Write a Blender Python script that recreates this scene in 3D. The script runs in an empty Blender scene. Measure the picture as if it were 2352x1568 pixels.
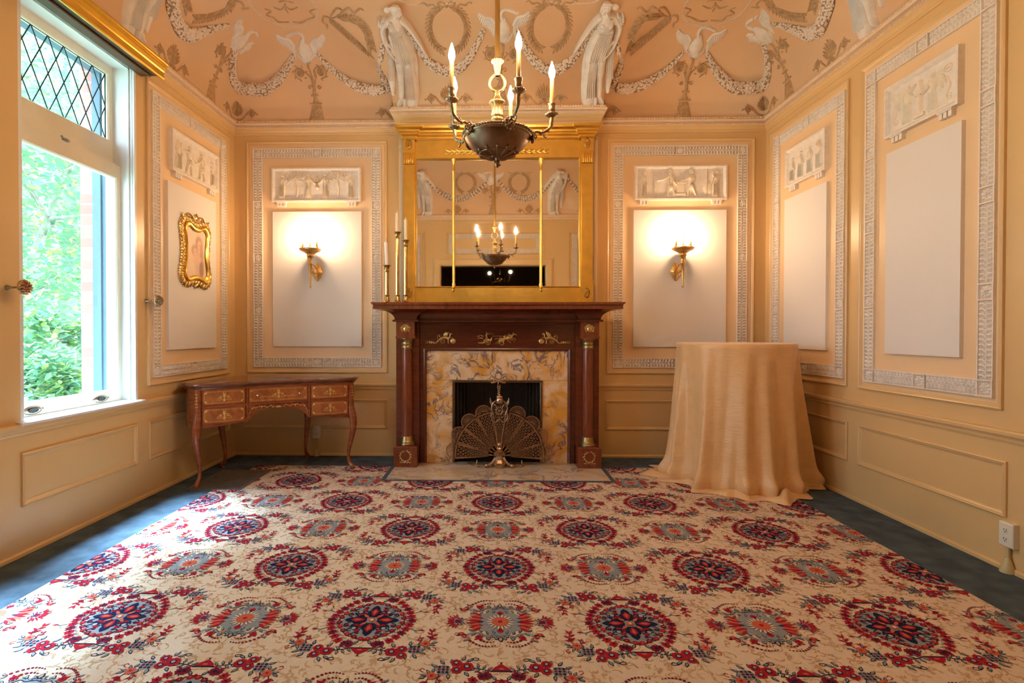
import bpy, math, random
from mathutils import Vector, Matrix
from mathutils.bvhtree import BVHTree
C = bpy.context.scene.collection
PI = math.pi
random.seed(7)
sin, cos = math.sin, math.cos

# ------------------------------------------------------------------ camera model (also used to read distances off the walls)
FPX, PCX, PCY = 1200.0, 1103.58, 776.94
YAW, PITCH, ROLL = 0.0239, -0.0109, -0.0009
CAM = Vector((0, 0, 1.15))
CR = Matrix.Rotation(YAW, 3, 'Z') @ Matrix.Rotation(PITCH, 3, 'X') @ Matrix.Rotation(ROLL, 3, 'Y')
def ray(px, py):
    return (CR @ Vector(((px-PCX)/FPX, 1, (PCY-py)/FPX)))
def at(px, py, ax, v):
    d = ray(px, py); i = 'xyz'.index(ax); return CAM + d*((v-CAM[i])/d[i])

# ------------------------------------------------------------------ room
XL, XR, YB, YO = -2.423, 2.493, 4.85, 0.33
BL, BR, YF = -0.85, 0.93, 4.575
ZC = 3.10; RC = 0.70

# ------------------------------------------------------------------ materials
def mat(name, col, rough=.5, metal=0, var=.0, vs=8, bump=0, bs=40, coat=0, spec=.5, col2=None, sheen=0):
    m = bpy.data.materials.new(name); m.use_nodes = True
    n = m.node_tree.nodes; l = m.node_tree.links; b = n['Principled BSDF']
    b.inputs['Base Color'].default_value = (*col, 1); b.inputs['Roughness'].default_value = rough
    b.inputs['Metallic'].default_value = metal; b.inputs['Coat Weight'].default_value = coat
    b.inputs['Specular IOR Level'].default_value = spec; b.inputs['Sheen Weight'].default_value = sheen
    tc = n.new('ShaderNodeTexCoord')
    if var or col2:
        t = n.new('ShaderNodeTexNoise'); t.inputs['Scale'].default_value = vs; t.inputs['Detail'].default_value = 5
        r = n.new('ShaderNodeValToRGB'); c2 = col2 or tuple(c*(1-var) for c in col)
        r.color_ramp.elements[0].position = .35; r.color_ramp.elements[1].position = .65
        r.color_ramp.elements[0].color = (*c2, 1); r.color_ramp.elements[1].color = (*col, 1)
        l.new(tc.outputs['Object'], t.inputs['Vector']); l.new(t.outputs['Fac'], r.inputs['Fac']); l.new(r.outputs['Color'], b.inputs['Base Color'])
    if bump:
        t2 = n.new('ShaderNodeTexNoise'); t2.inputs['Scale'].default_value = bs; t2.inputs['Detail'].default_value = 4
        bp = n.new('ShaderNodeBump'); bp.inputs['Strength'].default_value = bump; bp.inputs['Distance'].default_value = .01
        l.new(tc.outputs['Object'], t2.inputs['Vector']); l.new(t2.outputs['Fac'], bp.inputs['Height']); l.new(bp.outputs['Normal'], b.inputs['Normal'])
    return m
def nodes(m): return m.node_tree.nodes, m.node_tree.links, m.node_tree.nodes['Principled BSDF']
def emis(name, col, s):
    m = mat(name, col); n, l, b = nodes(m)
    b.inputs['Emission Color'].default_value = (*col, 1); b.inputs['Emission Strength'].default_value = s; return m
M = {}
M['wall'] = mat('wall_paint', (.76, .51, .24), .32, var=.03, vs=3, bump=.04, bs=25)
M['field'] = mat('panel_paint', (.88, .62, .37), .42, var=.03, vs=3, bump=.05, bs=30)
M['plaster'] = mat('plaster_white', (.88, .80, .72), .6, var=.10, vs=30, bump=.1, bs=80)
M['bandback'] = mat('plaster_ground', (.72, .56, .42), .6, var=.12, vs=30)
M['board'] = mat('canvas_board', (.82, .765, .72), .55, bump=.12, bs=300)
M['ceil'] = mat('ceiling_paint', (.80, .51, .29), .6, var=.06, vs=2.5, bump=.05, bs=20)
M['glaze'] = mat('brown_glaze', (.60, .38, .20), .6, var=.3, vs=40)
M['garland'] = mat('garland_plaster', (.86, .74, .64), .6, var=.12, vs=60)
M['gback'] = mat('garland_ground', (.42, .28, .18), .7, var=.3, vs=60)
M['statue'] = mat('statue_plaster', (.87, .79, .72), .55, var=.12, vs=15, bump=.08, bs=60)
M['gold'] = mat('gold_leaf', (.96, .64, .15), .30, 1, var=.12, vs=12, bump=.05, bs=60)
M['goldp'] = mat('gold_pelmet', (.95, .60, .10), .26, 1, var=.10, vs=6)
M['ormolu'] = mat('gilt_bronze', (.85, .58, .22), .32, 1, var=.25, vs=60)
M['brass'] = mat('old_brass', (.60, .40, .15), .24, 1, var=.3, vs=30)
M['brassd'] = mat('antique_brass', (.42, .30, .18), .34, 1, var=.35, vs=50)
M['bronze'] = mat('dark_bronze', (.30, .19, .11), .34, 1, var=.25, vs=20)
M['sconce'] = mat('sconce_gilt', (.80, .52, .20), .35, 1, var=.15, vs=20)
M['dark'] = mat('dark_interior', (.03, .022, .018), .8)
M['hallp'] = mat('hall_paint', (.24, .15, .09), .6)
M['candle'] = mat('candle_wax', (.93, .70, .45), .45); nodes(M['candle'])[2].inputs['Subsurface Weight'].default_value = .3
M['candlep'] = mat('candle_wax_pale', (.93, .78, .68), .45)
M['sleeve'] = mat('candle_sleeve', (.50, .30, .10), .4)
M['bulb'] = emis('bulb_glow', (1, .70, .43), 300)
M['sbulb'] = emis('sconce_bulb_glow', (1, .68, .39), 150)
M['white'] = mat('white_gloss_paint', (.82, .83, .83), .25, var=.04, vs=6)
M['sash'] = mat('sash_paint', (.80, .72, .56), .35, var=.06, vs=8)
M['lead'] = mat('lead_came', (.03, .05, .06), .45, .6)
M['blueframe'] = mat('blue_grey_paint', (.10, .16, .22), .5)
M['outlet'] = mat('ivory_plastic', (.80, .74, .62), .35)
M['slot'] = mat('slot_black', (.02, .015, .01), .6)
M['cord'] = mat('painted_conduit', (.62, .50, .25), .45)
M['iron'] = mat('grille_iron', (.32, .30, .29), .45, .7, var=.3, vs=40)
M['blue'] = mat('blue_carpet', (.105, .145, .185), .95, col2=(.062, .085, .112), vs=9, bump=.4, bs=350, spec=.15)
M['cream'] = mat('rug_cream', (.86, .68, .52), .95, var=.06, vs=60, bump=.5, bs=500, spec=.1)
for k, c in dict(red=(.42, .014, .030), navy=(.012, .020, .055), grey=(.30, .31, .33), coral=(.60, .13, .075), tan=(.60, .36, .20), wine=(.20, .012, .035), pale=(.42, .42, .42)).items():
    M['r_'+k] = mat('rug_'+k, c, .95, var=.1, vs=200, spec=.1)
# mahogany
def wood(name, c1, c2, sc=(1, 1, 14), rough=.22, rot=None):
    m = mat(name, c1, rough, coat=.35); n, l, b = nodes(m)
    tc = n.new('ShaderNodeTexCoord'); mp = n.new('ShaderNodeMapping'); mp.inputs['Scale'].default_value = sc
    t = n.new('ShaderNodeTexNoise'); t.inputs['Scale'].default_value = 2.2; t.inputs['Detail'].default_value = 8; t.inputs['Distortion'].default_value = 1.2
    r = n.new('ShaderNodeValToRGB'); r.color_ramp.elements[0].position = .3; r.color_ramp.elements[1].position = .7
    r.color_ramp.elements[0].color = (*c2, 1); r.color_ramp.elements[1].color = (*c1, 1)
    l.new(tc.outputs['Object'], mp.inputs['Vector']); l.new(mp.outputs[0], t.inputs['Vector']); l.new(t.outputs['Fac'], r.inputs['Fac']); l.new(r.outputs['Color'], b.inputs['Base Color'])
    b.inputs['Coat Roughness'].default_value = .12
    return m
M['mahog'] = wood('mahogany', (.17, .036, .014), (.10, .020, .008), (2, 2, 9))
M['mahogh'] = wood('mahogany_rail', (.25, .058, .020), (.15, .032, .012), (9, 4, 2))
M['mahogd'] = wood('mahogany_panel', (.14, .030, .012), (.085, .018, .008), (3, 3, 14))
M['desk'] = wood('desk_mahogany', (.36, .095, .034), (.21, .050, .018), (3, 3, 12), .2)
M['deskdr'] = wood('desk_veneer', (.46, .15, .048), (.29, .085, .026), (9, 9, 5), .2)
M['inlay'] = mat('boxwood_inlay', (.78, .42, .10), .3, var=.2, vs=60)
def marble(name, c1, c2, vein, vs, vscale):
    m = mat(name, c1, .12); n, l, b = nodes(m)
    tc = n.new('ShaderNodeTexCoord')
    t = n.new('ShaderNodeTexNoise'); t.inputs['Scale'].default_value = 4.5; t.inputs['Detail'].default_value = 6; t.inputs['Distortion'].default_value = 1.5
    r = n.new('ShaderNodeValToRGB'); r.color_ramp.elements[0].position = .38; r.color_ramp.elements[1].position = .60
    r.color_ramp.elements[0].color = (*c2, 1); r.color_ramp.elements[1].color = (*c1, 1)
    v = n.new('ShaderNodeTexNoise'); v.inputs['Scale'].default_value = vscale; v.inputs['Detail'].default_value = 9; v.inputs['Roughness'].default_value = .62; v.inputs['Distortion'].default_value = .9
    a = n.new('ShaderNodeMath'); a.operation = 'SUBTRACT'; a.inputs[1].default_value = .5
    ab = n.new('ShaderNodeMath'); ab.operation = 'ABSOLUTE'
    r2 = n.new('ShaderNodeValToRGB'); r2.color_ramp.elements[0].position = 0; r2.color_ramp.elements[0].color = (vs, vs, vs, 1); r2.color_ramp.elements[1].position = .034; r2.color_ramp.elements[1].color = (0, 0, 0, 1)
    v2 = n.new('ShaderNodeTexNoise'); v2.inputs['Scale'].default_value = 2.6; v2.inputs['Detail'].default_value = 3
    r3 = n.new('ShaderNodeValToRGB'); r3.color_ramp.elements[0].position = .40; r3.color_ramp.elements[1].position = .52
    mu = n.new('ShaderNodeMath'); mu.operation = 'MULTIPLY'
    mx = n.new('ShaderNodeMix'); mx.data_type = 'RGBA'; mx.inputs['B'].default_value = (*vein, 1)
    l.new(tc.outputs['Object'], t.inputs['Vector']); l.new(tc.outputs['Object'], v.inputs['Vector']); l.new(tc.outputs['Object'], v2.inputs['Vector'])
    l.new(t.outputs['Fac'], r.inputs['Fac']); l.new(v.outputs['Fac'], a.inputs[0]); l.new(a.outputs[0], ab.inputs[0]); l.new(ab.outputs[0], r2.inputs['Fac'])
    l.new(v2.outputs['Fac'], r3.inputs['Fac']); l.new(r2.outputs['Color'], mu.inputs[0]); l.new(r3.outputs['Color'], mu.inputs[1])
    l.new(r.outputs['Color'], mx.inputs['A']); l.new(mu.outputs[0], mx.inputs['Factor']); l.new(mx.outputs['Result'], b.inputs['Base Color'])
    return m
M['marble'] = marble('siena_marble', (.84, .60, .38), (.76, .36, .06), (.12, .11, .16), 1.0, 5.5)
M['hearth'] = marble('hearth_marble', (.74, .60, .48), (.70, .48, .26), (.22, .18, .20), .8, 4)
M['mirror'] = mat('mirror_glass', (.90, .88, .84), .02, 1)
# glass pane: see-through with a faint reflection
def pane(name):
    m = bpy.data.materials.new(name); m.use_nodes = True; n = m.node_tree.nodes; l = m.node_tree.links
    n.remove(n['Principled BSDF']); o = n['Material Output']
    t = n.new('ShaderNodeBsdfTransparent'); t.inputs['Color'].default_value = (.93, .97, .97, 1)
    g = n.new('ShaderNodeBsdfGlossy'); g.inputs['Roughness'].default_value = .02
    mx = n.new('ShaderNodeMixShader'); mx.inputs[0].default_value = .05
    l.new(t.outputs[0], mx.inputs[1]); l.new(g.outputs[0], mx.inputs[2]); l.new(mx.outputs[0], o.inputs[0]); return m
M['glass'] = pane('window_glass')
# foliage
def leafm(name, c):
    m = mat(name, c, .45); n, l, b = nodes(m)
    tr = n.new('ShaderNodeBsdfTranslucent'); tr.inputs['Color'].default_value = (c[0]*1.3, c[1]*1.2, c[2]*.8, 1)
    mx = n.new('ShaderNodeMixShader'); mx.inputs[0].default_value = .45; o = n['Material Output']
    l.new(b.outputs[0], mx.inputs[1]); l.new(tr.outputs[0], mx.inputs[2]); l.new(mx.outputs[0], o.inputs[0]); return m
M['leaf'] = leafm('leaf_green', (.20, .40, .24)); M['leaf2'] = leafm('leaf_teal', (.16, .34, .28)); M['leaf3'] = leafm('leaf_lime', (.42, .56, .22))
M['bark'] = mat('tree_bark', (.42, .42, .36), .8, var=.4, vs=10)
M['ground'] = mat('garden_soil', (.30, .33, .22), .95, var=.3, vs=2)
def brickm():
    m = mat('brick', (.5, .25, .2), .85); n, l, b = nodes(m)
    tc = n.new('ShaderNodeTexCoord'); mp = n.new('ShaderNodeMapping'); mp.inputs['Rotation'].default_value = (PI/2, 0, 0)
    t = n.new('ShaderNodeTexBrick'); t.inputs['Color1'].default_value = (.42, .16, .13, 1); t.inputs['Color2'].default_value = (.52, .22, .17, 1); t.inputs['Mortar'].default_value = (.45, .42, .40, 1)
    t.inputs['Scale'].default_value = 1; t.inputs['Brick Width'].default_value = .21; t.inputs['Row Height'].default_value = .075; t.inputs['Mortar Size'].default_value = .006
    l.new(tc.outputs['Object'], mp.inputs['Vector']); l.new(mp.outputs[0], t.inputs['Vector']); l.new(t.outputs['Color'], b.inputs['Base Color']); return m
M['brick'] = brickm()

# ------------------------------------------------------------------ geometry collector
def cr(pts, n=6, closed=False):
    """Catmull-Rom through pts (Vectors)"""
    P = [Vector(p) for p in pts]
    if len(P) < 3 and not closed: 
        return [P[0].lerp(P[-1], i/n) for i in range(n+1)]
    out = []; N = len(P); rng = N if closed else N-1
    for i in range(rng):
        if closed: a, b, c, d = P[(i-1) % N], P[i], P[(i+1) % N], P[(i+2) % N]
        else: a, b, c, d = P[max(i-1, 0)], P[i], P[i+1], P[min(i+2, N-1)]
        for k in range(n):
            t = k/n
            out.append(.5*((2*b)+(c-a)*t+(2*a-5*b+4*c-d)*t*t+(3*b-a-3*c+d)*t**3))
    if not closed: out.append(P[-1].copy())
    return out
def lerpw(w, t):
    if callable(w): return w(t)
    if not hasattr(w, '__len__'): return w
    x = t*(len(w)-1); i = min(int(x), len(w)-2); return w[i]+(w[i+1]-w[i])*(x-i)
class G:
    def __init__(s): s.v = []; s.f = []; s.mi = []; s.cur = 0; s.sm = []; s.smooth = True
    def add(s, vs, fs, smooth=None):
        o = len(s.v); s.v += [tuple(v) for v in vs]; s.f += [tuple(i+o for i in f) for f in fs]
        s.mi += [s.cur]*len(fs); s.sm += [s.smooth if smooth is None else smooth]*len(fs)
    def box(s, a, b):
        (x0, y0, z0), (x1, y1, z1) = [min(p, q) for p, q in zip(a, b)], [max(p, q) for p, q in zip(a, b)]
        s.add([(x0,y0,z0),(x1,y0,z0),(x1,y1,z0),(x0,y1,z0),(x0,y0,z1),(x1,y0,z1),(x1,y1,z1),(x0,y1,z1)],
              [(0,3,2,1),(4,5,6,7),(0,1,5,4),(1,2,6,5),(2,3,7,6),(3,0,4,7)], False)
    def hexa(s, P):  # 8 points, bottom ring then top ring
        s.add(P, [(0,3,2,1),(4,5,6,7),(0,1,5,4),(1,2,6,5),(2,3,7,6),(3,0,4,7)], False)
    def quad(s, *P): s.add(P, [tuple(range(len(P)))], False)
    def prism(s, poly, z0, z1, ax='z', smooth=False):
        n = len(poly)
        def mk(p, z):
            return {'z': (p[0], p[1], z), 'y': (p[0], z, p[1]), 'x': (z, p[0], p[1])}[ax]
        vs = [mk(p, z0) for p in poly]+[mk(p, z1) for p in poly]
        s.add(vs, [tuple(range(n))[::-1], tuple(range(n, 2*n))], False)
        s.add(vs, [(i, (i+1) % n, n+(i+1) % n, n+i) for i in range(n)], smooth)
    def lathe(s, prof, c=(0, 0, 0), ax=(0, 0, 1), seg=24, smooth=True, wob=None, a0=0, a1=2*PI):
        """prof: (r, z) along axis"""
        A = Vector(ax).normalized(); U = A.orthogonal().normalized()
        if abs(A.z) > .99: U = Vector((1, 0, 0))
        V = A.cross(U); c = Vector(c); full = abs(a1-a0-2*PI) < 1e-6; n = seg if full else seg+1
        vs = []
        for r, z in prof:
            for k in range(n):
                t = a0+(a1-a0)*k/seg; rr = r*(wob(t, z) if wob else 1)
                vs.append(c+A*z+(U*cos(t)+V*sin(t))*rr)
        fs = []
        for i in range(len(prof)-1):
            for k in range(seg):
                k2 = (k+1) % n if full else k+1
                fs.append((i*n+k, i*n+k2, (i+1)*n+k2, (i+1)*n+k))
        s.add(vs, fs, smooth)
    def tube(s, pts, r, seg=8, closed=False, smooth=True, caps=True, flat=1.0, upv=None):
        P = [Vector(p) for p in pts]; N = len(P); vs = []; up = None
        for i in range(N):
            a = P[(i-1) % N] if closed else P[max(i-1, 0)]; b = P[(i+1) % N] if closed else P[min(i+1, N-1)]
            T = (b-a).normalized()
            if upv is not None: up = Vector(upv)-T*T.dot(Vector(upv)); up.normalize()
            elif up is None: up = T.orthogonal().normalized()
            else: up = (up-T*up.dot(T)); up = up.normalized() if up.length > 1e-6 else T.orthogonal().normalized()
            S = T.cross(up); rr = lerpw(r, i/max(N-1, 1))
            for k in range(seg):
                t = 2*PI*k/seg; vs.append(P[i]+(up*cos(t)*flat+S*sin(t))*rr)
        fs = []
        for i in range(N if closed else N-1):
            j = (i+1) % N
            for k in range(seg): fs.append((i*seg+k, j*seg+k, j*seg+(k+1) % seg, i*seg+(k+1) % seg))
        s.add(vs, fs, smooth)
        if caps and not closed: s.add([vs[k] for k in range(seg)], [tuple(range(seg))], False); s.add([vs[(N-1)*seg+k] for k in range(seg)], [tuple(range(seg))[::-1]], False)
    def ball(s, c, r, seg=8, rings=5, sc=(1, 1, 1), R=None):
        c = Vector(c); vs = []; fs = []
        for i in range(rings+1):
            p = PI*i/rings
            for k in range(seg):
                t = 2*PI*k/seg; v = Vector((sin(p)*cos(t)*sc[0], sin(p)*sin(t)*sc[1], cos(p)*sc[2]))*r
                if R is not None: v = R @ v
                vs.append(c+v)
        for i in range(rings):
            for k in range(seg): fs.append((i*seg+k, (i+1)*seg+k, (i+1)*seg+(k+1) % seg, i*seg+(k+1) % seg))
        s.add(vs, fs, True)
    # ---- relief: raised shapes lying on a surface
    def stroke3(s, P, N, w, h, m=5, end=True, rd=False):
        if rd:      # rounded ends
            n = len(P); W = [lerpw(w, i/(n-1)) for i in range(n)]; H = [lerpw(h, i/(n-1)) for i in range(n)]; D0 = (P[0]-P[1]).normalized(); D1 = (P[-1]-P[-2]).normalized()
            a = [(.87, .25), (.55, .41), (.12, .49)]
            P = [P[0]+D0*W[0]*e for _, e in a[::-1]]+P+[P[-1]+D1*W[-1]*e for _, e in a]; N = [N[0]]*3+N+[N[-1]]*3
            W = [W[0]*k for k, _ in a[::-1]]+W+[W[-1]*k for k, _ in a]; H = [H[0]*k for k, _ in a[::-1]]+H+[H[-1]*k for k, _ in a]; w = W; h = H
        """P points, N normals, w full width, h height; half-round section"""
        n = len(P); vs = []; fs = []
        for i in range(n):
            T = (P[min(i+1, n-1)]-P[max(i-1, 0)]).normalized(); S = T.cross(N[i]).normalized()
            t = i/(n-1); ww = lerpw(w, t)/2; hh = lerpw(h, t)
            for k in range(m):
                a = -1+2*k/(m-1); vs.append(P[i]+S*(a*ww)+N[i]*(hh*math.sqrt(max(0, 1-a*a))))
        for i in range(n-1):
            for k in range(m-1): fs.append((i*m+k, i*m+k+1, (i+1)*m+k+1, (i+1)*m+k))
        s.add(vs, fs, True)
        if end and m > 2: s.add(vs[:m], [tuple(range(m))[::-1]], False); s.add(vs[-m:], [tuple(range(m))], False)
    def blob3(s, P, N, T, ra, rb, h, seg=8, rings=2):
        T = (T-N*T.dot(N)).normalized(); S = N.cross(T); vs = []; fs = []
        for i in range(rings):
            q = i/rings*PI/2
            for k in range(seg):
                t = 2*PI*k/seg; vs.append(P+(T*cos(t)*ra+S*sin(t)*rb)*cos(q)+N*h*sin(q))
        vs.append(P+N*h)
        for i in range(rings-1):
            for k in range(seg): fs.append((i*seg+k, i*seg+(k+1) % seg, (i+1)*seg+(k+1) % seg, (i+1)*seg+k))
        b = (rings-1)*seg
        for k in range(seg): fs.append((b+k, b+(k+1) % seg, rings*seg))
        s.add(vs, fs, True)
class Rel:
    """relief drawn on a surface given by mp(u, v) -> (point, normal)"""
    def __init__(s, g, mp, ou=0, ov=0, sc=1, fl=1, lift=0, rot=0):
        s.g = g; s.mp = mp; s.ou = ou; s.ov = ov; s.sc = sc; s.fl = fl; s.lift = lift; s.rot = rot
    def sub(s, du=0, dv=0, sc=1, fl=1, rot=0):
        p = s.uv(du, dv); r = Rel(s.g, s.mp, p[0], p[1], s.sc*sc, s.fl*fl, s.lift, s.rot+rot*s.fl); return r
    def uv(s, u, v):
        x, y = u*s.sc*s.fl, v*s.sc
        c_, s_ = cos(s.rot), sin(s.rot); return (s.ou+x*c_-y*s_, s.ov+x*s_+y*c_)
    def pn(s, u, v):
        p, n = s.mp(*s.uv(u, v)); n = Vector(n); return Vector(p)+n*s.lift, n
    def st(s, pts, w, h=.004, n=5, m=5, closed=False, rd=False):
        if closed: pts = list(pts)+[pts[0]]
        q = cr([(a, b, 0) for a, b in pts], n) if n > 1 else [Vector((a, b, 0)) for a, b in pts]
        X = [s.pn(p.x, p.y) for p in q]
        wl = w*s.sc if not hasattr(w, '__len__') else [i*s.sc for i in w]
        s.g.stroke3([x[0] for x in X], [x[1] for x in X], wl, h, m, rd=rd)
    def leaf(s, u, v, ang, L, W, h=.004, bend=0):
        p = [(u+L*t*cos(ang+bend*t), v+L*t*sin(ang+bend*t)) for t in (0, .35, .7, 1)]
        s.st(p, [W*.25, W, W*.85, W*.08], h, 1, 3)
    def blob(s, u, v, ra, rb=None, ang=0, h=.004, seg=8, rings=2):
        rb = rb or ra; P, N = s.pn(u, v); Q, _ = s.pn(u+cos(ang)*.01, v+sin(ang)*.01)
        s.g.blob3(P, N, Q-P, ra*s.sc, rb*s.sc, h, seg, rings)
    def spiral(s, u, v, r, a0, turns, w, h=.004, d=1, n=20):
        pts = []
        for i in range(n+1):
            t = i/n; rr = r*(1-.85*t); a = a0+d*turns*2*PI*t; pts.append((u+rr*cos(a), v+rr*sin(a)))
        s.st(pts, [w*.8, w, w, w*.6], h, 1, 4)
    def ros(s, u, v, r, n=6, h=.006):
        for i in range(n):
            a = 2*PI*i/n; s.blob(u+r*.58*cos(a), v+r*.58*sin(a), r*.42, r*.30, a, h, 6, 2)
        s.blob(u, v, r*.30, h=h*1.5, seg=8)
    def ring(s, u, v, ru, rv, w, h=.004, n=24, m=4):
        s.st([(u+ru*cos(2*PI*i/n), v+rv*sin(2*PI*i/n)) for i in range(n+1)], w, h, 1, m)
    def poly(s, pts, h=.003):
        X = [s.pn(a, b) for a, b in pts]; n = len(X); P = [x[0] for x in X]+[x[0]+x[1]*h for x in X]
        s.g.add(P, [tuple(range(n, 2*n))]+[(i, (i+1) % n, n+(i+1) % n, n+i) for i in range(n)], False)
def plane_map(o, U, V, N):
    o, U, V, N = Vector(o), Vector(U), Vector(V), Vector(N)
    return lambda u, v: (o+U*u+V*v, N)
WB = plane_map((0, YB, 0), (1, 0, 0), (0, 0, 1), (0, -1, 0))       # back wall (u = x, v = z)
WL = plane_map((XL, 0, 0), (0, 1, 0), (0, 0, 1), (1, 0, 0))        # left wall (u = y)
WR = plane_map((XR, 0, 0), (0, 1, 0), (0, 0, 1), (-1, 0, 0))       # right wall (u = y)
WF = plane_map((0, YO, 0), (1, 0, 0), (0, 0, 1), (0, 1, 0))        # wall with the doorway
def lift(mp, d):
    return lambda u, v: (Vector(mp(u, v)[0])+Vector(mp(u, v)[1])*d, mp(u, v)[1])

def build(name, g, m, parent=None, kind=None):
    if isinstance(g, list):
        pass
    me = bpy.data.meshes.new(name)
    off = Vector(parent['_w']) if parent is not None and '_w' in parent else Vector((0, 0, 0))
    me.from_pydata([(a-off.x, b-off.y, c-off.z) for a, b, c in g.v], [], g.f)
    ms = m if isinstance(m, (list, tuple)) else [m]
    for x in ms: me.materials.append(M[x])
    me.polygons.foreach_set('material_index', g.mi); me.polygons.foreach_set('use_smooth', g.sm); me.update()
    o = bpy.data.objects.new(name, me); C.objects.link(o)
    if parent is not None: o.parent = parent; o['_w'] = tuple(off)
    if kind: o['kind'] = kind
    return o
def thing(name, label, cat, loc=(0, 0, 0), group=None):
    o = bpy.data.objects.new(name, None); C.objects.link(o); o.location = loc; o.empty_display_size = .1
    o['_w'] = tuple(loc); o['label'] = label; o['category'] = cat
    if group: o['group'] = group
    return o
def tag(o, label, cat, group=None):
    o['label'] = label; o['category'] = cat
    if group: o['group'] = group
    return o
def single(name, g, m, label, cat, group=None, loc=None):
    """thing made of one mesh, its origin at loc"""
    if loc is not None:
        g.v = [(a-loc[0], b-loc[1], c-loc[2]) for a, b, c in g.v]
    o = build(name, g, m)
    if loc is not None: o.location = loc
    return tag(o, label, cat, group)
def dup(root, loc, label=None, group=None, rotz=None, sx=None):
    r = root.copy(); C.objects.link(r); r.location = loc
    if rotz is not None: r.rotation_euler = (0, 0, rotz)
    if sx is not None: r.scale = (sx, 1, 1)
    if label: r['label'] = label
    if group: r['group'] = group
    for ch in list(root.children):
        c = ch.copy(); C.objects.link(c); c.parent = r
        for g2 in ch.children:
            d = g2.copy(); C.objects.link(d); d.parent = c
    return r
def rect_ring(g, mp, u0, v0, u1, v1, prof):
    """mitred moulding round a rectangle; prof = [(inset, height)]"""
    vs = []
    for d, h in prof:
        for (u, v) in ((u0+d, v0+d), (u1-d, v0+d), (u1-d, v1-d), (u0+d, v1-d)):
            p, n = mp(u, v); vs.append(Vector(p)+Vector(n)*h)
    fs = []
    for i in range(len(prof)-1):
        for k in range(4): fs.append((i*4+k, i*4+(k+1) % 4, (i+1)*4+(k+1) % 4, (i+1)*4+k))
    g.add(vs, fs, False)
def slab(g, mp, u0, v0, u1, v1, h0, h1):
    P = []
    for h in (h0, h1):
        for (u, v) in ((u0, v0), (u1, v0), (u1, v1), (u0, v1)):
            p, n = mp(u, v); P.append(Vector(p)+Vector(n)*h)
    g.hexa(P)
SKY, EXPO = 4.2, 1.1
M['copper'] = mat('copper_petals', (.55, .26, .12), .32, 1, var=.3, vs=60)
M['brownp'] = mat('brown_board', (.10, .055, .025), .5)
M['paper'] = mat('portrait_paper', (.88, .66, .46), .5, var=.08, vs=10)
M['cast'] = mat('cast_iron', (.035, .028, .022), .4, .3, var=.3, vs=20)
M['brasss'] = mat('screen_brass', (.62, .42, .27), .32, 1, var=.25, vs=40)
M['goldd'] = mat('gold_antiqued', (.70, .42, .10), .35, 1, var=.3, vs=40)
M['brassr'] = mat('rod_brass', (.62, .42, .14), .35, 1)
M['brassl'] = mat('light_brass', (.50, .34, .15), .42, 1, var=.15, vs=40)
M['bronzel'] = mat('arm_bronze', (.34, .24, .13), .36, 1, var=.3, vs=50)
M['candlepy'] = mat('candle_wax_yellow', (.93, .74, .45), .45)
M['knob'] = mat('knob_nickel', (.85, .78, .62), .2, 1)
M['globe'] = emis('globe_glow', (1, .72, .40), 6)
M['desktop'] = wood('desk_top_polish', (.20, .060, .030), (.11, .030, .015), (3, 10, 3), .10)
M['satin'] = mat('gold_satin', (.85, .51, .23), .36, 0, var=.06, vs=14, sheen=.3)
def crinkle():
    n, l, b = nodes(M['satin']); tc = n.new('ShaderNodeTexCoord'); mp = n.new('ShaderNodeMapping'); mp.inputs['Scale'].default_value = (10, 10, 60)
    t = n.new('ShaderNodeTexNoise'); t.inputs['Scale'].default_value = 1.6; t.inputs['Detail'].default_value = 6; t.inputs['Distortion'].default_value = 1.0
    bp = n.new('ShaderNodeBump'); bp.inputs['Strength'].default_value = .55; bp.inputs['Distance'].default_value = .006
    l.new(tc.outputs['Object'], mp.inputs[0]); l.new(mp.outputs[0], t.inputs['Vector']); l.new(t.outputs['Fac'], bp.inputs['Height']); l.new(bp.outputs['Normal'], b.inputs['Normal'])
crinkle()
M['brassc'] = mat('column_brass', (.46, .32, .14), .34, 1, var=.3, vs=30)
M['cornice'] = mat('cornice_paint', (.88, .68, .49), .5, var=.06, vs=20)
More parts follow.
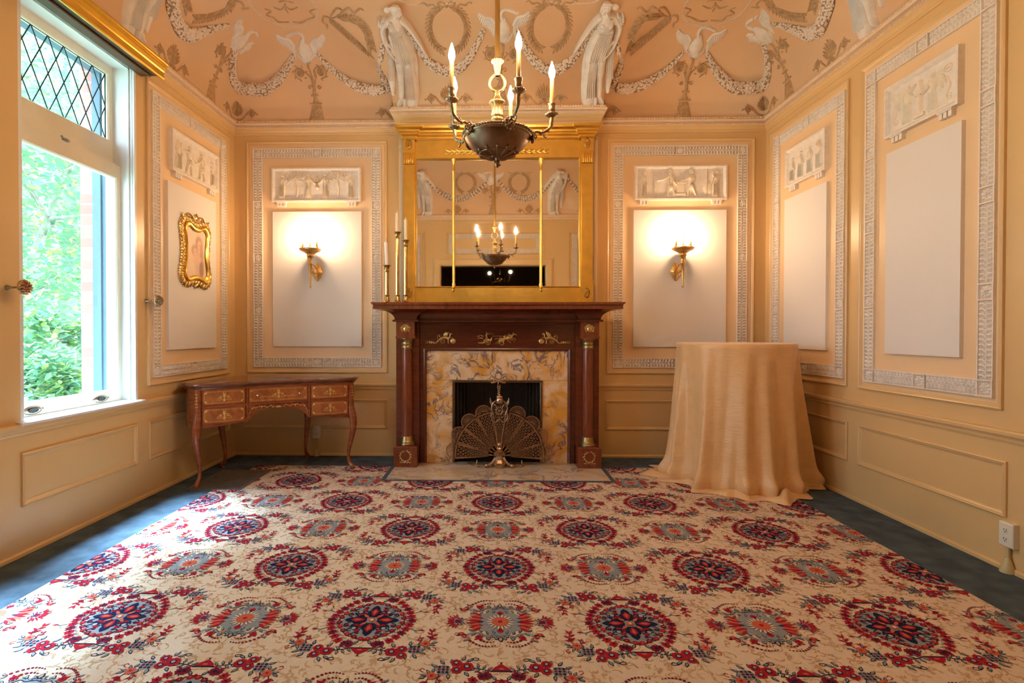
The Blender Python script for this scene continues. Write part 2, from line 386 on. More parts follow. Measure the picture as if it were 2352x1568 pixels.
def chalk():      # soft red chalk drawing of a woman holding a child
    n, l, b = nodes(M['paper']); tc = n.new('ShaderNodeTexCoord'); ns = n.new('ShaderNodeTexNoise'); ns.inputs['Scale'].default_value = 35; ns.inputs['Detail'].default_value = 4
    prev = None; base = n.new('ShaderNodeRGB'); base.outputs[0].default_value = (.86, .62, .43, 1); prev = base.outputs[0]
    H, S, F, W, D = (.34, .12, .05), (.80, .50, .32), (.50, .22, .11), (.88, .66, .50), (.22, .08, .04)
    for (y, z, ry, rz, c, k, e) in ((-.03, -.14, .085, .075, W, .7, .4), (.045, -.08, .065, .11, F, .45, .5), (.075, -.12, .032, .075, D, .75, .4), (.038, .085, .048, .058, H, .8, .3), (.048, .060, .032, .046, S, .95, .25), (.075, .02, .022, .070, H, .6, .4),
                                 (-.022, .020, .045, .046, H, .7, .3), (-.014, .004, .030, .036, S, .95, .25), (-.01, -.055, .05, .035, S, .6, .4), (.052, -.045, .026, .022, S, .7, .4),
                                 (.038, .068, .007, .004, D, .8, .5), (.060, .066, .007, .004, D, .8, .5), (.050, .038, .009, .003, F, .8, .5), (.051, .050, .004, .008, F, .5, .5), (-.026, .010, .006, .004, D, .8, .5), (-.005, .010, .006, .004, D, .8, .5), (-.015, -.014, .008, .003, F, .8, .5)):
        v = n.new('ShaderNodeVectorMath'); v.operation = 'SUBTRACT'; v.inputs[1].default_value = (0, y, z); l.new(tc.outputs['Object'], v.inputs[0])
        m = n.new('ShaderNodeVectorMath'); m.operation = 'MULTIPLY'; m.inputs[1].default_value = (0, 1/ry, 1/rz); l.new(v.outputs[0], m.inputs[0])
        q = n.new('ShaderNodeVectorMath'); q.operation = 'LENGTH'; l.new(m.outputs[0], q.inputs[0])
        a = n.new('ShaderNodeMapRange'); a.interpolation_type = 'SMOOTHSTEP'; a.inputs['From Min'].default_value = 1-e; a.inputs['From Max'].default_value = 1+e; a.inputs['To Min'].default_value = k; a.inputs['To Max'].default_value = 0; l.new(q.outputs['Value'], a.inputs['Value'])
        x = n.new('ShaderNodeMix'); x.data_type = 'RGBA'; x.inputs['B'].default_value = (*c, 1); l.new(a.outputs[0], x.inputs['Factor']); l.new(prev, x.inputs['A']); prev = x.outputs['Result']
    l.new(tc.outputs['Object'], ns.inputs['Vector']); y_ = n.new('ShaderNodeMix'); y_.data_type = 'RGBA'; y_.inputs['B'].default_value = (.9, .68, .5, 1); h = n.new('ShaderNodeMath'); h.operation = 'MULTIPLY'; h.inputs[1].default_value = .18; l.new(ns.outputs['Fac'], h.inputs[0]); l.new(h.outputs[0], y_.inputs['Factor']); l.new(prev, y_.inputs['A']); l.new(y_.outputs['Result'], b.inputs['Base Color'])
chalk()
# ================================================================== THE SHELL
# plan outline of the room, walked so that the room lies on the left
PLAN = [(XL, YO), (XR, YO), (XR, YB), (BR, YB), (BR, YF), (BL, YF), (BL, YB), (XL, YB)]
def inset(poly, d):
    n = len(poly); out = []
    for i in range(n):
        a, b, c = Vector(poly[i-1]), Vector(poly[i]), Vector(poly[(i+1) % n])
        d1, d2 = (b-a).normalized(), (c-b).normalized()
        n1, n2 = Vector((-d1.y, d1.x)), Vector((-d2.y, d2.x))
        out.append(tuple(b+(n1+n2)*d) if abs(d1.dot(d2)) < .5 else tuple(b+n1*d))
    return out
def sweep_plan(g, prof, poly=PLAN, smooth=False, skip=()):
    vs = []; n = len(poly)
    for d, z in prof:
        for p in inset(poly, d): vs.append((p[0], p[1], z))
    fs = []
    for i in range(len(prof)-1):
        for k in range(n):
            if k in skip: continue
            fs.append((i*n+k, i*n+(k+1) % n, (i+1)*n+(k+1) % n, (i+1)*n+k))
    g.add(vs, fs, smooth)

# ---- floor: blue carpet wall to wall
g = G(); g.box((XL-.05, -.2, -.05), (XR+.05, YB+.05, 0)); build('floor', g, 'blue', kind='structure')
# ---- walls
WIN = [(2.62, 3.505), (1.40, 2.285)]   # left wall openings: the seen window, then an unseen one added for cool daylight
ZW0, ZW1 = .672, 2.945
g = G()
T = .18
ys = [-.2] ; segs = []
edges = sorted(WIN)
y = YO-.15
for a, b in edges:
    segs.append((y, a)); y = b
segs.append((y, YB+.2))
for a, b in segs: g.box((XL-T, a, 0), (XL, b, 3.2))
for a, b in edges: g.box((XL-T, a, 0), (XL, b, ZW0-.02)); g.box((XL-T, a, ZW1), (XL, b, 3.2))
build('wall_left', g, 'wall', kind='structure')
g = G(); g.box((XR, YO-.15, 0), (XR+.15, YB+.2, 3.2)); build('wall_right', g, 'wall', kind='structure')
g = G(); g.box((XL, YB, 0), (XR, YB+.15, 3.2)); build('wall_back', g, 'wall', kind='structure')
g = G()   # chimney breast, hollow where the firebox is
FX0, FX1, FZ = -.335, .412, .715
g.box((BL+.02, YF+.02, FZ+.02), (BR-.02, YB-.001, 3.2)); g.box((BL+.02, YF+.02, 0), (FX0-.02, YB-.001, FZ+.02)); g.box((FX1+.02, YF+.02, 0), (BR-.02, YB-.001, FZ+.02))
g.box((BL, YF, 2.925), (BR, YF+.03, 3.2)); g.box((BL, YF+.03, 2.925), (BL+.02, YB-.001, 3.2)); g.box((BR-.02, YF+.03, 2.925), (BR, YB-.001, 3.2))
build('wall_chimney', g, 'field', kind='structure')
g = G(); DX0, DX1, DZ = -.88, .88, 2.27
g.box((XL, YO-.15, 0), (DX0, YO, 3.2)); g.box((DX1, YO-.15, 0), (XR, YO, 3.2)); g.box((DX0, YO-.15, DZ), (DX1, YO, 3.2))
build('wall_front', g, 'wall', kind='structure')
# dark hall beyond the doorway
g = G()
hx0, hx1, hy0, hy1, hz = -2.4, 2.4, -5.0, YO-.152, 2.9
g.quad((hx0, hy0, 0), (hx1, hy0, 0), (hx1, hy0, hz), (hx0, hy0, hz)); g.quad((hx0, hy0, 0), (hx0, hy1, 0), (hx0, hy1, hz), (hx0, hy0, hz)); g.quad((hx1, hy0, 0), (hx1, hy1, 0), (hx1, hy1, hz), (hx1, hy0, hz))
g.quad((hx0, hy0, hz), (hx1, hy0, hz), (hx1, hy1, hz), (hx0, hy1, hz)); g.quad((hx0, hy0, -.001), (hx1, hy0, -.001), (hx1, YO-.2, -.001), (hx0, YO-.2, -.001))
build('wall_hall', g, 'hallp', kind='structure')
# door casing (seen in the mirror)
g = G(); prof = [(0, 0), (0, .02), (.03, .03), (.10, .03), (.12, .015), (.12, 0)]
rect_ring(g, WF, DX0-.12, -.2, DX1+.12, DZ+.12, prof); build('trim_9', g, 'wall', kind='structure')
# ---- ceiling: cove on every side and a flat middle
g = G()
prof = [(.02, ZC)]+[(.02+RC*(1-cos(t)), ZC+RC*sin(t)) for t in [PI/2*i/18 for i in range(19)]]
sweep_plan(g, prof, smooth=True)
last = inset(PLAN, .02+RC); z1 = ZC+RC
x0, x1, ya, yb = last[0][0], last[1][0], last[0][1], last[2][1]; bx0, bx1, by = last[5][0], last[4][0], last[4][1]
g.quad((x0, ya, z1), (x0, by, z1), (x1, by, z1), (x1, ya, z1))
g.quad((x0, by, z1), (x0, yb, z1), (bx0, yb, z1), (bx0, by, z1)); g.quad((bx1, by, z1), (bx1, yb, z1), (x1, yb, z1), (x1, by, z1))
ceil_bvh = BVHTree.FromPolygons([Vector(v) for v in g.v], g.f)
build('ceiling', g, 'ceil', kind='structure')
g = G(); g.box((XL-.3, YO-.2, z1+.01), (XR+.3, YB+.3, z1+.06)); g.box((XL-.35, YO-.2, 3.2), (XL-.16, YB+.3, z1+.06)); g.box((XR+.15, YO-.2, 3.2), (XR+.3, YB+.3, z1+.06)); g.box((XL-.3, YB+.15, 3.2), (XR+.3, YB+.3, z1+.06)); g.box((XL-.3, YO-.3, 3.2), (XR+.3, YO-.15, z1+.06))
build('wall_attic', g, 'dark', kind='structure')
# ---- cornice under the cove: cyma, dentils, fillet, bead course
g = G()
sweep_plan(g, [(0, 2.985), (.006, 2.985), (.010, 3.000), (.010, 3.008), (.020, 3.022), (.026, 3.034), (.026, 3.040)])
g.cur = 1
sweep_plan(g, [(.026, 3.040), (.030, 3.042), (.030, 3.058), (.022, 3.060), (.022, 3.066), (.048, 3.070), (.050, 3.084), (.040, 3.090), (.036, 3.094), (.034, 3.112), (.015, 3.114)])
def along(poly, d, pitch, fn):
    q = inset(poly, d)
    for i in range(len(q)):
        if i == 0: continue      # the doorway side is left plain
        a, b = Vector((*q[i], 0)), Vector((*q[(i+1) % len(q)], 0)); L = (b-a).length; n = max(1, int(L/pitch)); T = (b-a).normalized(); N = Vector((-T.y, T.x, 0))
        for k in range(n): fn(a+T*(L*(k+.5)/n), T, N)
def bead(P, T, N):
    P = Vector((P.x, P.y, 3.103)); g.blob3(P, N, T, .0095, .0105, .011, 6, 2)
along(PLAN, .034, .0235, bead)
def dent(P, T, N):
    A = Vector((P.x, P.y, 3.044)); U = Vector((0, 0, 1)); v = [A-T*.0035, A+T*.0035, A+T*.0035+U*.012, A-T*.0035+U*.012]
    g.add(v+[x+N*.006 for x in v], [(4, 5, 6, 7), (0, 1, 5, 4), (3, 2, 6, 7), (1, 2, 6, 5), (0, 3, 7, 4)], False)
along(PLAN, .030, .0125, dent)
build('trim_1', g, ['wall', 'cornice'], kind='structure')

# ---- chair rail / sill line and shoe moulding
g = G()
lowplan = [(XL, YO), (XR, YO), (XR, YB), (BR-.02, YB), (BR-.02, YF+.02), (BL+.02, YF+.02), (BL+.02, YB), (XL, YB)]
sweep_plan(g, [(0, .622), (.008, .622), (.012, .632), (.012, .640), (.018, .650), (.026, .656), (.028, .672), (.024, .680), (0, .682)], lowplan, skip=(0, 3, 4, 5))
build('trim_2', g, 'wall', kind='structure')
g = G(); sweep_plan(g, [(0, .024), (.006, .024), (.013, .016), (.014, 0)], lowplan, skip=(0, 3, 4, 5)); build('baseboard_all', g, 'wall', kind='structure')
for o in C.objects:
    if o.name == 'baseboard_all': o.name = 'baseboard_back'
# ---- wainscot panels
WPROF = [(0, 0), (0, .010), (.006, .014), (.012, .010), (.016, .010), (.024, .003), (.030, .001)]
def wains(n, mp, spans, z0=.255, z1=.528):
    g = G()
    for a, b in spans: rect_ring(g, mp, a, z0, b, z1, WPROF)
    build('trim_%d' % n, g, 'wall', kind='structure')
wains(3, WB, [(-2.345, -.985), (1.04, 2.42)])
wains(4, WR, [(3.72, 4.74), (2.582, 3.61), (.55, 2.45)])
wains(5, WL, [(3.607, 4.74), (2.618, 3.487), (1.40, 2.27), (.50, 1.25)])
# ---- upper wall panels: moulding, peach field
PPROF = [(0, 0), (0, .014), (.006, .018), (.012, .014), (.016, .014), (.024, .006), (.030, .004)]
def panel_field(n, mp, a, b, z0=.775, z1=2.925):
    g = G(); rect_ring(g, mp, a, z0, b, z1, PPROF); g.cur = 1; slab(g, mp, a+.024, z0+.024, b-.024, z1-.024, 0, .004)
    build('trim_%d' % n, g, ['wall', 'field'], kind='structure')
PAN = [('B', WB, -2.302, -.984, -2.237, -1.041), ('B', WB, 1.049, 2.384, 1.105, 2.317), ('L', WL, 3.60, 4.733, 3.648, 4.668),
       ('R', WR, 3.727, 4.76, 3.757, 4.69), ('R', WR, 2.606, 3.609, 2.645, 3.548)]
for i, (s_, mp, a, b, c_, d_) in enumerate(PAN): panel_field(20+i, mp, a, b)
# plain panels by the camera, on the unseen half of the side walls and over the door, caught by the mirror
g = G(); rect_ring(g, WR, .6, .775, 2.42, 2.925, PPROF); rect_ring(g, WL, .5, .775, 1.2, 2.925, PPROF); build('trim_26', g, 'wall', kind='structure')
# ================================================================== PLASTER WALL PANELS
def leaf_band(mp, u0, v0, u1, v1):
    """one length of the border: raised fillets and two rows of curling leaves on a darker ground"""
    g = G(); vert = (v1-v0) > (u1-u0); W = (u1-u0) if vert else (v1-v0); L = (v1-v0) if vert else (u1-u0)
    g.cur = 1; slab(g, mp, u0+.002, v0+.0005, u1-.002, v1-.0005, .004, .012); g.cur = 0
    if vert:
        slab(g, mp, u0, v0, u0+.006, v1, .004, .020); slab(g, mp, u1-.006, v0, u1, v1, .004, .020)
        f = lambda a, b: (u0+W/2+b, v0+a)
    else:
        slab(g, mp, u0, v0, u1, v0+.006, .004, .020); slab(g, mp, u0, v1-.006, u1, v1, .004, .020)
        f = lambda a, b: (u0+a, v0+W/2+b)
    m2 = lambda u, v: (Vector(mp(*f(u, v))[0])+Vector(mp(*f(u, v))[1])*.012, mp(0, 0)[1])
    r = Rel(g, m2); n = max(3, round((L-.012)/.0265)); p = (L-.012)/n; w2 = W/2-.008
    r.st([(0.004, 0), (L-.004, 0)], .003, .005, 1, 3)
    for i in range(n):
        a = .006+p*(i+.5)
        for s_ in (-1, 1):
            r.st([(a-p*.45, s_*.003), (a+p*.05, s_*w2*.40), (a-p*.05, s_*w2*.75), (a+p*.28, s_*w2)], [.006, .013, .016, .007], [.004, .012, .010, .005], 2, 4)
            r.blob(a+p*.30, s_*w2*.26, .0045, h=.008, seg=6)
    return g
def rosette_sq(mp, u, v, r):
    g = G(); g.cur = 1; slab(g, mp, u-r+.002, v-r+.002, u+r-.002, v+r-.002, .004, .012); g.cur = 0
    rect_ring(g, mp, u-r, v-r, u+r, v+r, [(0, .004), (0, .022), (.007, .022), (.009, .012)])
    q = Rel(g, lift(mp, .012), u, v); R_ = r-.012
    for i in range(8):
        a = 2*PI*i/8+.2; q.blob(R_*.70*cos(a), R_*.70*sin(a), R_*.34, R_*.30, a, .008, 6, 2)
    for i in range(5):
        a = 2*PI*i/5; q.blob(R_*.34*cos(a), R_*.34*sin(a), R_*.26, R_*.2, a, .012, 6, 2)
    q.blob(0, 0, R_*.18, h=.018, seg=8); return g
def border(tag_, mp, u0, u1, z0, z1, where, grp):
    c = mp((u0+u1)/2, (z0+z1)/2)[0]
    t = thing('plaster_border', 'white plaster border of curling leaves and rosettes '+where, 'wall moulding', tuple(c), grp)
    w = .087; r = w/2; zs = [z1-r-(z1-z0-w)*i/4 for i in range(5)]; um = (u0+u1)/2
    for i, z in enumerate(zs):
        for u in (u0+r, u1-r): build('rosette', rosette_sq(mp, u, z, r), ['plaster', 'bandback'], t)
        if i < 4:
            for a in (u0, u1-w): build('leaf_band', leaf_band(mp, a, zs[i+1]+r, a+w, z-r), ['plaster', 'bandback'], t)
    for z in (zs[0], zs[-1]):
        build('rosette', rosette_sq(mp, um, z, r), ['plaster', 'bandback'], t)
        for a, b in ((u0+w, um-r), (um+r, u1-w)): build('leaf_band', leaf_band(mp, a, z-r, b, z+r), ['plaster', 'bandback'], t)
    return t
def person(r, H, fl=1, robe=True, armA=(.16, -.30), armB=None, wing=False, hat=0, lean=0, helmet=False):
    """little classical figure in relief, feet at (0,0), H tall, facing +u"""
    q = r.sub(0, 0, H, fl); h = .015; q0 = q.st
    q.st = lambda p, w, hh=.004, n=5, m=7: q0(p, [x*1.22 for x in w] if hasattr(w, '__len__') else w*1.2, hh, n, m, rd=True)
    if robe:
        q.st([(lean*0-.01, .0), (.0, .25), (.01, .48), (lean+.01, .62)], [.24, .20, .17, .13], [h*.7, h, h, h])
        for d in (-.085, -.05, -.01, .035, .075): q.st([(d*1.25, .01), (d*1.05, .22), (d*.9+.01, .46)], [.03, .025, .015], h*1.35, 3, 3)
        q.st([(-.06, .50), (.02, .44), (.09, .50)], .04, h*1.5, 3, 3)
        q.st([(-.08, .0), (-.13, .03), (-.10, .12)], .05, h*.9, 3, 3)
    else:
        q.st([(-.17, .02), (-.11, .20), (-.05, .34), (-.01, .46)], [.05, .055, .085, .10], h)
        q.st([(.13, .01), (.12, .20), (.08, .33), (.02, .46)], [.05, .055, .085, .10], h)
        q.st([(-.19, .015), (-.11, .02)], .035, h*.8, 1, 4); q.st([(.11, .01), (.21, .012)], .035, h*.8, 1, 4)
        q.st([(.0, .36), (.01, .50), (lean+.01, .62)], [.19, .15, .12], h*1.1)
        for d in (-.06, -.02, .02, .06): q.st([(d*1.2, .34), (d, .48)], .02, h*1.4, 1, 3)
    q.st([(lean-.02, .58), (lean, .70), (lean+.01, .79)], [.13, .19, .13], [h, h*1.3, h])      # chest
    q.st([(lean+.01, .78), (lean+.015, .86)], .055, h, 1, 4)
    q.blob(lean+.03, .905, .060, .050, 1.4, h*1.3); q.blob(lean+.085, .895, .016, .010, 0, h)
    q.blob(lean-.005, .925, .062, .050, .4, h*1.1)
    if hat: q.st([(lean-.10, .93), (lean+.0, 1.0), (lean+.10, .96)], .05, h*1.3, 3, 4)
    if helmet: q.st([(lean-.05, .90), (lean-.02, .99), (lean+.06, .99)], .045, h*1.5, 3, 4)
    sx, sy = lean+.06, .77
    for arm in (armA, armB):
        if arm is None: continue
        ax, ay = arm; q.st([(sx, sy), (sx+ax*.55, sy+ay*.62-.03), (sx+ax, sy+ay)], [.06, .05, .035], [h*1.3, h*1.4, h], 3, 4); q.blob(sx+ax, sy+ay, .026, .018, 0, h*1.2, 6)
    q.st([(lean-.07, .76), (lean-.12, .64), (lean-.06, .53)], [.055, .05, .035], h*1.1, 3, 4)
    if wing:
        for i in range(6): q.leaf(lean-.06, .78, PI*(.62+.10*i), .36-.012*i+.10*(i > 2), .055, h*.9, .9)
def tree_rel(r, H):
    r.st([(0, 0), (.01, H*.3), (-.01, H*.6)], [.018, .014, .010], .008)
    rd = random.Random(3)
    for i in range(80):
        a = rd.uniform(-.2, PI+.2); R_ = .115*rd.random()**.7
        r.leaf(R_*cos(a)*1.0, H*.60+R_*sin(a)*.75, a+rd.uniform(-.9, .9), .030, .013, .010)
def plaque(mp, u0, u1, z0, z1, where, figs, grp='classical relief plaques in the wall panels'):
    um = (u0+u1)/2; c = mp(um, (z0+z1)/2)[0]
    t = thing('relief_plaque', where, 'relief plaque', tuple(c), grp)
    g = G(); slab(g, mp, u0, z0, u1, z1, .004, .022); rect_ring(g, mp, u0-.004, z0-.004, u1+.004, z1+.004, [(0, .004), (0, .040), (.012, .042), (.022, .034), (.030, .022)]); build('slab', g, 'plaster', t)
    W = u1-u0-.08; H = (z1-z0)-.075; base = lift(mp, .022)
    for k, f in enumerate(figs):
        g = G(); r = Rel(g, base, um, z0+.032); f(r, W, H); build('scroll_ornament' if f is scrolls_l or f is scrolls_r else 'figure', g, 'reliefp', t)
    for u in (u0+.085, u1-.085):
        g = G()
        for k in (-1, 0, 1): slab(g, mp, u+k*.030-.011, z0-.044, u+k*.030+.011, z0-.006, .004, .030)
        slab(g, mp, u-.047, z0-.012, u+.047, z0-.004, .004, .036); build('bracket', g, 'plaster', t)
M['reliefp'] = mat('relief_plaster', (.90, .78, .62), .55, var=.08, vs=30)
def altar(r, u, H): 
    r.poly([(u-.045, 0), (u+.045, 0), (u+.045, .02), (u-.045, .02)], .014); r.poly([(u-.035, .02), (u+.035, .02), (u+.035, H*.5), (u-.035, H*.5)], .010); r.poly([(u-.048, H*.5), (u+.048, H*.5), (u+.048, H*.56), (u-.048, H*.56)], .014)
F_BL = [lambda r, W, H: person(r.sub(-.43*W), H*.97, 1, True, (.06, -.3)), lambda r, W, H: tree_rel(r.sub(-.25*W), H*1.15),
        lambda r, W, H: person(r.sub(-.10*W), H, 1, True, (.28, -.22), (.24, -.10)), lambda r, W, H: (person(r.sub(.01*W, H*.40), H*.52, -1, True, (.1, -.2))),
        lambda r, W, H: person(r.sub(.11*W), H, -1, True, (.28, -.24)), lambda r, W, H: tree_rel(r.sub(.27*W), H*1.15), lambda r, W, H: person(r.sub(.43*W), H*.97, -1, True, (.12, -.18))]
F_BR = [lambda r, W, H: person(r.sub(-.44*W), H*.97, 1, True, (.07, -.3), hat=1), lambda r, W, H: (person(r.sub(-.12*W), H, -1, False, (.46, -.16), None, helmet=True), r.sub(-.12*W).st([(-.15, .0), (-.15, H*.95)], .006, .010, 1, 3), person(r.sub(-.12*W), H*.9, 1, False, (.22, -.3))),
        lambda r, W, H: altar(r, 0, H), lambda r, W, H: (person(r.sub(.13*W), H, -1, False, (.36, -.18), helmet=True), r.sub(.13*W).st([(.14, .0), (.14, H*1.0)], .006, .010, 1, 3), r.sub(.13*W).blob(.155, H*.3, .05, .07, 0, .008)),
        lambda r, W, H: person(r.sub(.42*W), H*.97, -1, True, (.05, .1), (.14, -.3), hat=1)]
F_L = [lambda r, W, H: person(r.sub(-.42*W), H*.98, 1, True, (.12, -.25), (.06, .14)), lambda r, W, H: person(r.sub(-.17*W), H*.97, 1, False, (-.36, -.02), (.42, -.22)),
       lambda r, W, H: person(r.sub(.14*W), H*.95, -1, False, (.34, -.24), helmet=True), lambda r, W, H: person(r.sub(.42*W), H*.9, -1, True, (.08, .14))]
F_R1 = [lambda r, W, H: person(r.sub(-.40*W), H*.98, 1, True, (.05, .12)), lambda r, W, H: person(r.sub(-.14*W), H*.92, 1, True, (.12, -.2)),
        lambda r, W, H: person(r.sub(.14*W), H*.94, -1, True, (.12, -.28)), lambda r, W, H: person(r.sub(.40*W), H*.86, -1, True, (.1, -.3))]
def column_rel(r, W, H):
    r.st([(0, .02), (0, H*.55)], .035, .016, 1, 5); r.poly([(-.035, 0), (.035, 0), (.035, .02), (-.035, .02)], .016); r.poly([(-.028, H*.55), (.028, H*.55), (.028, H*.6), (-.028, H*.6)], .018); r.st([(0, H*.6), (.0, H*.75), (0, H*.92)], [.03, .05, .02], .018)
def scrolls(r, W, H, sides):
    for s_ in sides:
        q = r.sub(s_*.43*W, 0); q.spiral(0, H*.82, .03, 0, 1.5, .006, .007); q.st([(0, .02), (.012, H*.22), (-.012, H*.42), (.01, H*.66)], .007, .007); q.spiral(0, H*.15, .022, 1, 1.3, .006, .007)
scrolls_l = lambda r, W, H: scrolls(r, W, H, (-1,)); scrolls_r = lambda r, W, H: scrolls(r, W, H, (1,))
F_R2 = [lambda r, W, H: person(r.sub(-.20*W), H*.96, 1, True, (.26, -.22), (.3, -.05), wing=True), column_rel, lambda r, W, H: person(r.sub(.21*W), H*.98, -1, True, (.26, -.2), (.2, .12), wing=True), scrolls_l, scrolls_r]
sets = [
 ('on the end wall left of the fireplace', 'wide plaster plaque of robed women around a child between palm trees, above the left sconce', F_BL, -2.052, -1.226, -2.05, -1.22, 'white canvas board behind the sconce left of the fireplace'),
 ('on the end wall right of the fireplace', 'wide plaster plaque of two warriors at an altar, above the right sconce', F_BR, 1.297, 2.122, 1.287, 2.126, 'white canvas board behind the sconce right of the fireplace'),
 ('around the portrait beside the window', 'wide plaster plaque of four standing figures, above the oval gilt portrait', F_L, 3.853, 4.504, 3.808, 4.475, 'white canvas board that the gilt portrait hangs on'),
 ('on the side wall behind the draped table', 'wide plaster plaque of four robed figures, on the side wall nearest the corner', F_R1, 3.948, 4.464, 3.940, 4.498, 'narrow white canvas board on the side wall just above the draped table'),
 ('at the far right of the photo', 'wide plaster plaque of two winged women facing a column, at top right', F_R2, 2.838, 3.351, 2.824, 3.352, 'tall blank white canvas board at the far right')]
for (s_, mp, a, b, c_, d_), (wh, pl, figs, p0, p1, q0, q1, bl) in zip(PAN, sets):
    border(s_, mp, c_, d_, .829, 2.862, wh, 'plaster leaf borders of the wall panels')
    if p1-p0 < .7:
        p0, p1 = p0, p1
    plaque(mp, p0, p1, 2.367, 2.672, pl, figs)
    g = G(); slab(g, mp, q0, 1.022, q1, 2.272, .004, .026)
    c = mp((q0+q1)/2, 1.65)[0]; single('canvas_board', g, 'board', bl, 'wall board', 'blank canvas boards in the wall panels', tuple(c))
# ================================================================== PLASTERWORK OF THE COVE
def hit(px, py):
    d = ray(px, py).normalized(); loc, nor, i, dist = ceil_bvh.ray_cast(CAM, d)
    if loc is None: loc = CAM+d*4; nor = Vector((0, -1, -1)).normalized()
    if nor.dot(d) > 0: nor = -nor
    return loc, nor
SIDE = {}
def cove_map(side):
    """u runs along the wall, v is arc length up the cove"""
    def f(u, v):
        t = v/RC; t = max(-.06, min(t, PI/2+.4)); o = .02+RC*(1-cos(min(t, PI/2))); z = ZC+RC*sin(min(t, PI/2))
        if t > PI/2: o += (t-PI/2)*RC
        c_, s_ = cos(min(t, PI/2)), sin(min(t, PI/2))
        if side == 'back': return Vector((u, YB-o, z)), Vector((0, -c_, -s_))
        if side == 'breast': return Vector((u, YF-o, z)), Vector((0, -c_, -s_))
        if side == 'left': return Vector((XL+o, u, z)), Vector((c_, 0, -s_))
        if side == 'right': return Vector((XR-o, u, z)), Vector((-c_, 0, -s_))
        if side == 'front': return Vector((u, YO+o, z)), Vector((0, c_, -s_))
    return f
def us(side, px, py):
    """photo pixel -> (u, v) on a cove, by marching the sight line to the curved surface"""
    d = ray(px, py)
    f = cove_map(side); best = None
    ax = 1 if side in ('back', 'breast', 'front') else 0
    for i in range(0, 141):
        v = -.03+i*.0085; P, _ = f(0, v); t = (P.z-CAM.z)/d.z; Q = CAM+d*t; e = Q[ax]-P[ax]
        if best is not None and (e > 0) != (best[0] > 0):
            k = best[0]/(best[0]-e); v2 = best[1]+(v-best[1])*k; P, _ = f(0, v2); Q = CAM+d*((P.z-CAM.z)/d.z); return (Q[1-ax], v2)
        best = (e, v)
    return (Q[1-ax], v)
MX = 2298.0
def mir(pts): return [(MX-x, y-3) for x, y in pts]
def k3(x, y): return (620+x/6.82, 60+y/6.82)       # crop reading helpers
def k4(x, y): return (270+x/5.6, y/5.6)
def kf(x, y): return (860+x/6.03, y/6.03)
def kc(x, y): return (850+x/3.618, y/3.618)
# ---- garlands
def garland(path, wid, label, ros=None, hang=0):
    q = cr([(x, y, 0) for x, y in path], 8); X = [hit(p.x, p.y) for p in q]; P = [x[0] for x in X]
    N = []
    for i in range(len(X)):
        n = Vector((0, 0, 0))
        for j in range(max(0, i-3), min(len(X), i+4)): n += X[j][1]
        N.append(n.normalized())
    for _ in range(2): P = [P[0]]+[(P[i-1]+P[i]*2+P[i+1])/4 for i in range(1, len(P)-1)]+[P[-1]]
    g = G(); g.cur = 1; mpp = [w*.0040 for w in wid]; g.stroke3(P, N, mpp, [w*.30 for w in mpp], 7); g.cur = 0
    n = len(P); rd = random.Random(len(label))
    L = sum((P[i+1]-P[i]).length for i in range(n-1)); acc = 0
    for i in range(n-1):
        seg = (P[i+1]-P[i]).length; W = lerpw(mpp, i/(n-1)); T = (P[i+1]-P[i]).normalized(); S = T.cross(N[i])
        for k in range(max(1, int(seg*W/.00016))):
            a = rd.uniform(-.93, .93); B = P[i]+T*rd.uniform(0, seg)+S*(a*W/2)+N[i]*(W*.30*math.sqrt(1-a*a)-.003)
            Nn = (N[i]*math.sqrt(1-a*a)+S*a*.8).normalized(); R_ = rd.uniform(.010, .016); th = rd.uniform(0, PI)
            g.blob3(B, Nn, T*cos(th)+S*sin(th), R_, R_*.6, .009, 5, 2)
    if ros:
        p, nn = hit(*ros); w = mpp[len(mpp)//2]; p = p+nn*max(mpp)*.28; T = nn.orthogonal().normalized(); S = nn.cross(T)
        for i in range(8):
            a = i*PI/4; g.blob3(p+(T*cos(a)+S*sin(a))*.030, nn, T*cos(a)+S*sin(a), .020, .015, .016, 6, 2)
        g.blob3(p, nn, T, .020, .020, .026, 8, 2)
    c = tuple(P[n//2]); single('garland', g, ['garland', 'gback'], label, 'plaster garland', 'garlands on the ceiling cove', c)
def both(fn, path, wid, la, lb, ros=None):
    fn(path, wid, la, ros); fn(mir(path), wid, lb, mir([ros])[0] if ros else None)
W4 = lambda *a: [x/5.6 for x in a]
both(garland, [(402, -25), k4(690, 30), k4(735, 200), k4(800, 370), k4(950, 450), k4(1110, 400), k4(1290, 350), k4(1430, 320)], W4(150, 150, 150, 160, 150, 110, 70, 45),
     'thick flowered garland on the window side cove, left of the side swan', 'thick flowered garland on the right side cove, right of the side swan', k4(890, 420))
both(garland, [k4(1570, 520), k4(1500, 690), k4(1470, 930), k4(1540, 1110), k4(1740, 1150), k3(-80, 990), k3(120, 850), k3(290, 620), k3(375, 440)], [9, 14, 20, 26, 27, 26, 22, 13, 8],
     'flowered garland swagged round the left room corner between two swans', 'flowered garland swagged round the right room corner between two swans', k4(1725, 1148))
both(garland, [k3(745, 430), k3(870, 570), k3(1050, 745), k3(1250, 880), k3(1450, 970), k3(1640, 1005), k3(1790, 985)], [7, 10, 13, 18, 22, 22, 19],
     'flowered garland from the left end-wall swan toward the left statue', 'flowered garland from the right end-wall swan toward the right statue', k3(1625, 1010))
both(garland, [kf(215, 1280), kf(150, 1130), kf(70, 940), kf(85, 800), kf(125, 600)], [10, 13, 12, 11, 8],
     'short garland hanging from the raised arm of the left statue', 'short garland hanging from the raised arm of the right statue')
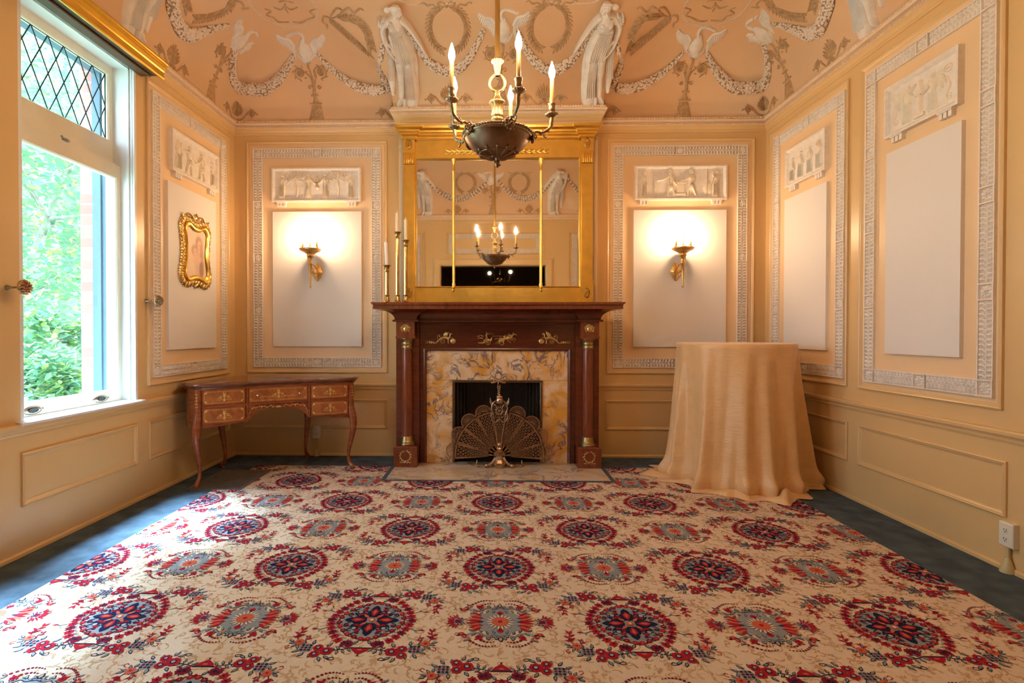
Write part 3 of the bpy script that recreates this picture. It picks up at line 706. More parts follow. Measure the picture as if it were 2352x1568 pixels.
both(garland, [kf(395, 330), kf(540, 570), kf(690, 790), kc(520, 540), kc(620, 590), kc(730, 575), kc(820, 490), kc(890, 370), kc(945, 240)], [6, 9, 14, 19, 21, 20, 16, 12, 8],
     'flowered garland over the chimney breast from the left statue to the middle swan', 'flowered garland over the chimney breast from the right statue to the middle swan')
# ---- motifs drawn once in cove coordinates and laid on any side
U0, V0 = us('back', 707, 110)
def L3(x, y): a = us('back', *k3(x, y)); return (a[0]-U0, a[1])
def pts3(*p): return [L3(x, y) for x, y in p]
def swan_rel(r):
    r.st(pts3((565, 500), (562, 430), (530, 330), (505, 250)), [.085, .125, .10, .045], [.02, .036, .03, .02], 5, 9, rd=True)
    r.st(pts3((510, 260), (525, 200), (500, 130), (440, 95), (370, 110), (310, 140)), [.035, .026, .022, .022, .024, .026], .02, 4, 5)
    a = L3(285, 150); r.blob(a[0], a[1], .022, .014, 0, .02); r.st(pts3((270, 150), (228, 158)), [.010, .004], .008, 1, 3)
    for i in range(13):
        x = 420+i*24; y = 430+110*sin(PI*min(1, max(0, (i+.5)/13)))**.6*1.0
        b = L3(x, y); r.leaf(b[0], b[1]+.018, -PI/2+(i-6)*-.10, .045, .020, .014)
    for wing in (((380, 330), (300, 220), (200, 195), (105, 135)), ((640, 300), (680, 220), (760, 205), (825, 125))):
        w = cr([(*L3(*p), 0) for p in wing], 4); r.st(pts3(*wing), [.03, .028, .024, .010], .014, 4, 4)
        n = len(w); sg = -1 if wing[0][0] < 500 else 1
        for i in range(n):
            t = i/(n-1); L = .09*(1-t)**.5+.012
            r.leaf(w[i].x, w[i].y, -PI/2+sg*(.15+.45*t), L, .020, .010)
def torch_rel(r):
    r.st(pts3((735, 1500), (735, 1240)), [.145, .085], .006, 1, 5); r.st(pts3((630, 1215), (815, 1215)), .014, .012, 1, 4)
    r.st(pts3((610, 1505), (865, 1505)), .012, .010, 1, 4)
    r.st(pts3((725, 1210), (715, 1140), (705, 1080)), [.07, .035, .03], .012, 3, 4); r.st(pts3((650, 1090), (760, 1085)), .014, .014, 1, 4)
    r.st(pts3((700, 1080), (690, 950), (650, 780), (600, 640), (600, 560)), [.030, .028, .020, .018, .024], .012, 4, 5)
    r.st(pts3((690, 1000), (705, 900), (720, 780), (700, 700)), [.02, .014, .012, .01], .010, 3, 4)
    for (x, y, s_) in ((600, 580, 1), (630, 960, 1), (770, 950, -1)):
        a = L3(x, y); r.spiral(a[0], a[1], .020, 0, 1.1, .010, .010, s_)
    for (x, y, s_) in ((470, 740, -1), (800, 720, 1)):
        a = L3(x, y); r.spiral(a[0], a[1], .052, -PI/2 if s_ < 0 else -PI/2, 1.8, .013, .012, s_, 26)
        r.ring(a[0], a[1], .026, .026, .012, .010, 12)
        r.ros(a[0], a[1], .022, 6, .010)
        for k in range(7): r.leaf(a[0]+.052*cos(k*.9), a[1]+.052*sin(k*.9), k*.9+1, .028, .012, .008)
    r.st(pts3((680, 900), (620, 790), (540, 720), (440, 650)), [.010, .010, .010, .014], .010, 4, 4)
    r.st(pts3((700, 800), (690, 700), (740, 640), (860, 630)), [.010, .010, .010, .014], .010, 4, 4)
def palmette_rel(r):
    """anthemion with two scroll arms, base at v = 0"""
    for i in range(9):
        a = PI/2+(i-4)*.33; r.leaf(.012*cos(a), .045+.01*sin(a), a, .125-.045*abs(i-4)/4, .024, .012, -.10*(i-4)*1.2)
    r.blob(0, .040, .022, .018, 0, .014); r.spiral(-.022, .020, .018, 0, 1.2, .008, .010); r.spiral(.022, .020, .018, PI, 1.2, .008, .010, -1)
    for s_ in (-1, 1):
        r.st([(s_*.01, .012), (s_*.045, .006), (s_*.085, .035), (s_*.115, .075), (s_*.150, .092)], [.008, .012, .013, .014, .010], .010, 4, 4)
        r.spiral(s_*.150, .062, .032, PI/2, 1.6, .011, .011, -s_, 22); r.ros(s_*.150, .062, .016, 6, .010); r.blob(s_*.200, .055, .010, h=.010, seg=6); r.st([(s_*.178, .068), (s_*.200, .055)], .006, .007, 1, 3)
        for k in range(4): r.leaf(s_*.150+.03*cos(k*1.5), .062+.03*sin(k*1.5), k*1.5+.8, .02, .010, .008)
def wreath_rel(r, arcs=((.56*PI, 1.36*PI), (.44*PI, -.36*PI)), R_=.155):
    for a0, a1 in arcs:
        n = 15; pts = [(R_*cos(a0+(a1-a0)*i/n)*1.0, R_*1.12*sin(a0+(a1-a0)*i/n)) for i in range(n+1)]
        r.st(pts, [.012, .010, .008], .012, 1, 4); d = 1 if a1 > a0 else -1
        for i in range(n+1):
            a = a0+(a1-a0)*i/n
            for s_ in (-1, 1): r.leaf(pts[i][0], pts[i][1], a+d*PI/2+s_*-.65, .052, .020, .010)
            r.blob(pts[i][0]*1.0, pts[i][1], .008, h=.017, seg=6)
def bow_rel(r):
    r.blob(0, 0, .014, h=.016)
    for s_ in (-1, 1):
        r.st([(0, 0), (s_*.03, .030), (s_*.065, .026), (s_*.055, .002), (0, 0)], [.010, .016, .018, .014, .008], .008, 4, 4)
        r.st([(s_*.02, -.006), (s_*.075, -.022), (s_*.105, .012), (s_*.150, .006), (s_*.175, .028), (s_*.205, .020)], [.010, .020, .014, .020, .014, .010], .007, 4, 4)
SWG, TOG, PAG, WRG = 'plaster swans on the ceiling cove', 'plaster torch candelabra on the ceiling cove', 'palmettes along the foot of the cove', 'laurel wreaths on the ceiling cove'
def stamp(name, fn, side, u, m, label, cat, grp, fl=1, v=0, sc=1, rot=0):
    g = G(); mp = cove_map(side); r = Rel(g, mp, u, v, sc, fl, rot=rot); fn(r); P = mp(u, v+.1)[0]
    return single(name, g, m, label, cat, grp, tuple(P))
uL = us('left', 563, 78)[0]; uR = us('right', 2298-563, 75)[0]; uM = us('breast', 1147, 60)[0]; uBR = us('back', 1591, 107)[0]
def swan(side, u, where, fl): stamp('swan', swan_rel, side, u, 'statue', 'white plaster swan with raised wings '+where, 'plaster ornament', SWG, fl)
swan('back', U0, 'on the end wall cove left of the chimney breast', 1); swan('back', uBR, 'on the end wall cove right of the chimney breast', -1)
swan('left', uL, 'on the cove over the window wall', -1); swan('right', uR, 'on the cove over the right wall', 1); swan('breast', uM, 'on the middle of the cove, behind the chandelier rod', -1)
def torch(side, u, where, fl): stamp('torch', torch_rel, side, u, 'glaze', 'brown plaster torch with scrolls '+where, 'plaster ornament', TOG, fl)
torch('back', U0, 'beneath the left end-wall swan', 1); torch('back', uBR, 'beneath the right end-wall swan', -1); torch('left', uL, 'beneath the swan over the window wall', -1)
torch('right', uR, 'beneath the swan over the right wall', 1); torch('breast', uM, 'behind the ring of the chandelier', -1)
def palm(side, u, where, sc=1): stamp('palmette', palmette_rel, side, u, 'glaze', 'brown plaster palmette with scroll arms '+where, 'plaster ornament', PAG, 1, .02, sc)
palm('breast', us('breast', 1030, 228)[0], 'over the chimney breast, left of the chandelier'); palm('breast', us('breast', 1248, 224)[0], 'over the chimney breast, right of the chandelier')
palm('left', us('left', 397, 130)[0], 'just past the end of the gold pelmet'); palm('right', us('right', 1906, 110)[0], 'above the right wall, under the side garland')
# corner palmettes bend round the angle: half on each wall
def half(fn, s_):
    def f(r):
        for i in range(5):
            a = PI/2-s_*(i*.33); r.leaf(s_*.012, .045+.01*sin(a), a, .125-.045*i/4, .024, .012, s_*.10*i*1.2)
        r.st([(s_*.01, .012), (s_*.045, .006), (s_*.085, .035), (s_*.115, .075), (s_*.150, .092)], [.008, .012, .013, .014, .010], .010, 4, 4)
        r.spiral(s_*.150, .062, .032, PI/2, 1.6, .011, .011, -s_, 22); r.ros(s_*.150, .062, .016, 6, .010); r.blob(s_*.200, .055, .010, h=.010, seg=6); r.st([(s_*.178, .068), (s_*.200, .055)], .006, .007, 1, 3)
        for k in range(4): r.leaf(s_*.150+.03*cos(k*1.5), .062+.03*sin(k*1.5), k*1.5+.8, .02, .010, .008)
    return f
for (x, y, s1, s2, w) in ((XL, YB, 1, 'left', 'left'), (XR, YB, -1, 'right', 'right')):
    g = G(); half(None, s1)(Rel(g, cove_map('back'), x+s1*.03, .02)); half(None, -1)(Rel(g, cove_map(s2), y-.03, .02))
    single('palmette', g, 'glaze', 'brown plaster palmette folded into the far %s corner of the cove' % w, 'plaster ornament', PAG, (x, y, ZC+.1))
for (x, s_, w) in ((BL, 1, 'left'), (BR, -1, 'right')):
    g = G(); half(None, -s_)(Rel(g, cove_map('back'), x-s_*.03, .02))
    single('palmette', g, 'glaze', 'half palmette scroll tucked against the %s side of the chimney breast' % w, 'plaster ornament', PAG, (x, YB, ZC+.1))
def wr(side, px, py, where, fl=1, bow=True):
    u, v = us(side, px, py)
    def f(r):
        wreath_rel(r)
        if bow: bow_rel(r.sub(0, .175))
    g = G(); f(Rel(g, cove_map(side), u, v, 1, fl)); single('wreath', g, 'glaze', 'brown laurel wreath tied with a bow '+where, 'plaster ornament', WRG, tuple(cove_map(side)(u, v)[0]))
wr('breast', 1029, 66, 'over the chimney breast, left of the chandelier rod'); wr('breast', 1262, 62, 'over the chimney breast, right of the chandelier rod')
# laurel sprays following the photo on the slanting cove faces
def spray(path, g, w=9, dirn=1):
    q = cr([(x, y, 0) for x, y in path], 6); X = [hit(p.x, p.y) for p in q]; P = [x[0] for x in X]; N = [x[1] for x in X]; n = len(P)
    g.stroke3(P, N, .012, .012, 4)
    L = 0; nxt = 0
    for i in range(n-1):
        seg = (P[i+1]-P[i]).length; T = (P[i+1]-P[i])/max(seg, 1e-6); S = T.cross(N[i])
        while nxt < L+seg:
            B = P[i]+T*(nxt-L)
            for s_ in (-1, 1):
                D = (T*.75+S*s_*.65).normalized(); Q = [B, B+D*.022, B+D*.040, B+D*.054]; g.stroke3(Q, [N[i]]*4, [.006, .020, .018, .003], .010, 3)
            nxt += .022
        L += seg
def sprays(paths, bows, where):
    g = G()
    for p in paths: spray(p, g)
    for p in bows:
        q = cr([(x, y, 0) for x, y in p], 5); X = [hit(a.x, a.y) for a in q]; g.stroke3([x[0] for x in X], [x[1] for x in X], [.012, .022, .014, .02, .01], .008, 4)
    X = hit(*paths[0][0]); single('wreath', g, 'glaze', 'brown laurel wreath '+where, 'plaster ornament', WRG, tuple(X[0]))
A_ = [[(777, 39), (815, 45), (839, 68), (848, 92), (854, 113)], [(757, 42), (800, 80), (850, 122)]]
B_ = [[(757, 42), (772, 20), (785, 24), (775, 38), (757, 42)], [(757, 40), (744, 38), (741, 50), (750, 56), (752, 66)], [(775, 36), (800, 18), (812, 30), (826, 20), (835, 24)]]
sprays(A_, B_, 'broken over the angle left of the left statue'); sprays([mir(p) for p in A_], [mir(p) for p in B_], 'broken over the angle right of the right statue')
A_ = [[(428, -20), (427, 0), (432, 25)], [(540, -15), (534, 2), (520, 23), (484, 39), (450, 43)]]; B_ = [[(540, 2), (552, 4), (560, 14), (556, 20), (572, 18)]]
sprays(A_, B_, 'above the thick garland on the window side'); sprays([mir(p) for p in A_], [mir(p) for p in B_], 'above the thick garland on the right side')
# beaded rings and ribbon rosettes near the flat of the ceiling
def beadline(path, label, inner=()):
    q = cr([(x, y, 0) for x, y in path], 12); X = [hit(a.x, a.y) for a in q]; g = G(); g.stroke3([x[0] for x in X], [x[1] for x in X], .007, .005, 3)
    for i in range(len(X)-1):
        P, N = X[i]; D = X[i+1][0]-P; k = max(1, int(D.length/.016))
        for j in range(k): g.blob3(P+D*(j/k), N, D, .0055, .0055, .008, 5, 2)
    g.cur = 1
    for p in inner:
        q = cr([(x, y, 0) for x, y in p], 5); Y = [hit(a.x, a.y) for a in q]; g.stroke3([x[0] for x in Y], [x[1] for x in Y], [.01, .02, .012, .02, .01], .007, 4)
    single('bead_ring', g, ['garland', 'glaze'], label, 'plaster ornament', 'beaded rings on the ceiling', tuple(X[len(X)//2][0]))
I_ = [[(608, 20), (622, 26), (612, 34), (628, 40), (640, 50), (665, 50)], [(728, 20), (712, 26), (722, 38), (708, 44), (690, 52), (672, 50)], [(628, 16), (645, 22), (655, 14), (668, 22), (684, 16)], [(655, 8), (656, 20), (662, 30)], [(640, 4), (656, 2), (675, 6)]]
P_ = [(560, -25), (572, 5), (592, 30), (622, 50), (667, 62), (711, 56), (729, 36), (722, 10), (700, -20)]
beadline(P_, 'beaded oval ring with ribbons near the top left of the cove', I_); beadline(mir(P_), 'beaded oval ring with ribbons near the top right of the cove', [mir(p) for p in I_])
P_ = [(910, -4), (935, 8), (965, 11), (1010, 12), (1040, 4), (1055, -8)]
beadline(P_, 'thin beaded swag above the left chimney wreath'); beadline(mir(P_), 'thin beaded swag above the right chimney wreath')
# ---- tall draped statues standing on the cornice
UF, _v = us('breast', 925, 244)
def Lf(x, y): a = us('breast', *kf(x, y)); return (a[0]-UF, a[1])
def statue_rel(r):
    P = lambda *p: [Lf(x, y) for x, y in p]
    st = lambda pts, w, h, n=4, m=9: r.st(P(*pts), w, h, n, m, rd=True)
    st([(210, 720), (230, 950), (245, 1130), (260, 1300)], [.05, .06, .055, .03], .020)                     # cloak behind
    for x in (200, 225, 250, 275): st([(x-15, 740), (x, 950), (x-5, 1120)], .010, .030, 3, 3)
    st([(560, 760), (575, 950), (560, 1150), (545, 1390)], [.03, .05, .07, .07], .022)
    st([(390, 520), (440, 660), (470, 800), (480, 960), (520, 1180), (520, 1410)], [.11, .14, .14, .13, .13, .12], [.06, .075, .07, .055, .045, .035])    # far leg and skirt
    st([(330, 620), (360, 800), (370, 960), (375, 1150), (380, 1400)], [.09, .11, .085, .06, .05], [.07, .078, .070, .050, .035])      # near leg
    for i, (a, b, c_) in enumerate(((430, 470, 470), (455, 500, 500), (480, 525, 530), (505, 545, 560), (405, 440, 445))): st([(a, 860), (b, 1150), (c_, 1400)], [.010, .014, .016], .060, 3, 3)
    for y in range(940, 1380, 52): st([(340, y), (375, y+18), (410, y-4)], .012, .075-.00008*(y-940)-.02*(y > 1150), 3, 3)   # wrapped shin folds
    for i in range(9): st([(248+i*18, 470), (275+i*22, 620), (315+i*23, 760), (350+i*22, 880+14*(i % 3))], [.010, .015, .014, .008], [.090, .092, .094, .086], 4, 4)       # folds of the tunic
    st([(270, 500), (310, 430), (300, 340), (290, 240), (280, 200)], [.10, .13, .145, .12, .06], [.07, .080, .085, .065, .05])      # torso
    st([(300, 700), (300, 560), (280, 470)], [.11, .12, .11], .066)
    r.blob(*Lf(255, 355), .040, .038, 0, .094, 12, 4); r.blob(*Lf(345, 358), .040, .038, 0, .092, 12, 4)
    for i in range(6): st([(215+i*8, 250), (235+i*12, 330), (262+i*16, 400), (270+i*18, 445)], [.006, .010, .010, .006], [.080, .096, .096, .088], 3, 4)
    st([(210, 430), (290, 455), (390, 440)], .014, .094, 3, 3)
    st([(285, 225), (300, 170), (310, 140)], [.05, .044, .040], .065)                                      # neck
    P_, N_ = r.pn(*Lf(308, 92)); Q_, _n = r.pn(*Lf(340, 92)); X_ = (Q_-P_).normalized(); Y_ = N_.cross(X_); up = -Y_ if (r.pn(*Lf(308, 60))[0]-P_).dot(-Y_) > 0 else Y_
    hd = P_+N_*.048; B = lambda x, y, z: hd+X_*x+up*y+N_*z
    RR = Matrix((X_, up, N_)).transposed()
    g_ = r.g; g_.ball(B(-.006, .004, 0), .040, 16, 12, (1, 1.08, .95), RR)                 # skull
    g_.ball(B(.012, -.010, .004), .033, 16, 12, (.95, 1.2, .95), RR)                      # face, turned to the right
    g_.ball(B(.016, -.040, .008), .014, 10, 8, (1.1, .8, 1), RR)                          # chin
    g_.tube([B(.030, .008, .026), B(.040, -.006, .030), B(.044, -.014, .028)], [.004, .006, .007], 8)   # nose
    for e in (.012, .034): g_.ball(B(e, .002, .034-.35*abs(e-.018)), .0055, 8, 6, (1.3, .8, .6), RR)
    g_.tube([B(.004, .012, .036), B(.016, .015, .037), B(.026, .011, .034)], .0035, 6); g_.tube([B(.020, -.027, .032), B(.030, -.026, .030), B(.036, -.024, .024)], .004, 6)
    g_.tube([B(.020, -.033, .030), B(.030, -.032, .028)], .0035, 6); g_.ball(B(-.026, -.006, .024), .008, 8, 6, (.6, 1.2, .5), RR)   # lips, ear
    for i in range(9):                                                                    # waved hair gathered to a knot at the back
        t_ = i/8; a0 = .35+1.9*t_; g_.tube(cr([B(.034-.03*t_, .030+.012*sin(PI*t_), .022-.004*i), B(-.010-.010*t_, .046-.012*t_, .030-.003*i), B(-.045, .030-.030*t_, .018-.003*i), B(-.068, .016-.012*t_, .008)], 4), [.007, .009, .008, .006], 7)
    g_.ball(B(-.070, .010, .006), .026, 12, 8, (1.1, .95, .9), RR); g_.tube(cr([B(-.052, .028, .02), B(-.078, .030, .022), B(-.092, .008, .014), B(-.074, -.012, .016)], 4), .007, 7)
    g_.tube(cr([B(.036, .026, .020), B(.004, .044, .030), B(-.036, .040, .024)], 4), .005, 7)
    st([(225, 270), (140, 330), (115, 430), (150, 560)], [.06, .055, .050, .040], [.06, .062, .060, .060])  # near arm down, raised to the fruit
    st([(150, 560), (200, 680), (260, 770), (310, 830)], [.040, .034, .026, .020], [.062, .075, .085, .09])
    for k in range(4): st([(300+k*6, 810), (320+k*7, 850), (325+k*8, 885-abs(k-1)*8)], [.009, .008, .004], .094, 2, 4)
    st([(295, 812), (312, 800), (325, 792)], [.010, .008, .004], .094, 2, 4)
    st([(150, 580), (250, 650), (320, 730), (330, 800)], [.020, .024, .018, .010], .070, 4, 4)             # scarf
    st([(380, 265), (450, 330), (540, 450), (640, 610), (715, 745)], [.06, .052, .044, .036, .022], [.065, .06, .055, .05, .045])    # far arm stretched along the garland
    for k in range(4): st([(708, 735), (718+k*5, 752+k*4), (724+k*7, 762+k*6)], [.009, .008, .004], .050, 2, 4)
    rd = random.Random(5)
    for i in range(26): r.blob(*Lf(70+rd.uniform(0, 115), 235+rd.uniform(0, 110)), .014, h=.062+rd.uniform(0, .012), seg=7)      # cluster of fruit on the shoulder
    st([(365, 1400), (350, 1440), (330, 1465)], [.045, .040, .024], .045, 3, 5); st([(430, 1410), (430, 1450), (432, 1478)], [.04, .04, .03], .05, 3, 5)
    for k in range(4): st([(322+k*9, 1460), (316+k*9, 1474)], [.009, .005], .04, 1, 3)
    for i in range(10): st([(545+(i % 2)*20, 1120+i*28), (575-(i % 2)*14, 1135+i*28)], .010, .035, 1, 3)     # ruffled hem edge
def statue(side, u, where, fl): stamp('draped_statue', statue_rel, side, u, 'statue', 'white plaster statue of a draped woman '+where, 'statue', 'draped women of the ceiling frieze', fl)
statue('breast', UF, 'on the left end of the chimney breast', 1); statue('breast', us('breast', MX-925, 241)[0], 'on the right end of the chimney breast', -1)
statue('left', us('left', 312, 88)[0], 'standing on the gold pelmet at top left', -1)
statue('right', us('right', 2008, 52)[0], 'cut off by the top edge at top right', 1)
# ---- the doorway side of the cove, caught in the mirror
for u, fl in ((-1.15, 1), (1.05, -1)): statue('front', u, 'seen in the mirror, '+('left side' if u < 0 else 'right side'), fl)
for u, w in ((-1.75, 'far on the window side'), (-.45, 'on the window side'), (.42, 'right of the swan'), (1.62, 'far on the right side')):
    g = G(); wreath_rel(Rel(g, cove_map('front'), u, .55)); bow_rel(Rel(g, cove_map('front'), u, .72)); single('wreath', g, 'glaze', 'brown laurel wreath in the mirror, '+w, 'plaster ornament', WRG, tuple(cove_map('front')(u, .5)[0]))
stamp('swan', swan_rel, 'front', 0, 'statue', 'white plaster swan seen in the mirror over the doorway', 'plaster ornament', SWG, 1)
stamp('torch', torch_rel, 'front', 0, 'glaze', 'brown plaster torch seen in the mirror over the doorway', 'plaster ornament', TOG, 1)
for u in (-1.6, -.6, .6, 1.6): stamp('palmette', palmette_rel, 'front', u, 'glaze', 'brown palmettes reflected in the mirror above the doorway', 'plaster ornament', PAG, 1, .02)
def swag_front(u0, u1, where):
    mp = cove_map('front'); g = G(); pts = []; n = 24; rd = random.Random(2)
    for i in range(n+1):
        t = i/n; pts.append((u0+(u1-u0)*t, .62-.34*4*t*(1-t)))
    X = [mp(*p) for p in pts]; g.cur = 1; g.stroke3([x[0] for x in X], [x[1] for x in X], [.03, .08, .10, .08, .03], [.01, .025, .03, .025, .01], 6); g.cur = 0
    for i in range(n):
        for k in range(16):
            a = rd.uniform(-.9, .9); W = lerpw([.03, .08, .10, .08, .03], i/n); P, N = X[i]; T = (X[i+1][0]-P).normalized(); S = T.cross(N)
            g.blob3(P+T*rd.uniform(0, .03)+S*a*W/2+N*W*.28*math.sqrt(1-a*a), N, S, .012, .008, .008, 5, 2)
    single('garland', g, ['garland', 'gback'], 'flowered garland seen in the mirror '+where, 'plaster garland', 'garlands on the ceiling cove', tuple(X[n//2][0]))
swag_front(-1.1, -.06, 'left of the reflected swan'); swag_front(.06, 1.0, 'right of the reflected swan'); swag_front(-2.2, -1.25, 'at its left edge'); swag_front(1.2, 2.2, 'at its right edge')
# ornamental band on the flat of the ceiling
g = G(); zt = ZC+RC-.001
mpc = lambda u, v: (Vector((u, v, zt)), Vector((0, 0, -1)))
for v0 in (1.12, 1.50): g.box((-1.6, v0, zt-.012), (1.65, v0+.018, zt))
r = Rel(g, mpc)
for i in range(9):
    u = -1.45+i*.36; r.ring(u, 1.31, .11, .06, .014, .010, 16); r.ros(u, 1.31, .03); r.leaf(u+.12, 1.31, .5, .06, .02, .01); r.leaf(u+.12, 1.31, -.5, .06, .02, .01)
for i in range(60): r.leaf(-1.5+i*.052, 1.16, .9, .05, .02, .010)
build('trim_10', g, 'garland', kind='structure')
# panel over the doorway, seen in the mirror
g = G(); rect_ring(g, WF, -.80, 2.44, .85, 2.84, [(0, 0), (0, .02), (.02, .02), (.03, .005)])
rect_ring(g, WF, -2.2, .8, -1.15, 2.84, [(0, 0), (0, .02), (.02, .02), (.03, .005)]); rect_ring(g, WF, 1.25, .8, 2.25, 2.84, [(0, 0), (0, .02), (.02, .02), (.03, .005)]); build('trim_11', g, 'wall', kind='structure')
t = thing('plaster_border', 'long white plaster border over the doorway, seen only in the mirror', 'wall moulding', (0, YO, 2.64), 'plaster leaf borders of the wall panels')
for z in (2.475, 2.725):
    build('leaf_band', leaf_band(WF, -.74, z, .79, z+.075), ['plaster', 'bandback'], t)
for u in (-.74, .715): build('leaf_band', leaf_band(WF, u, 2.55, u+.075, 2.725), ['plaster', 'bandback'], t)
t = thing('plaster_border', 'white plaster border seen at the right edge of the mirror', 'wall moulding', (1.7, YO, 1.8), 'plaster leaf borders of the wall panels')
for u in (1.32, 2.10): build('leaf_band', leaf_band(WF, u, .85, u+.085, 2.80), ['plaster', 'bandback'], t)
build('leaf_band', leaf_band(WF, 1.405, 2.72, 2.10, 2.80), ['plaster', 'bandback'], t)
t = thing('plaster_border', 'white plaster border seen at the left edge of the mirror', 'wall moulding', (-1.7, YO, 1.8), 'plaster leaf borders of the wall panels')
for u in (-2.12, -1.31): build('leaf_band', leaf_band(WF, u, .85, u+.085, 2.80), ['plaster', 'bandback'], t)
# ================================================================== WINDOWS
def window(i, y0, y1):
    w = thing('window_%d' % i, '', '', (XL, (y0+y1)/2, ZW0)); del w['label']; del w['category']; w['kind'] = 'structure'  # window_2 is the unseen one added for cool daylight
    X = XL
    g = G()   # white jamb lining and bead stops
    for a, b in ((y0, y0+.012), (y1-.012, y1)): g.box((X-.205, a, ZW0+.001), (X-.057, b, ZW1-.001))
    g.box((X-.2045, y0+.001, ZW1-.012), (X-.057, y1-.001, ZW1))
    for a, b in ((y0, y0+.010), (y1-.010, y1)): g.box((X-.056, a, ZW0+.001), (X-.001, b, ZW1-.001))
    g.box((X-.205, y0, ZW0-.02), (X-.002, y1, ZW0))
    for d0, d1, t in ((0, .012, .020), (.020, .030, .016), (.040, .055, .020)):
        g.box((X-d1, y0, ZW0), (X-d0, y0+t, ZW1)); g.box((X-d1, y1-t, ZW0), (X-d0, y1, ZW1)); g.box((X-d1, y0, ZW1-t), (X-d0, y1, ZW1))
    build('window_jamb', g, 'white', w)
    g = G()   # stool
    prof = [(X-.11, .672), (X+.030, .672), (X+.036, .678), (X+.036, .686), (X+.030, .692), (X-.11, .692)]
    g.prism([(p[0], p[1]) for p in prof], y0-.03, y1+.03, 'y'); build('window_sill', g, 'white', w)
    a, b = y0+.012, y1-.012
    def sash(x0, x1, z0, z1, sl, rb, rt):
        g = G(); g.box((x0, a, z0), (x1, a+sl, z1)); g.box((x0, b-sl, z0), (x1, b, z1)); g.box((x0, a+sl, z0), (x1, b-sl, z0+rb)); g.box((x0, a+sl, z1-rt), (x1, b-sl, z1))
        for (u0, v0, u1, v1) in ((a+sl, z0+rb, b-sl, z1-rt),):   # glazing bead
            rect_ring(g, plane_map((x1, 0, 0), (0, 1, 0), (0, 0, 1), (1, 0, 0)), u0, v0, u1, v1, [(-.006, 0), (-.004, .003), (.004, -.006), (.006, -.016)])
        return g
    s = build('window_sash', sash(X-.148, X-.103, .692, 2.272, .036, .075, .090), 'sash', w)
    g = G(); g.quad((X-.130, a+.03, .76), (X-.130, b-.03, .76), (X-.130, b-.03, 2.19), (X-.130, a+.03, 2.19)); build('pane', g, 'glass', s)
    g = G(); g.box((X-.103, a+.05, 2.272), (X-.14, b-.05, 2.279)); build('trim', g, 'sash', s)
    s2 = build('window_sash', sash(X-.198, X-.153, 2.205, 2.933, .036, .235, .050), 'sash', w)
    g = G(); g.quad((X-.180, a+.03, 2.43), (X-.180, b-.03, 2.43), (X-.180, b-.03, 2.89), (X-.180, a+.03, 2.89)); build('pane', g, 'glass', s2)
    g = G(); ya, yb, za, zb = a+.036, b-.036, 2.440, 2.883; W = (yb-ya)/7.0; k = (zb-za)/2/W
    for j in range(-5, 14):
        for d in (1, -1):
            yy0 = ya+j*W; pts = []
            for t in [x/160 for x in range(161)]:
                z = za+(zb-za)*t; y = yy0+d*(z-za)/k
                if ya-1e-4 <= y <= yb+1e-4: pts.append((X-.176, y, z))
            if len(pts) > 1: g.tube([pts[0], pts[-1]], .0035, 6)
    rect_ring(g, plane_map((X-.178, 0, 0), (0, 1, 0), (0, 0, 1), (1, 0, 0)), ya, za, yb, zb, [(0, 0), (0, .004), (.006, .004), (.006, 0)])
    build('leaded_lattice', g, 'lead', s2)
    # sash lifts and latch
    for yy in (y0+.185, y1-.20):
        g = G(); mp = plane_map((X-.103, 0, 0), (0, 1, 0), (0, 0, 1), (1, 0, 0)); r = Rel(g, mp, yy, .722)
        r.blob(0, 0, .062, .024, 0, .004, 16, 2); r.ring(0, 0, .056, .021, .006, .004, 20)
        for s_ in (-1, 1): r.leaf(s_*.052, 0, 0 if s_ > 0 else PI, .020, .016, .005); r.leaf(0, 0, 0, .001, .001, .001)
        g.cur = 1; rr = Rel(g, lift(mp, .004), yy, .722); rr.poly([(-.026, -.010), (.026, -.010), (.026, .010), (-.026, .010)], .001); rr.ring(0, 0, .030, .012, .004, .004, 14)
        build('sash_lift', g, ['brassd', 'slot'], s)
    g = G(); g.ball((X-.10, y0+.42, 2.285), .014, 8, 5, (1, 2.2, .7)); g.tube([(X-.095, y0+.40, 2.288), (X-.085, y0+.37, 2.290)], .006, 6); build('sash_latch', g, 'iron', s)
    # painted outer frame and brick reveal
    g = G()
    for p, q in ((y0-.05, y0+.010), (y1-.010, y1+.05)): g.box((X-.300, p, ZW0-.05), (X-.205, q, ZW1+.05))
    g.box((X-.300, y0-.05, ZW1-.035), (X-.205, y1+.05, ZW1+.05)); g.box((X-.33, y0-.05, ZW0-.07), (X-.205, y1+.05, ZW0-.01))
    for p, q in ((y0+.010, y0+.020), (y1-.020, y1-.010)): g.box((X-.250, p, ZW0-.05), (X-.235, q, ZW1))
    build('outer_frame', g, 'blueframe', w)
for i, (a, b) in enumerate(WIN): window(i+1, a, b)
g = G()
ed = sorted(WIN)
for a, b in ((0.1, ed[0][0]-.006), (ed[0][1]+.006, ed[1][0]-.006), (ed[1][1]+.006, 5.1)): g.box((XL-.395, a, -.4), (XL-.302, b, 3.6))
for a, b in ed: g.box((XL-.395, a-.006, -.4), (XL-.302, b+.006, ZW0-.075)); g.box((XL-.395, a-.006, ZW1+.052), (XL-.302, b+.006, 3.6))
build('wall_brick', g, 'brick', kind='structure')
g = G(); g.box((XL-.302, .1, -.4), (XL-.18, 5.1, 0)) ; build('wall_footing', g, 'dark', kind='structure')

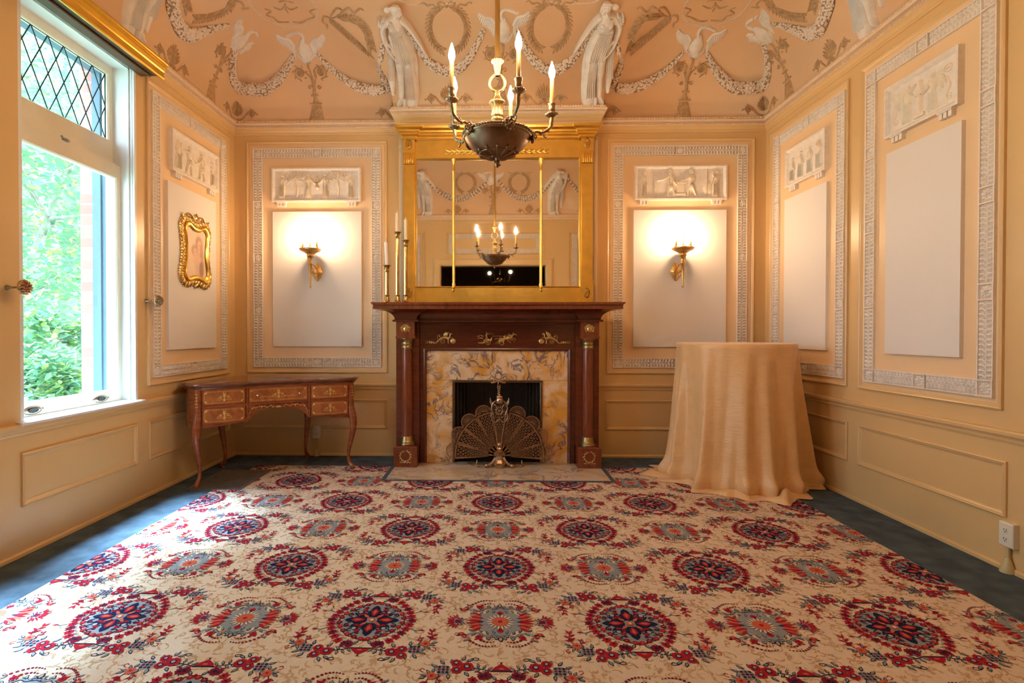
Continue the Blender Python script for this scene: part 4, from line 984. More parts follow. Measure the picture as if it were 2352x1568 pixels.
# gold pelmet running over the windows
g = G(); PP = [(0, 2.917), (.148, 2.917), (.148, 2.886), (.160, 2.884), (.166, 2.892), (.160, 2.899), (.158, 2.935), (.164, 2.940), (.176, 2.960), (.178, 2.968), (.184, 2.970), (.186, 2.980), (.192, 2.984), (.192, 2.994), (0, 2.996)]
g.prism([(XL+a, b) for a, b in PP], .95, 3.56, 'y'); t = thing('curtain_pelmet', 'long gold pelmet box over the window at top left', 'pelmet', (XL, 2.2, 2.917)); build('pelmet_board', g, 'goldp', t)
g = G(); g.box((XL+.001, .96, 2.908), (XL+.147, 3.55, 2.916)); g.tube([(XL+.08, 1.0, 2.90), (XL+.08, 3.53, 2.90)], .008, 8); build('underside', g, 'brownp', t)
# flower-headed holdbacks
def holdback(y, z, label, m):
    t = thing('curtain_holdback', label, 'curtain holdback', (XL, y, z), 'flower headed curtain holdbacks')
    g = G(); g.lathe([(.013, 0), (.013, .006), (.008, .016), (.0055, .030), (.0055, .085)], (XL, y, z), (1, 0, 0), 12); build('rod', g, 'brassd', t)
    g = G(); g.lathe([(.0, .080), (.030, .082), (.039, .088), (.040, .093), (.034, .096), (.0, .097)], (XL, y, z), (1, 0, 0), 28); build('back_disc', g, 'brass', t)
    g = G(); mp = plane_map((XL+.096, y, z), (0, 1, 0), (0, 0, 1), (1, 0, 0)); r = Rel(g, mp)
    for n, R_, h, ra, rb in ((14, .029, .010, .010, .006), (10, .022, .020, .011, .008), (7, .013, .026, .010, .008)):
        for i in range(n): a = 2*PI*i/n+n; r.blob(R_*cos(a), R_*sin(a), ra, rb, a, h, 6, 3)
    r.blob(0, 0, .009, h=.032, seg=8, rings=3); build('flower', g, m, t)
holdback(2.548, 1.373, 'flower headed curtain holdback with copper petals, at the left edge of the photo', 'copper')
holdback(3.590, 1.370, 'flower headed curtain holdback with dark petals, between the window and the side panel', 'brassd')
M['copper'] if 'copper' in M else None

# portrait in a carved gilt frame
PC = (4.150, 1.785); t = thing('framed_portrait', 'oval portrait of a woman and child in a carved gilt frame beside the window', 'picture', (XL+.026, PC[0], PC[1]))
mp = plane_map((XL+.027, PC[0], PC[1]), (0, 1, 0), (0, 0, 1), (1, 0, 0))
SH = [(-.168, .16), (-.155, .212), (-.11, .232), (-.04, .205), (.04, .205), (.11, .232), (.155, .212), (.168, .16), (.150, .05), (.150, -.05), (.172, -.15), (.165, -.205), (.12, -.230), (.04, -.210), (-.04, -.210), (-.12, -.230), (-.165, -.205), (-.172, -.15), (-.150, -.05), (-.150, .05)]
ring = cr([(a, b, 0) for a, b in SH], 4, True)
def ringband(g, s0, h0, s1, h1):
    n = len(ring); vs = []
    for s_, h_ in ((s0, h0), (s1, h1)):
        for p in ring: P, N = mp(p.x*s_, p.y*s_); vs.append(Vector(P)+Vector(N)*h_)
    g.add(vs, [(i, (i+1) % n, n+(i+1) % n, n+i) for i in range(n)], True)
g = G()
for a, b, c_, d in ((1.02, 0, 1.02, .030), (1.02, .030, .99, .036), (.99, .036, .96, .030), (.96, .030, .90, .028), (.90, .028, .84, .018)): ringband(g, a, b, c_, d)
build('inner_rim', g, 'gold', t)
g = G(); n = len(ring); vs = [Vector(mp(p.x*.86, p.y*.86)[0])+Vector((.012, 0, 0)) for p in ring]; g.add(vs, [tuple(range(n))], False); build('paper', g, 'paper', t)
g = G(); rd = random.Random(4); n = len(ring)
hi = lift(mp, .013); q0 = Rel(g, mp); q0.st([(p.x*1.12, p.y*1.09) for p in ring+ring[:1]], .052, .018, 1, 7)
for i in range(n):
    p = ring[i]; q = ring[(i+1) % n]; T = (q-p).normalized(); Nn = Vector((T.y, -T.x, 0))
    if Nn.dot(p) < 0: Nn = -Nn
    r = Rel(g, hi); a = math.atan2(T.y, T.x); c_ = p*1.02+Nn*.022; b_ = math.atan2(Nn.y, Nn.x)
    if i % 2 == 0: r.spiral(c_.x, c_.y, .017, rd.uniform(0, 6), 1.3, .0065, .010, 1 if i % 4 else -1, 18)
    else:
        for k in (-1, 0, 1): r.leaf(c_.x-Nn.x*.012, c_.y-Nn.y*.012, b_+k*.75, .034-.006*abs(k), .013, .009)
    r.blob(c_.x+T.x*.012-Nn.x*.012, c_.y+T.y*.012-Nn.y*.012, .007, h=.012, seg=8)
    Rel(g, mp).leaf(c_.x, c_.y, b_+rd.uniform(-.5, .5), .030, .016, .012)
r = Rel(g, lift(mp, .008))
for s_ in (-1, 1):
    r.st([(s_*.02, .245), (s_*.05, .290), (s_*.10, .300), (s_*.13, .262)], [.012, .012, .010, .008], .010, 5, 5, rd=True); r.spiral(s_*.155, .250, .024, PI/2, 1.4, .009, .012, -s_)
    r.leaf(s_*.165, .255, .9 if s_ > 0 else PI-.9, .042, .018, .010)
for i in range(7): r.leaf(0, .262, PI/2+(i-3)*.36, .055-.006*abs(i-3), .016, .012)
r.ros(0, .262, .022, 7, .014)
for i in range(5): r.leaf(0, -.240, -PI/2+(i-2)*.4, .040, .016, .012)
build('carved_frame', g, 'ormolu', t)
# wall sconces
def sconce(x, px, label):
    t = thing('wall_sconce', label, 'wall lamp', (px, YB-.03, 1.71), 'gilt torch sconces')
    yb = YB-.0265; y = 4.70
    g = G(); mp = plane_map((px, yb, 1.71), (1, 0, 0), (0, 0, 1), (0, -1, 0)); n = 40; out = []
    for i in range(n):
        a = 2*PI*i/n; rr = 1+.09*cos(4*a)+.04*cos(8*a); out.append((.046*rr*cos(a), .076*rr*sin(a)))
    vs = []
    for s_, h in ((1, 0), (1, .006), (.9, .010), (.75, .010), (.62, .020), (.3, .024)):
        for p in out: P, N = mp(p[0]*s_, p[1]*s_); vs.append(P+N*h)
    g.add(vs, [(k*n+i, k*n+(i+1) % n, (k+1)*n+(i+1) % n, (k+1)*n+i) for k in range(5) for i in range(n)]+[tuple(range(5*n, 6*n))], True)
    for z in (-.05, .05): g.ball((px, yb-.013, 1.71+z), .004, 6, 4)
    build('back_plate', g, 'sconce', t)
    g = G(); g.tube(cr([(px, yb-.02, 1.70), (px+(x-px)*.4, 4.76, 1.695), (x, 4.715, 1.72)], 5), [.011, .008, .010], 8); g.tube(cr([(px, yb-.02, 1.735), (px+(x-px)*.5, 4.755, 1.765), (x, 4.715, 1.775)], 5), [.007, .005, .007], 8); build('bracket', g, 'sconce', t)
    g = G(); prof = [(.0, 1.548), (.006, 1.556), (.013, 1.570), (.004, 1.578), (.007, 1.584), (.008, 1.60), (.013, 1.68), (.018, 1.765), (.021, 1.767), (.021, 1.779), (.018, 1.782), (.019, 1.80), (.026, 1.838), (.033, 1.840), (.033, 1.845), (.027, 1.848), (.036, 1.862), (.060, 1.876), (.088, 1.888), (.098, 1.902), (.096, 1.908), (.080, 1.912), (.02, 1.912), (0, 1.912)]
    g.lathe(prof, (x, y, 0), (0, 0, 1), 32, wob=lambda a, z: 1+(.04*cos(12*a) if 1.60 < z < 1.84 else 0)); build('torch_body', g, 'sconce', t)
    for k, (dx, dy, zt) in enumerate(((0, 0, 2.035), (-.062, -.01, 1.975), (.062, -.01, 1.975))):
        g = G(); g.lathe([(0, 1.912), (.017, 1.913), (.018, 1.920), (.009, 1.925), (.012, 1.932), (.016, 1.934), (.010, 1.936)], (x+dx, y+dy, 0), (0, 0, 1), 14)
        s = build('candle_cup', g, 'sconce', t)
        g = G(); g.lathe([(.0095, 1.934), (.0095, zt), (0, zt+.001)], (x+dx, y+dy, 0), (0, 0, 1), 14); build('candle_sleeve', g, 'sleeve', s)
        g = G(); g.lathe([(.006, zt), (.012, zt+.010), (.016, zt+.026), (.014, zt+.040), (.008, zt+.058), (.002, zt+.078), (0, zt+.080)], (x+dx, y+dy, 0), (0, 0, 1), 12); build('bulb', g, 'sbulb', s)
sconce(-1.655, -1.630, 'gilt torch wall sconce left of the fireplace'); sconce(1.690, 1.668, 'gilt torch wall sconce right of the fireplace')

# outlets with painted conduit
def outlet(mp, u, v, label):
    P, N = mp(u, v); P = Vector(P); N = Vector(N); t = thing('power_outlet', label, 'power outlet', tuple(P), 'duplex power outlets')
    g = G(); slab(g, mp, u-.036, v-.058, u+.036, v+.058, 0, .026); rect_ring(g, lift(mp, .026), u-.036, v-.058, u+.036, v+.058, [(0, 0), (.003, .003), (.006, .004)]); slab(g, mp, u-.031, v-.053, u+.031, v+.053, .02, .030); build('cover_plate', g, 'outlet', t)
    for dv in (-.022, .022):
        g = G(); r = Rel(g, lift(mp, .030), u, v+dv); r.blob(0, 0, .017, .015, 0, .002, 14, 2); g.cur = 1; r = Rel(g, lift(mp, .0321), u, v+dv)
        for a in (-.006, .006): r.poly([(a-.0012, -.001), (a+.0012, -.001), (a+.0012, .008), (a-.0012, .008)], .0006)
        r.blob(0, -.007, .003, h=.001, seg=6, rings=1); build('socket', g, ['outlet', 'slot'], t)
    z = v-.058; g = G(); Q = lambda h, zz: Vector(mp(u, zz)[0])+N*h
    g.tube([Q(.016, z+.01), Q(.016, .05)], .007, 8); build('conduit', g, 'cord', t)
    g = G(); A = Q(.018, 0); g.lathe([(.030, 0.0), (.030, .008), (.024, .030), (.014, .060), (.008, .072)], (A.x, A.y, .001), (0, 0, 1), 14); build('conduit_foot', g, 'cord', t)
outlet(WB, -1.645, .222, 'ivory double power outlet low on the wall behind the writing desk'); outlet(WR, 2.560, .182, 'ivory double power outlet low on the wall at the right edge of the photo')

# ================================================================== GARDEN BEYOND THE GLASS
g = G(); g.box((-30, -14, -1.2), (XL-.40, 34, -1.0)); o = build('garden_ground', g, 'ground'); o['kind'] = 'structure'; o.name = 'floor_garden'
rd = random.Random(11)
def foliage(g, c, R_, n, size, rd, sq=(1, 1, 1)):
    for i in range(n):
        while True:
            v = Vector((rd.uniform(-1, 1), rd.uniform(-1, 1), rd.uniform(-1, 1)))
            if v.length < 1: break
        P = Vector(c)+Vector((v.x*sq[0], v.y*sq[1], v.z*sq[2]))*R_
        T = Vector((rd.uniform(-1, 1), rd.uniform(-1, 1), rd.uniform(-.8, .3))).normalized(); S = T.cross(Vector((rd.uniform(-.5, .5), rd.uniform(-.5, .5), 1))).normalized(); L = size*rd.uniform(.6, 1.3); W = L*.30
        U = T.cross(S)*L*.06; g.cur = 0 if rd.random() < .5 else (1 if rd.random() < .6 else 2)
        g.add([P, P+T*L*.35+S*W, P+T*L*.75+S*W*.75-U, P+T*L-U*2, P+T*L*.75-S*W*.75-U, P+T*L*.35-S*W, P+T*L*.4+U], [(0, 1, 6), (1, 2, 3, 6), (6, 3, 4, 5), (0, 6, 5)], True)
def tree(x, y, h, r0, label, lean, blobs, size, seed, n, name='tree'):
    rd = random.Random(seed); t = thing(name, label, name.replace('_', ' '), (x, y, -1.0), 'trees and shrubs in the garden')
    g = G(); tips = []
    tr = cr([(x, y, -1.0), (x+lean[0]*.3, y+lean[1]*.3, h*.3), (x+lean[0]*.7, y+lean[1]*.7, h*.65), (x+lean[0], y+lean[1], h)], 5)
    g.tube(tr, [r0, r0*.8, r0*.55, r0*.2], 8)
    for i in range(blobs):
        k = rd.randint(3, len(tr)-2); a = rd.uniform(0, 2*PI); L = h*rd.uniform(.15, .38); b = tr[k]
        e = b+Vector((cos(a)*L, sin(a)*L, L*rd.uniform(.1, .8))); m = (b+e)/2+Vector((0, 0, -L*.08))
        br = cr([b, m, e], 4); g.tube(br, [r0*.42, r0*.22, r0*.08], 6); tips.append(e); tips.append(m+Vector((0, 0, L*.1)))
        for q in range(2):
            a2 = a+rd.uniform(-1.2, 1.2); e2 = m+Vector((cos(a2), sin(a2), rd.uniform(0, .8)))*L*.5; g.tube([m, e2], [r0*.16, r0*.05], 5); tips.append(e2)
    build('trunk', g, 'bark', t)
    g = G()
    for e in tips: foliage(g, e, h*rd.uniform(.10, .17), n, size, rd)
    build('foliage', g, ['leaf', 'leaf2', 'leaf3'], t); return t
tree(-6.2, 7.40, 6.5, .13, 'tall tree with a straight trunk beside the brick pier', (.1, .2), 12, .11, 1, 90)
tree(-6.0, 5.95, 5.0, .07, 'slender leaning tree close outside the window', (.7, 1.0), 16, .10, 2, 80)
tree(-7.6, 7.2, 8.0, .16, 'tree with twin branches high in the window', (-.3, .5), 14, .13, 3, 100)
tree(-10.5, 9.0, 9.5, .2, 'pale distant tree at the left of the window view', (.4, .1), 14, .17, 4, 110)
tree(-11.0, 13.5, 10, .2, 'farthest tree in the window view, beside the brick', (0, .3), 16, .2, 5, 110)
tree(-4.6, 4.75, 2.1, .035, 'broad leaved shrub with bare branches just outside the glass', (-.4, .5), 14, .085, 6, 34, 'shrub')
tree(-4.4, 4.7, 1.2, .03, 'low leafy shrub at the foot of the window view', (.2, .3), 12, .08, 7, 50, 'shrub')
tree(-8.5, 4.5, 7.0, .15, 'leafy tree seen through the top left of the window', (.3, .4), 14, .13, 8, 90)
tree(-13.5, 11.5, 6.0, .15, 'bushy tree low in the middle of the window view', (.3, .4), 18, .2, 9, 110)
# ================================================================== FIREPLACE
def sweep_open(g, path, prof):
    """profile (offset outward, z) along an open plan path walked left to right (outside = towards the room, -y)"""
    n = len(path); vs = []
    for d, z in prof:
        for i in range(n):
            b = Vector(path[i]); ns = []
            if i > 0: t = (b-Vector(path[i-1])).normalized(); ns.append(Vector((t.y, -t.x)))
            if i < n-1: t = (Vector(path[i+1])-b).normalized(); ns.append(Vector((t.y, -t.x)))
            v = b+(ns[0]+ns[1])*d if len(ns) == 2 and abs(ns[0].dot(ns[1])) < .5 else b+ns[0]*d
            vs.append((v.x, v.y, z))
    m = len(prof); g.add(vs, [(i*n+k, i*n+k+1, (i+1)*n+k+1, (i+1)*n+k) for i in range(m-1) for k in range(n-1)], False)
CL, CRX = -.740, .812; FC = (CL+CRX)/2
t = thing('fireplace_mantel', 'dark mahogany fireplace mantel with columns and gilt mounts', 'fireplace mantel', (FC, 4.58, .012))
ML = lambda x, y, z: (x, y, z)
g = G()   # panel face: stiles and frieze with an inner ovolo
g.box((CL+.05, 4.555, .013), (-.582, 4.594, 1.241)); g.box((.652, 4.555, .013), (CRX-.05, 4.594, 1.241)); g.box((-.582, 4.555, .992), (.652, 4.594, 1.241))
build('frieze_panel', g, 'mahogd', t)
g = G(); fr = plane_map((0, 4.555, 0), (1, 0, 0), (0, 0, 1), (0, -1, 0))
def three(g, x0, x1, zt, prof):
    vs = []
    for d, h in prof:
        for (x, z) in ((x0+d, .013), (x0+d, zt-d), (x1-d, zt-d), (x1-d, .013)): vs.append((x, 4.555-h, z))
    g.add(vs, [(i*4+k, i*4+k+1, (i+1)*4+k+1, (i+1)*4+k) for i in range(len(prof)-1) for k in range(3)], False)
three(g, -.606, .676, 1.016, [(0, 0), (0, .010), (.010, .014), (.020, .008), (.026, -.012)]); three(g, -.665, .737, 1.24, [(0, 0), (0, .012), (.012, .012), (.016, .004), (.020, 0)])
build('inner_moulding', g, 'mahog', t)
for s_, cx in ((-1, CL), (1, CRX)):
    g = G(); g.box((cx-.100, 4.515, .013), (cx+.100, 4.5945, 1.241)); build('backing_pilaster', g, 'mahog', t)
    g = G(); g.box((cx-.100, 4.392, .012), (cx+.100, 4.58, .178)); g.hexa([(cx-.100, 4.392, .178), (cx+.100, 4.392, .178), (cx+.100, 4.58, .178), (cx-.100, 4.58, .178), (cx-.092, 4.400, .186), (cx+.092, 4.400, .186), (cx+.092, 4.58, .186), (cx-.092, 4.58, .186)])
    p = build('plinth_block', g, 'mahogh', t)
    g = G(); r = Rel(g, plane_map((cx, 4.392, .100), (1, 0, 0), (0, 0, 1), (0, -1, 0)))
    for i in range(26):
        a = PI*1.5+(i-12.5)/13*PI*.97; r.leaf(.044*cos(a), .006+.044*sin(a), a+(.9 if i % 2 else 2.1)*(1 if i < 13 else -1), .016, .007, .003); r.blob(.044*cos(a), .006+.044*sin(a), .0035, h=.004, seg=5)
    for q in (-1, 1): r.st([(0, -.042), (q*.016, -.052), (q*.026, -.042), (q*.036, -.050), (q*.048, -.044)], .005, .003, 3, 3)
    build('gilt_wreath', g, 'ormolu', p)
    g = G(); g.lathe([(.066, .186), (.068, .194), (.066, .201), (.058, .203), (.060, .210), (.060, .218), (.052, .222), (.053, .232), (.049, .236), (.049, .258), (.045, .262)], (cx, 4.485, 0), (0, 0, 1), 28)
    c = build('column_shaft', (lambda q: (q.lathe([(.0455, .258), (.0465, .55), (.0435, .80), (.0415, 1.02)], (cx, 4.485, 0), (0, 0, 1), 28), q)[1])(G()), 'mahogh', t)
    build('brass_base', g, 'brassc', c)
    g = G(); g.lathe([(.043, 1.012), (.046, 1.016), (.046, 1.030), (.043, 1.034), (.045, 1.048), (.049, 1.052), (.045, 1.058), (.046, 1.070), (.053, 1.088), (.058, 1.094), (.058, 1.102)], (cx, 4.485, 0), (0, 0, 1), 28); build('brass_capital', g, 'brassc', c)
    g = G(); g.box((cx-.084, 4.400, 1.102), (cx+.084, 4.58, 1.118)); g.box((cx-.076, 4.410, 1.118), (cx+.076, 4.58, 1.241)); d = build('die_block', g, 'mahogh', t)
    g = G(); r = Rel(g, plane_map((cx, 4.410, 1.182), (1, 0, 0), (0, 0, 1), (0, -1, 0)))     # leafy mask
    r.blob(0, 0, .030, .024, PI/2, .012, 12, 3); r.blob(0, -.004, .006, .004, PI/2, .018, 6); r.blob(-.010, .006, .005, .003, 0, .014, 6); r.blob(.010, .006, .005, .003, 0, .014, 6); r.st([(-.008, -.016), (0, -.019), (.008, -.016)], .003, .014, 2, 3)
    r.st([(-.014, .012), (-.008, .015), (-.002, .011)], .003, .014, 2, 3); r.st([(.014, .012), (.008, .015), (.002, .011)], .003, .014, 2, 3)
    for i in range(13): a = PI/2+(i-6)*.36; r.leaf(.024*cos(a), .028*sin(a), a, .018, .012, .010); 
    for i in range(7): a = PI/2+(i-3)*.3; r.blob(.024*cos(a), .026*sin(a), .007, h=.013, seg=6)
    for q in (-1, 1): r.spiral(q*.036, .008, .010, 0, 1.2, .005, .007)
    build('gilt_mask', g, 'ormolu', d)
# entablature: bed mould, cavetto with breaks, shelf
path = [(CL-.078, 4.594), (CL-.078, 4.408), (CL+.085, 4.408), (CL+.085, 4.47), (CRX-.085, 4.47), (CRX-.085, 4.408), (CRX+.078, 4.408), (CRX+.078, 4.594)]
g = G(); sweep_open(g, path, [(0, 1.241), (.026, 1.243), (.030, 1.248), (.028, 1.258), (.012, 1.262)]+[(.012+.135*(1-cos(a)), 1.262+.080*sin(a)) for a in [PI/2*i/8 for i in range(9)]]+[(.147, 1.349)])
g.smooth = False; build('cavetto', g, 'mahog', t)
g = G(); X0, X1 = CL-.078-.155, CRX+.078+.155
for (e, z0, z1) in ((0, 1.342, 1.376), (-.010, 1.376, 1.380)): g.box((X0-e, 4.220+e, z0), (X1+e, 4.5935, z1))
g.prism([(X0, 1.376), (X0-.010, 1.384), (X0-.016, 1.390), (X0-.016, 1.396), (X1+.016, 1.396), (X1+.016, 1.390), (X1+.010, 1.384), (X1, 1.376)], 4.205, 4.5935, 'y'); build('shelf', g, 'mahogh', t)
# gilt mounts on the frieze
def grif(r):
    r.st([(-.085, -.010), (-.060, .008), (-.035, .022), (-.005, .020), (.014, .006)], [.010, .016, .022, .026, .018], .008, 4, 5)
    r.st([(.010, .010), (.024, .030), (.024, .046)], [.020, .014, .011], .009, 3, 5); r.blob(.030, .052, .012, .009, .2, .010); r.st([(.036, .052), (.046, .048)], .006, .006, 1, 3)
    for i in range(7): r.leaf(-.006, .026, 1.2+.22*i, .052-.003*i, .012, .008)
    r.st([(.010, .0), (.008, -.024), (.016, -.028)], .008, .007, 2, 4); r.spiral(-.034, -.010, .022, PI/2, 1.8, .005, .006)
    r.st([(-.05, .014), (-.078, -.012), (-.100, -.026), (-.115, -.026)], [.010, .012, .010, .008], .007, 3, 4); r.st([(-.06, .006), (-.09, -.018)], .010, .008, 1, 4)
    r.st([(-.074, .0), (-.080, .032), (-.066, .044), (-.058, .034)], .004, .005, 3, 3); r.blob(-.062, .030, .008, h=.006)
    r.blob(.048, -.008, .022, h=.007, seg=16); r.ring(.048, -.008, .016, .016, .003, .009, 12); r.ros(.048, -.008, .008); r.st([(.018, .012), (.036, .020), (.05, .014)], .004, .006, 3, 3)
    r.st([(-.10, -.020), (-.165, -.018)], .004, .005, 1, 3)
    for x in (-.12, -.138): r.leaf(x, -.019, 2.4, .018, .008, .005); r.leaf(x, -.019, -2.4, .018, .008, .005); r.leaf(x, -.019, .7, .014, .006, .005); r.leaf(x, -.019, -.7, .014, .006, .005)
    r.ring(-.170, -.018, .010, .010, .004, .005, 10)
def horse(r):
    r.st([(-.04, .002), (0, .006), (.030, .014)], [.022, .020, .022], .011, 3, 5); r.st([(.028, .012), (.044, .034), (.056, .040)], [.018, .014, .010], .010, 3, 5); r.blob(.064, .036, .012, .007, -.5, .010)
    r.st([(.026, .004), (.052, .004), (.066, -.010)], [.009, .006, .005], .008, 3, 4); r.st([(.028, -.002), (.048, -.014), (.056, -.028)], [.009, .006, .004], .007, 3, 4)
    r.st([(-.036, -.002), (-.052, -.020), (-.070, -.030)], [.010, .007, .005], .008, 3, 4); r.st([(-.030, -.004), (-.036, -.022), (-.050, -.034)], [.010, .007, .005], .007, 3, 4); r.st([(-.045, .008), (-.062, .012), (-.072, .002)], [.007, .006, .003], .006, 3, 4)
    for i in range(4): r.leaf(.034+i*.006, .022+i*.006, 2.2, .016, .006, .010)
def chariot(r):
    r.ring(-.075, -.018, .020, .020, .004, .008, 16); r.blob(-.075, -.018, .006, h=.010)
    for i in range(8): r.st([(-.075, -.018), (-.075+.018*cos(i*PI/4), -.018+.018*sin(i*PI/4))], .0025, .006, 1, 3)
    r.ring(.040, -.024, .016, .018, .006, .006, 14)
    r.st([(-.110, -.008), (-.085, .004), (-.050, -.002), (-.045, .020)], [.012, .020, .018, .008], .009, 3, 5)
    person(r.sub(-.085, -.008), .075, 1, True, (.30, -.05)); r.st([(-.09, .046), (-.06, .058), (-.03, .046)], .005, .006, 3, 3)
    r.st([(-.11, .030), (-.140, .040), (-.150, .028), (-.165, .036)], .007, .006, 3, 3); r.st([(-.115, .012), (-.140, .020), (-.158, .010)], .008, .006, 3, 3); r.st([(-.10, -.020), (-.130, -.024), (-.158, -.022)], [.014, .012, .005], .007, 3, 4)
    horse(r.sub(.055, .002, 1.0)); horse(r.sub(.090, .010, 1.0)); r.st([(-.04, .030), (.0, .034), (.08, .030)], .003, .006, 3, 3); r.blob(.065, .030, .012, .010, 0, .012)
for x, fn, fl, nm in ((-.400, grif, 1, 'gilt_griffin'), (.474, grif, -1, 'gilt_griffin'), (.035, chariot, 1, 'gilt_chariot')):
    g = G(); fn(Rel(g, plane_map((x, 4.5545, 1.086), (1, 0, 0), (0, 0, 1), (0, -1, 0)), 0, 0, 1.06, fl)); build(nm, g, 'ormolu', t)
# marble slips
t = thing('marble_surround', 'honey coloured veined marble surround of the firebox', 'marble surround', (.035, 4.575, .012))
g = G(); g.box((-.5815, 4.568, .0125), (-.3565, 4.5945, .734)); build('side_slab', g, 'marble', t); g = G(); g.box((.4335, 4.568, .0125), (.6515, 4.5945, .734)); build('side_slab', g, 'marble', t)
g = G(); g.box((-.5815, 4.568, .736), (.6515, 4.5945, .9915)); build('lintel_slab', g, 'marble', t)
g = G(); g.box((-.832, 4.034, .0005), (.908, 4.60, .012)); single('hearth_slab', g, 'hearth', 'pale veined marble hearth slab flush with the carpet before the fireplace', 'hearth', None, (.035, 4.3, 0))
g = G(); g.box((-.868, 4.006, .0005), (.940, 4.033, .009)); g.box((-.868, 4.033, .0005), (-.833, 4.48, .009)); g.box((.909, 4.033, .0005), (.944, 4.48, .009)); single('carpet_binding', g, 'blue', 'blue grey carpet binding strip around the marble hearth', 'carpet edging', None, (.035, 4.006, 0))
# firebox
t = thing('firebox', 'dark cast iron firebox opening with a brass edge', 'firebox', (.038, 4.6, .0125))
g = G(); x0, x1, z1 = -.333, .410, .713
g.quad((x0, 4.60, .0125), (x1, 4.60, .0125), (x1, 4.846, .0125), (x0, 4.846, .0125)); g.quad((x0, 4.60, z1), (x1, 4.60, z1), (x1-.09, 4.845, z1), (x0+.09, 4.845, z1))
g.quad((x0, 4.60, .0125), (x0, 4.60, z1), (x0+.10, 4.845, z1), (x0+.10, 4.845, .0125)); g.quad((x1, 4.60, .0125), (x1, 4.60, z1), (x1-.10, 4.845, z1), (x1-.10, 4.845, .0125)); g.quad((x0+.10, 4.845, .0125), (x1-.10, 4.845, .0125), (x1-.10, 4.845, z1), (x0+.10, 4.845, z1))
for k, (a, b) in enumerate(((.10, .8), (.35, .8), (.62, .8), (.88, .8))):
    for s_, xx in ((1, x0), (-1, x1)): g.box((xx+s_*(.005+.10*a), 4.60+.245*a-.008, .0125), (xx+s_*(.020+.10*a), 4.60+.245*a+.008, z1))
for x in (x0+.16, x0+.24, x1-.24, x1-.16): g.box((x-.006, 4.832, .0125), (x+.006, 4.845, z1))
build('iron_lining', g, 'cast', t)
g = G(); vs = []
for d, y in ((0, 4.568), (0, 4.562), (.005, 4.558), (.012, 4.558), (.016, 4.564), (.021, 4.566), (.021, 4.60)):
    for (x, z) in ((-.356+d, .0125), (-.356+d, .736-d), (.433-d, .736-d), (.433-d, .0125)): vs.append((x, y, z))
g.add(vs, [(i*4+k, i*4+k+1, (i+1)*4+k+1, (i+1)*4+k) for i in range(6) for k in range(3)], False)
for i in range(72): x = -.350+i*.0109; g.box((x, 4.556, .7255), (x+.005, 4.559, .7335))
for i in range(66):
    z = .02+i*.0107
    for x in (-.3535, .4250): g.box((x, 4.556, z), (x+.0055, 4.559, z+.005))
build('brass_edge', g, 'brassd', t)

# ================================================================== FAN FIRE SCREEN
t = thing('fire_screen', 'brass peacock fan fire screen standing on the hearth', 'fire screen', (.056, 4.45, .0125))
PV = Vector((.056, 4.452, .098))
def blade(ang, k):
    g = G(); U = Vector((cos(ang), 0, sin(ang))); V = Vector((-sin(ang), 0, cos(ang))); yo = .0022*(k % 2)+.0008*k; O = PV+Vector((0, yo, 0)); hw = math.radians(10.6)
    def P(r, a): return O+(U*cos(a)+V*sin(a))*r
    th = .0016
    def plate(pts): 
        n = len(pts); vs = [p+Vector((0, -th, 0)) for p in pts]+[p+Vector((0, th, 0)) for p in pts]; g.add(vs, [tuple(range(n)), tuple(range(n, 2*n))[::-1]]+[(i, (i+1) % n, n+(i+1) % n, n+i) for i in range(n)], False)
    R0, R1 = .05, .375
    for s_ in (-1, 1): plate([P(R0, s_*hw), P(R1, s_*hw), P(R1, s_*(hw-.030)), P(R0, s_*(hw-.16*.9))])
    nb = 7; W_ = hw-.02
    for i in range(nb):
        a = -W_+2*W_*(i+.5)/nb; d = .0023
        plate([P(.09, a-d/.09*.6), P(R1, a-d/R1*1.3), P(R1, a+d/R1*1.3), P(.09, a+d/.09*.6)])
    nr = 13
    for j in range(nr):
        r_ = .095+(R1-.10)*j/nr
        for i in range(-1, nb):
            if (i+j) % 2: continue
            a0 = -W_+2*W_*(i+.5)/nb; a1 = -W_+2*W_*(i+1.5)/nb; a0 = max(a0, -hw+.01); a1 = min(a1, hw-.01)
            plate([P(r_, a0), P(r_+.009, a0), P(r_+.009, a1), P(r_, a1)])
    plate([P(.03, -hw), P(.095, -hw), P(.095, hw), P(.03, hw)])
    plate([P(R1-.004, -hw), P(R1+.016, -hw*.98), P(R1+.020, 0), P(R1+.016, hw*.98), P(R1-.004, hw), P(R1-.002, 0)])
    Cn = P(R1+.012, 0); Rr = .072      # scalloped eye
    n = 22; outer = [Cn+(U*cos(a)+V*sin(a))*Rr for a in [-PI*.56+PI*1.12*i/n for i in range(n+1)]]
    for q0, q1 in ((1.0, .88), (.34, .04)):
        for i in range(n):
            A, B = outer[i]-Cn, outer[i+1]-Cn; plate([Cn+A*q0, Cn+B*q0, Cn+B*q1, Cn+A*q1])
    for i in range(15):
        a = -PI*.52+PI*1.04*i/14; D = U*cos(a)+V*sin(a); S = (-U*sin(a)+V*cos(a))*.0021; plate([Cn+D*Rr*.30-S*.7, Cn+D*Rr*.92-S*1.5, Cn+D*Rr*.92+S*1.5, Cn+D*Rr*.30+S*.7])
    g.ball(Cn+Vector((0, -.003, 0)), .0035, 6, 4); return g
for k, a in enumerate((173.5, 152.5, 131.5, 110.5, 90, 67, 45, 26, 6)): build('fan_blade', blade(math.radians(a), k), 'brasss', t)
c = (.056, 4.432, 0)
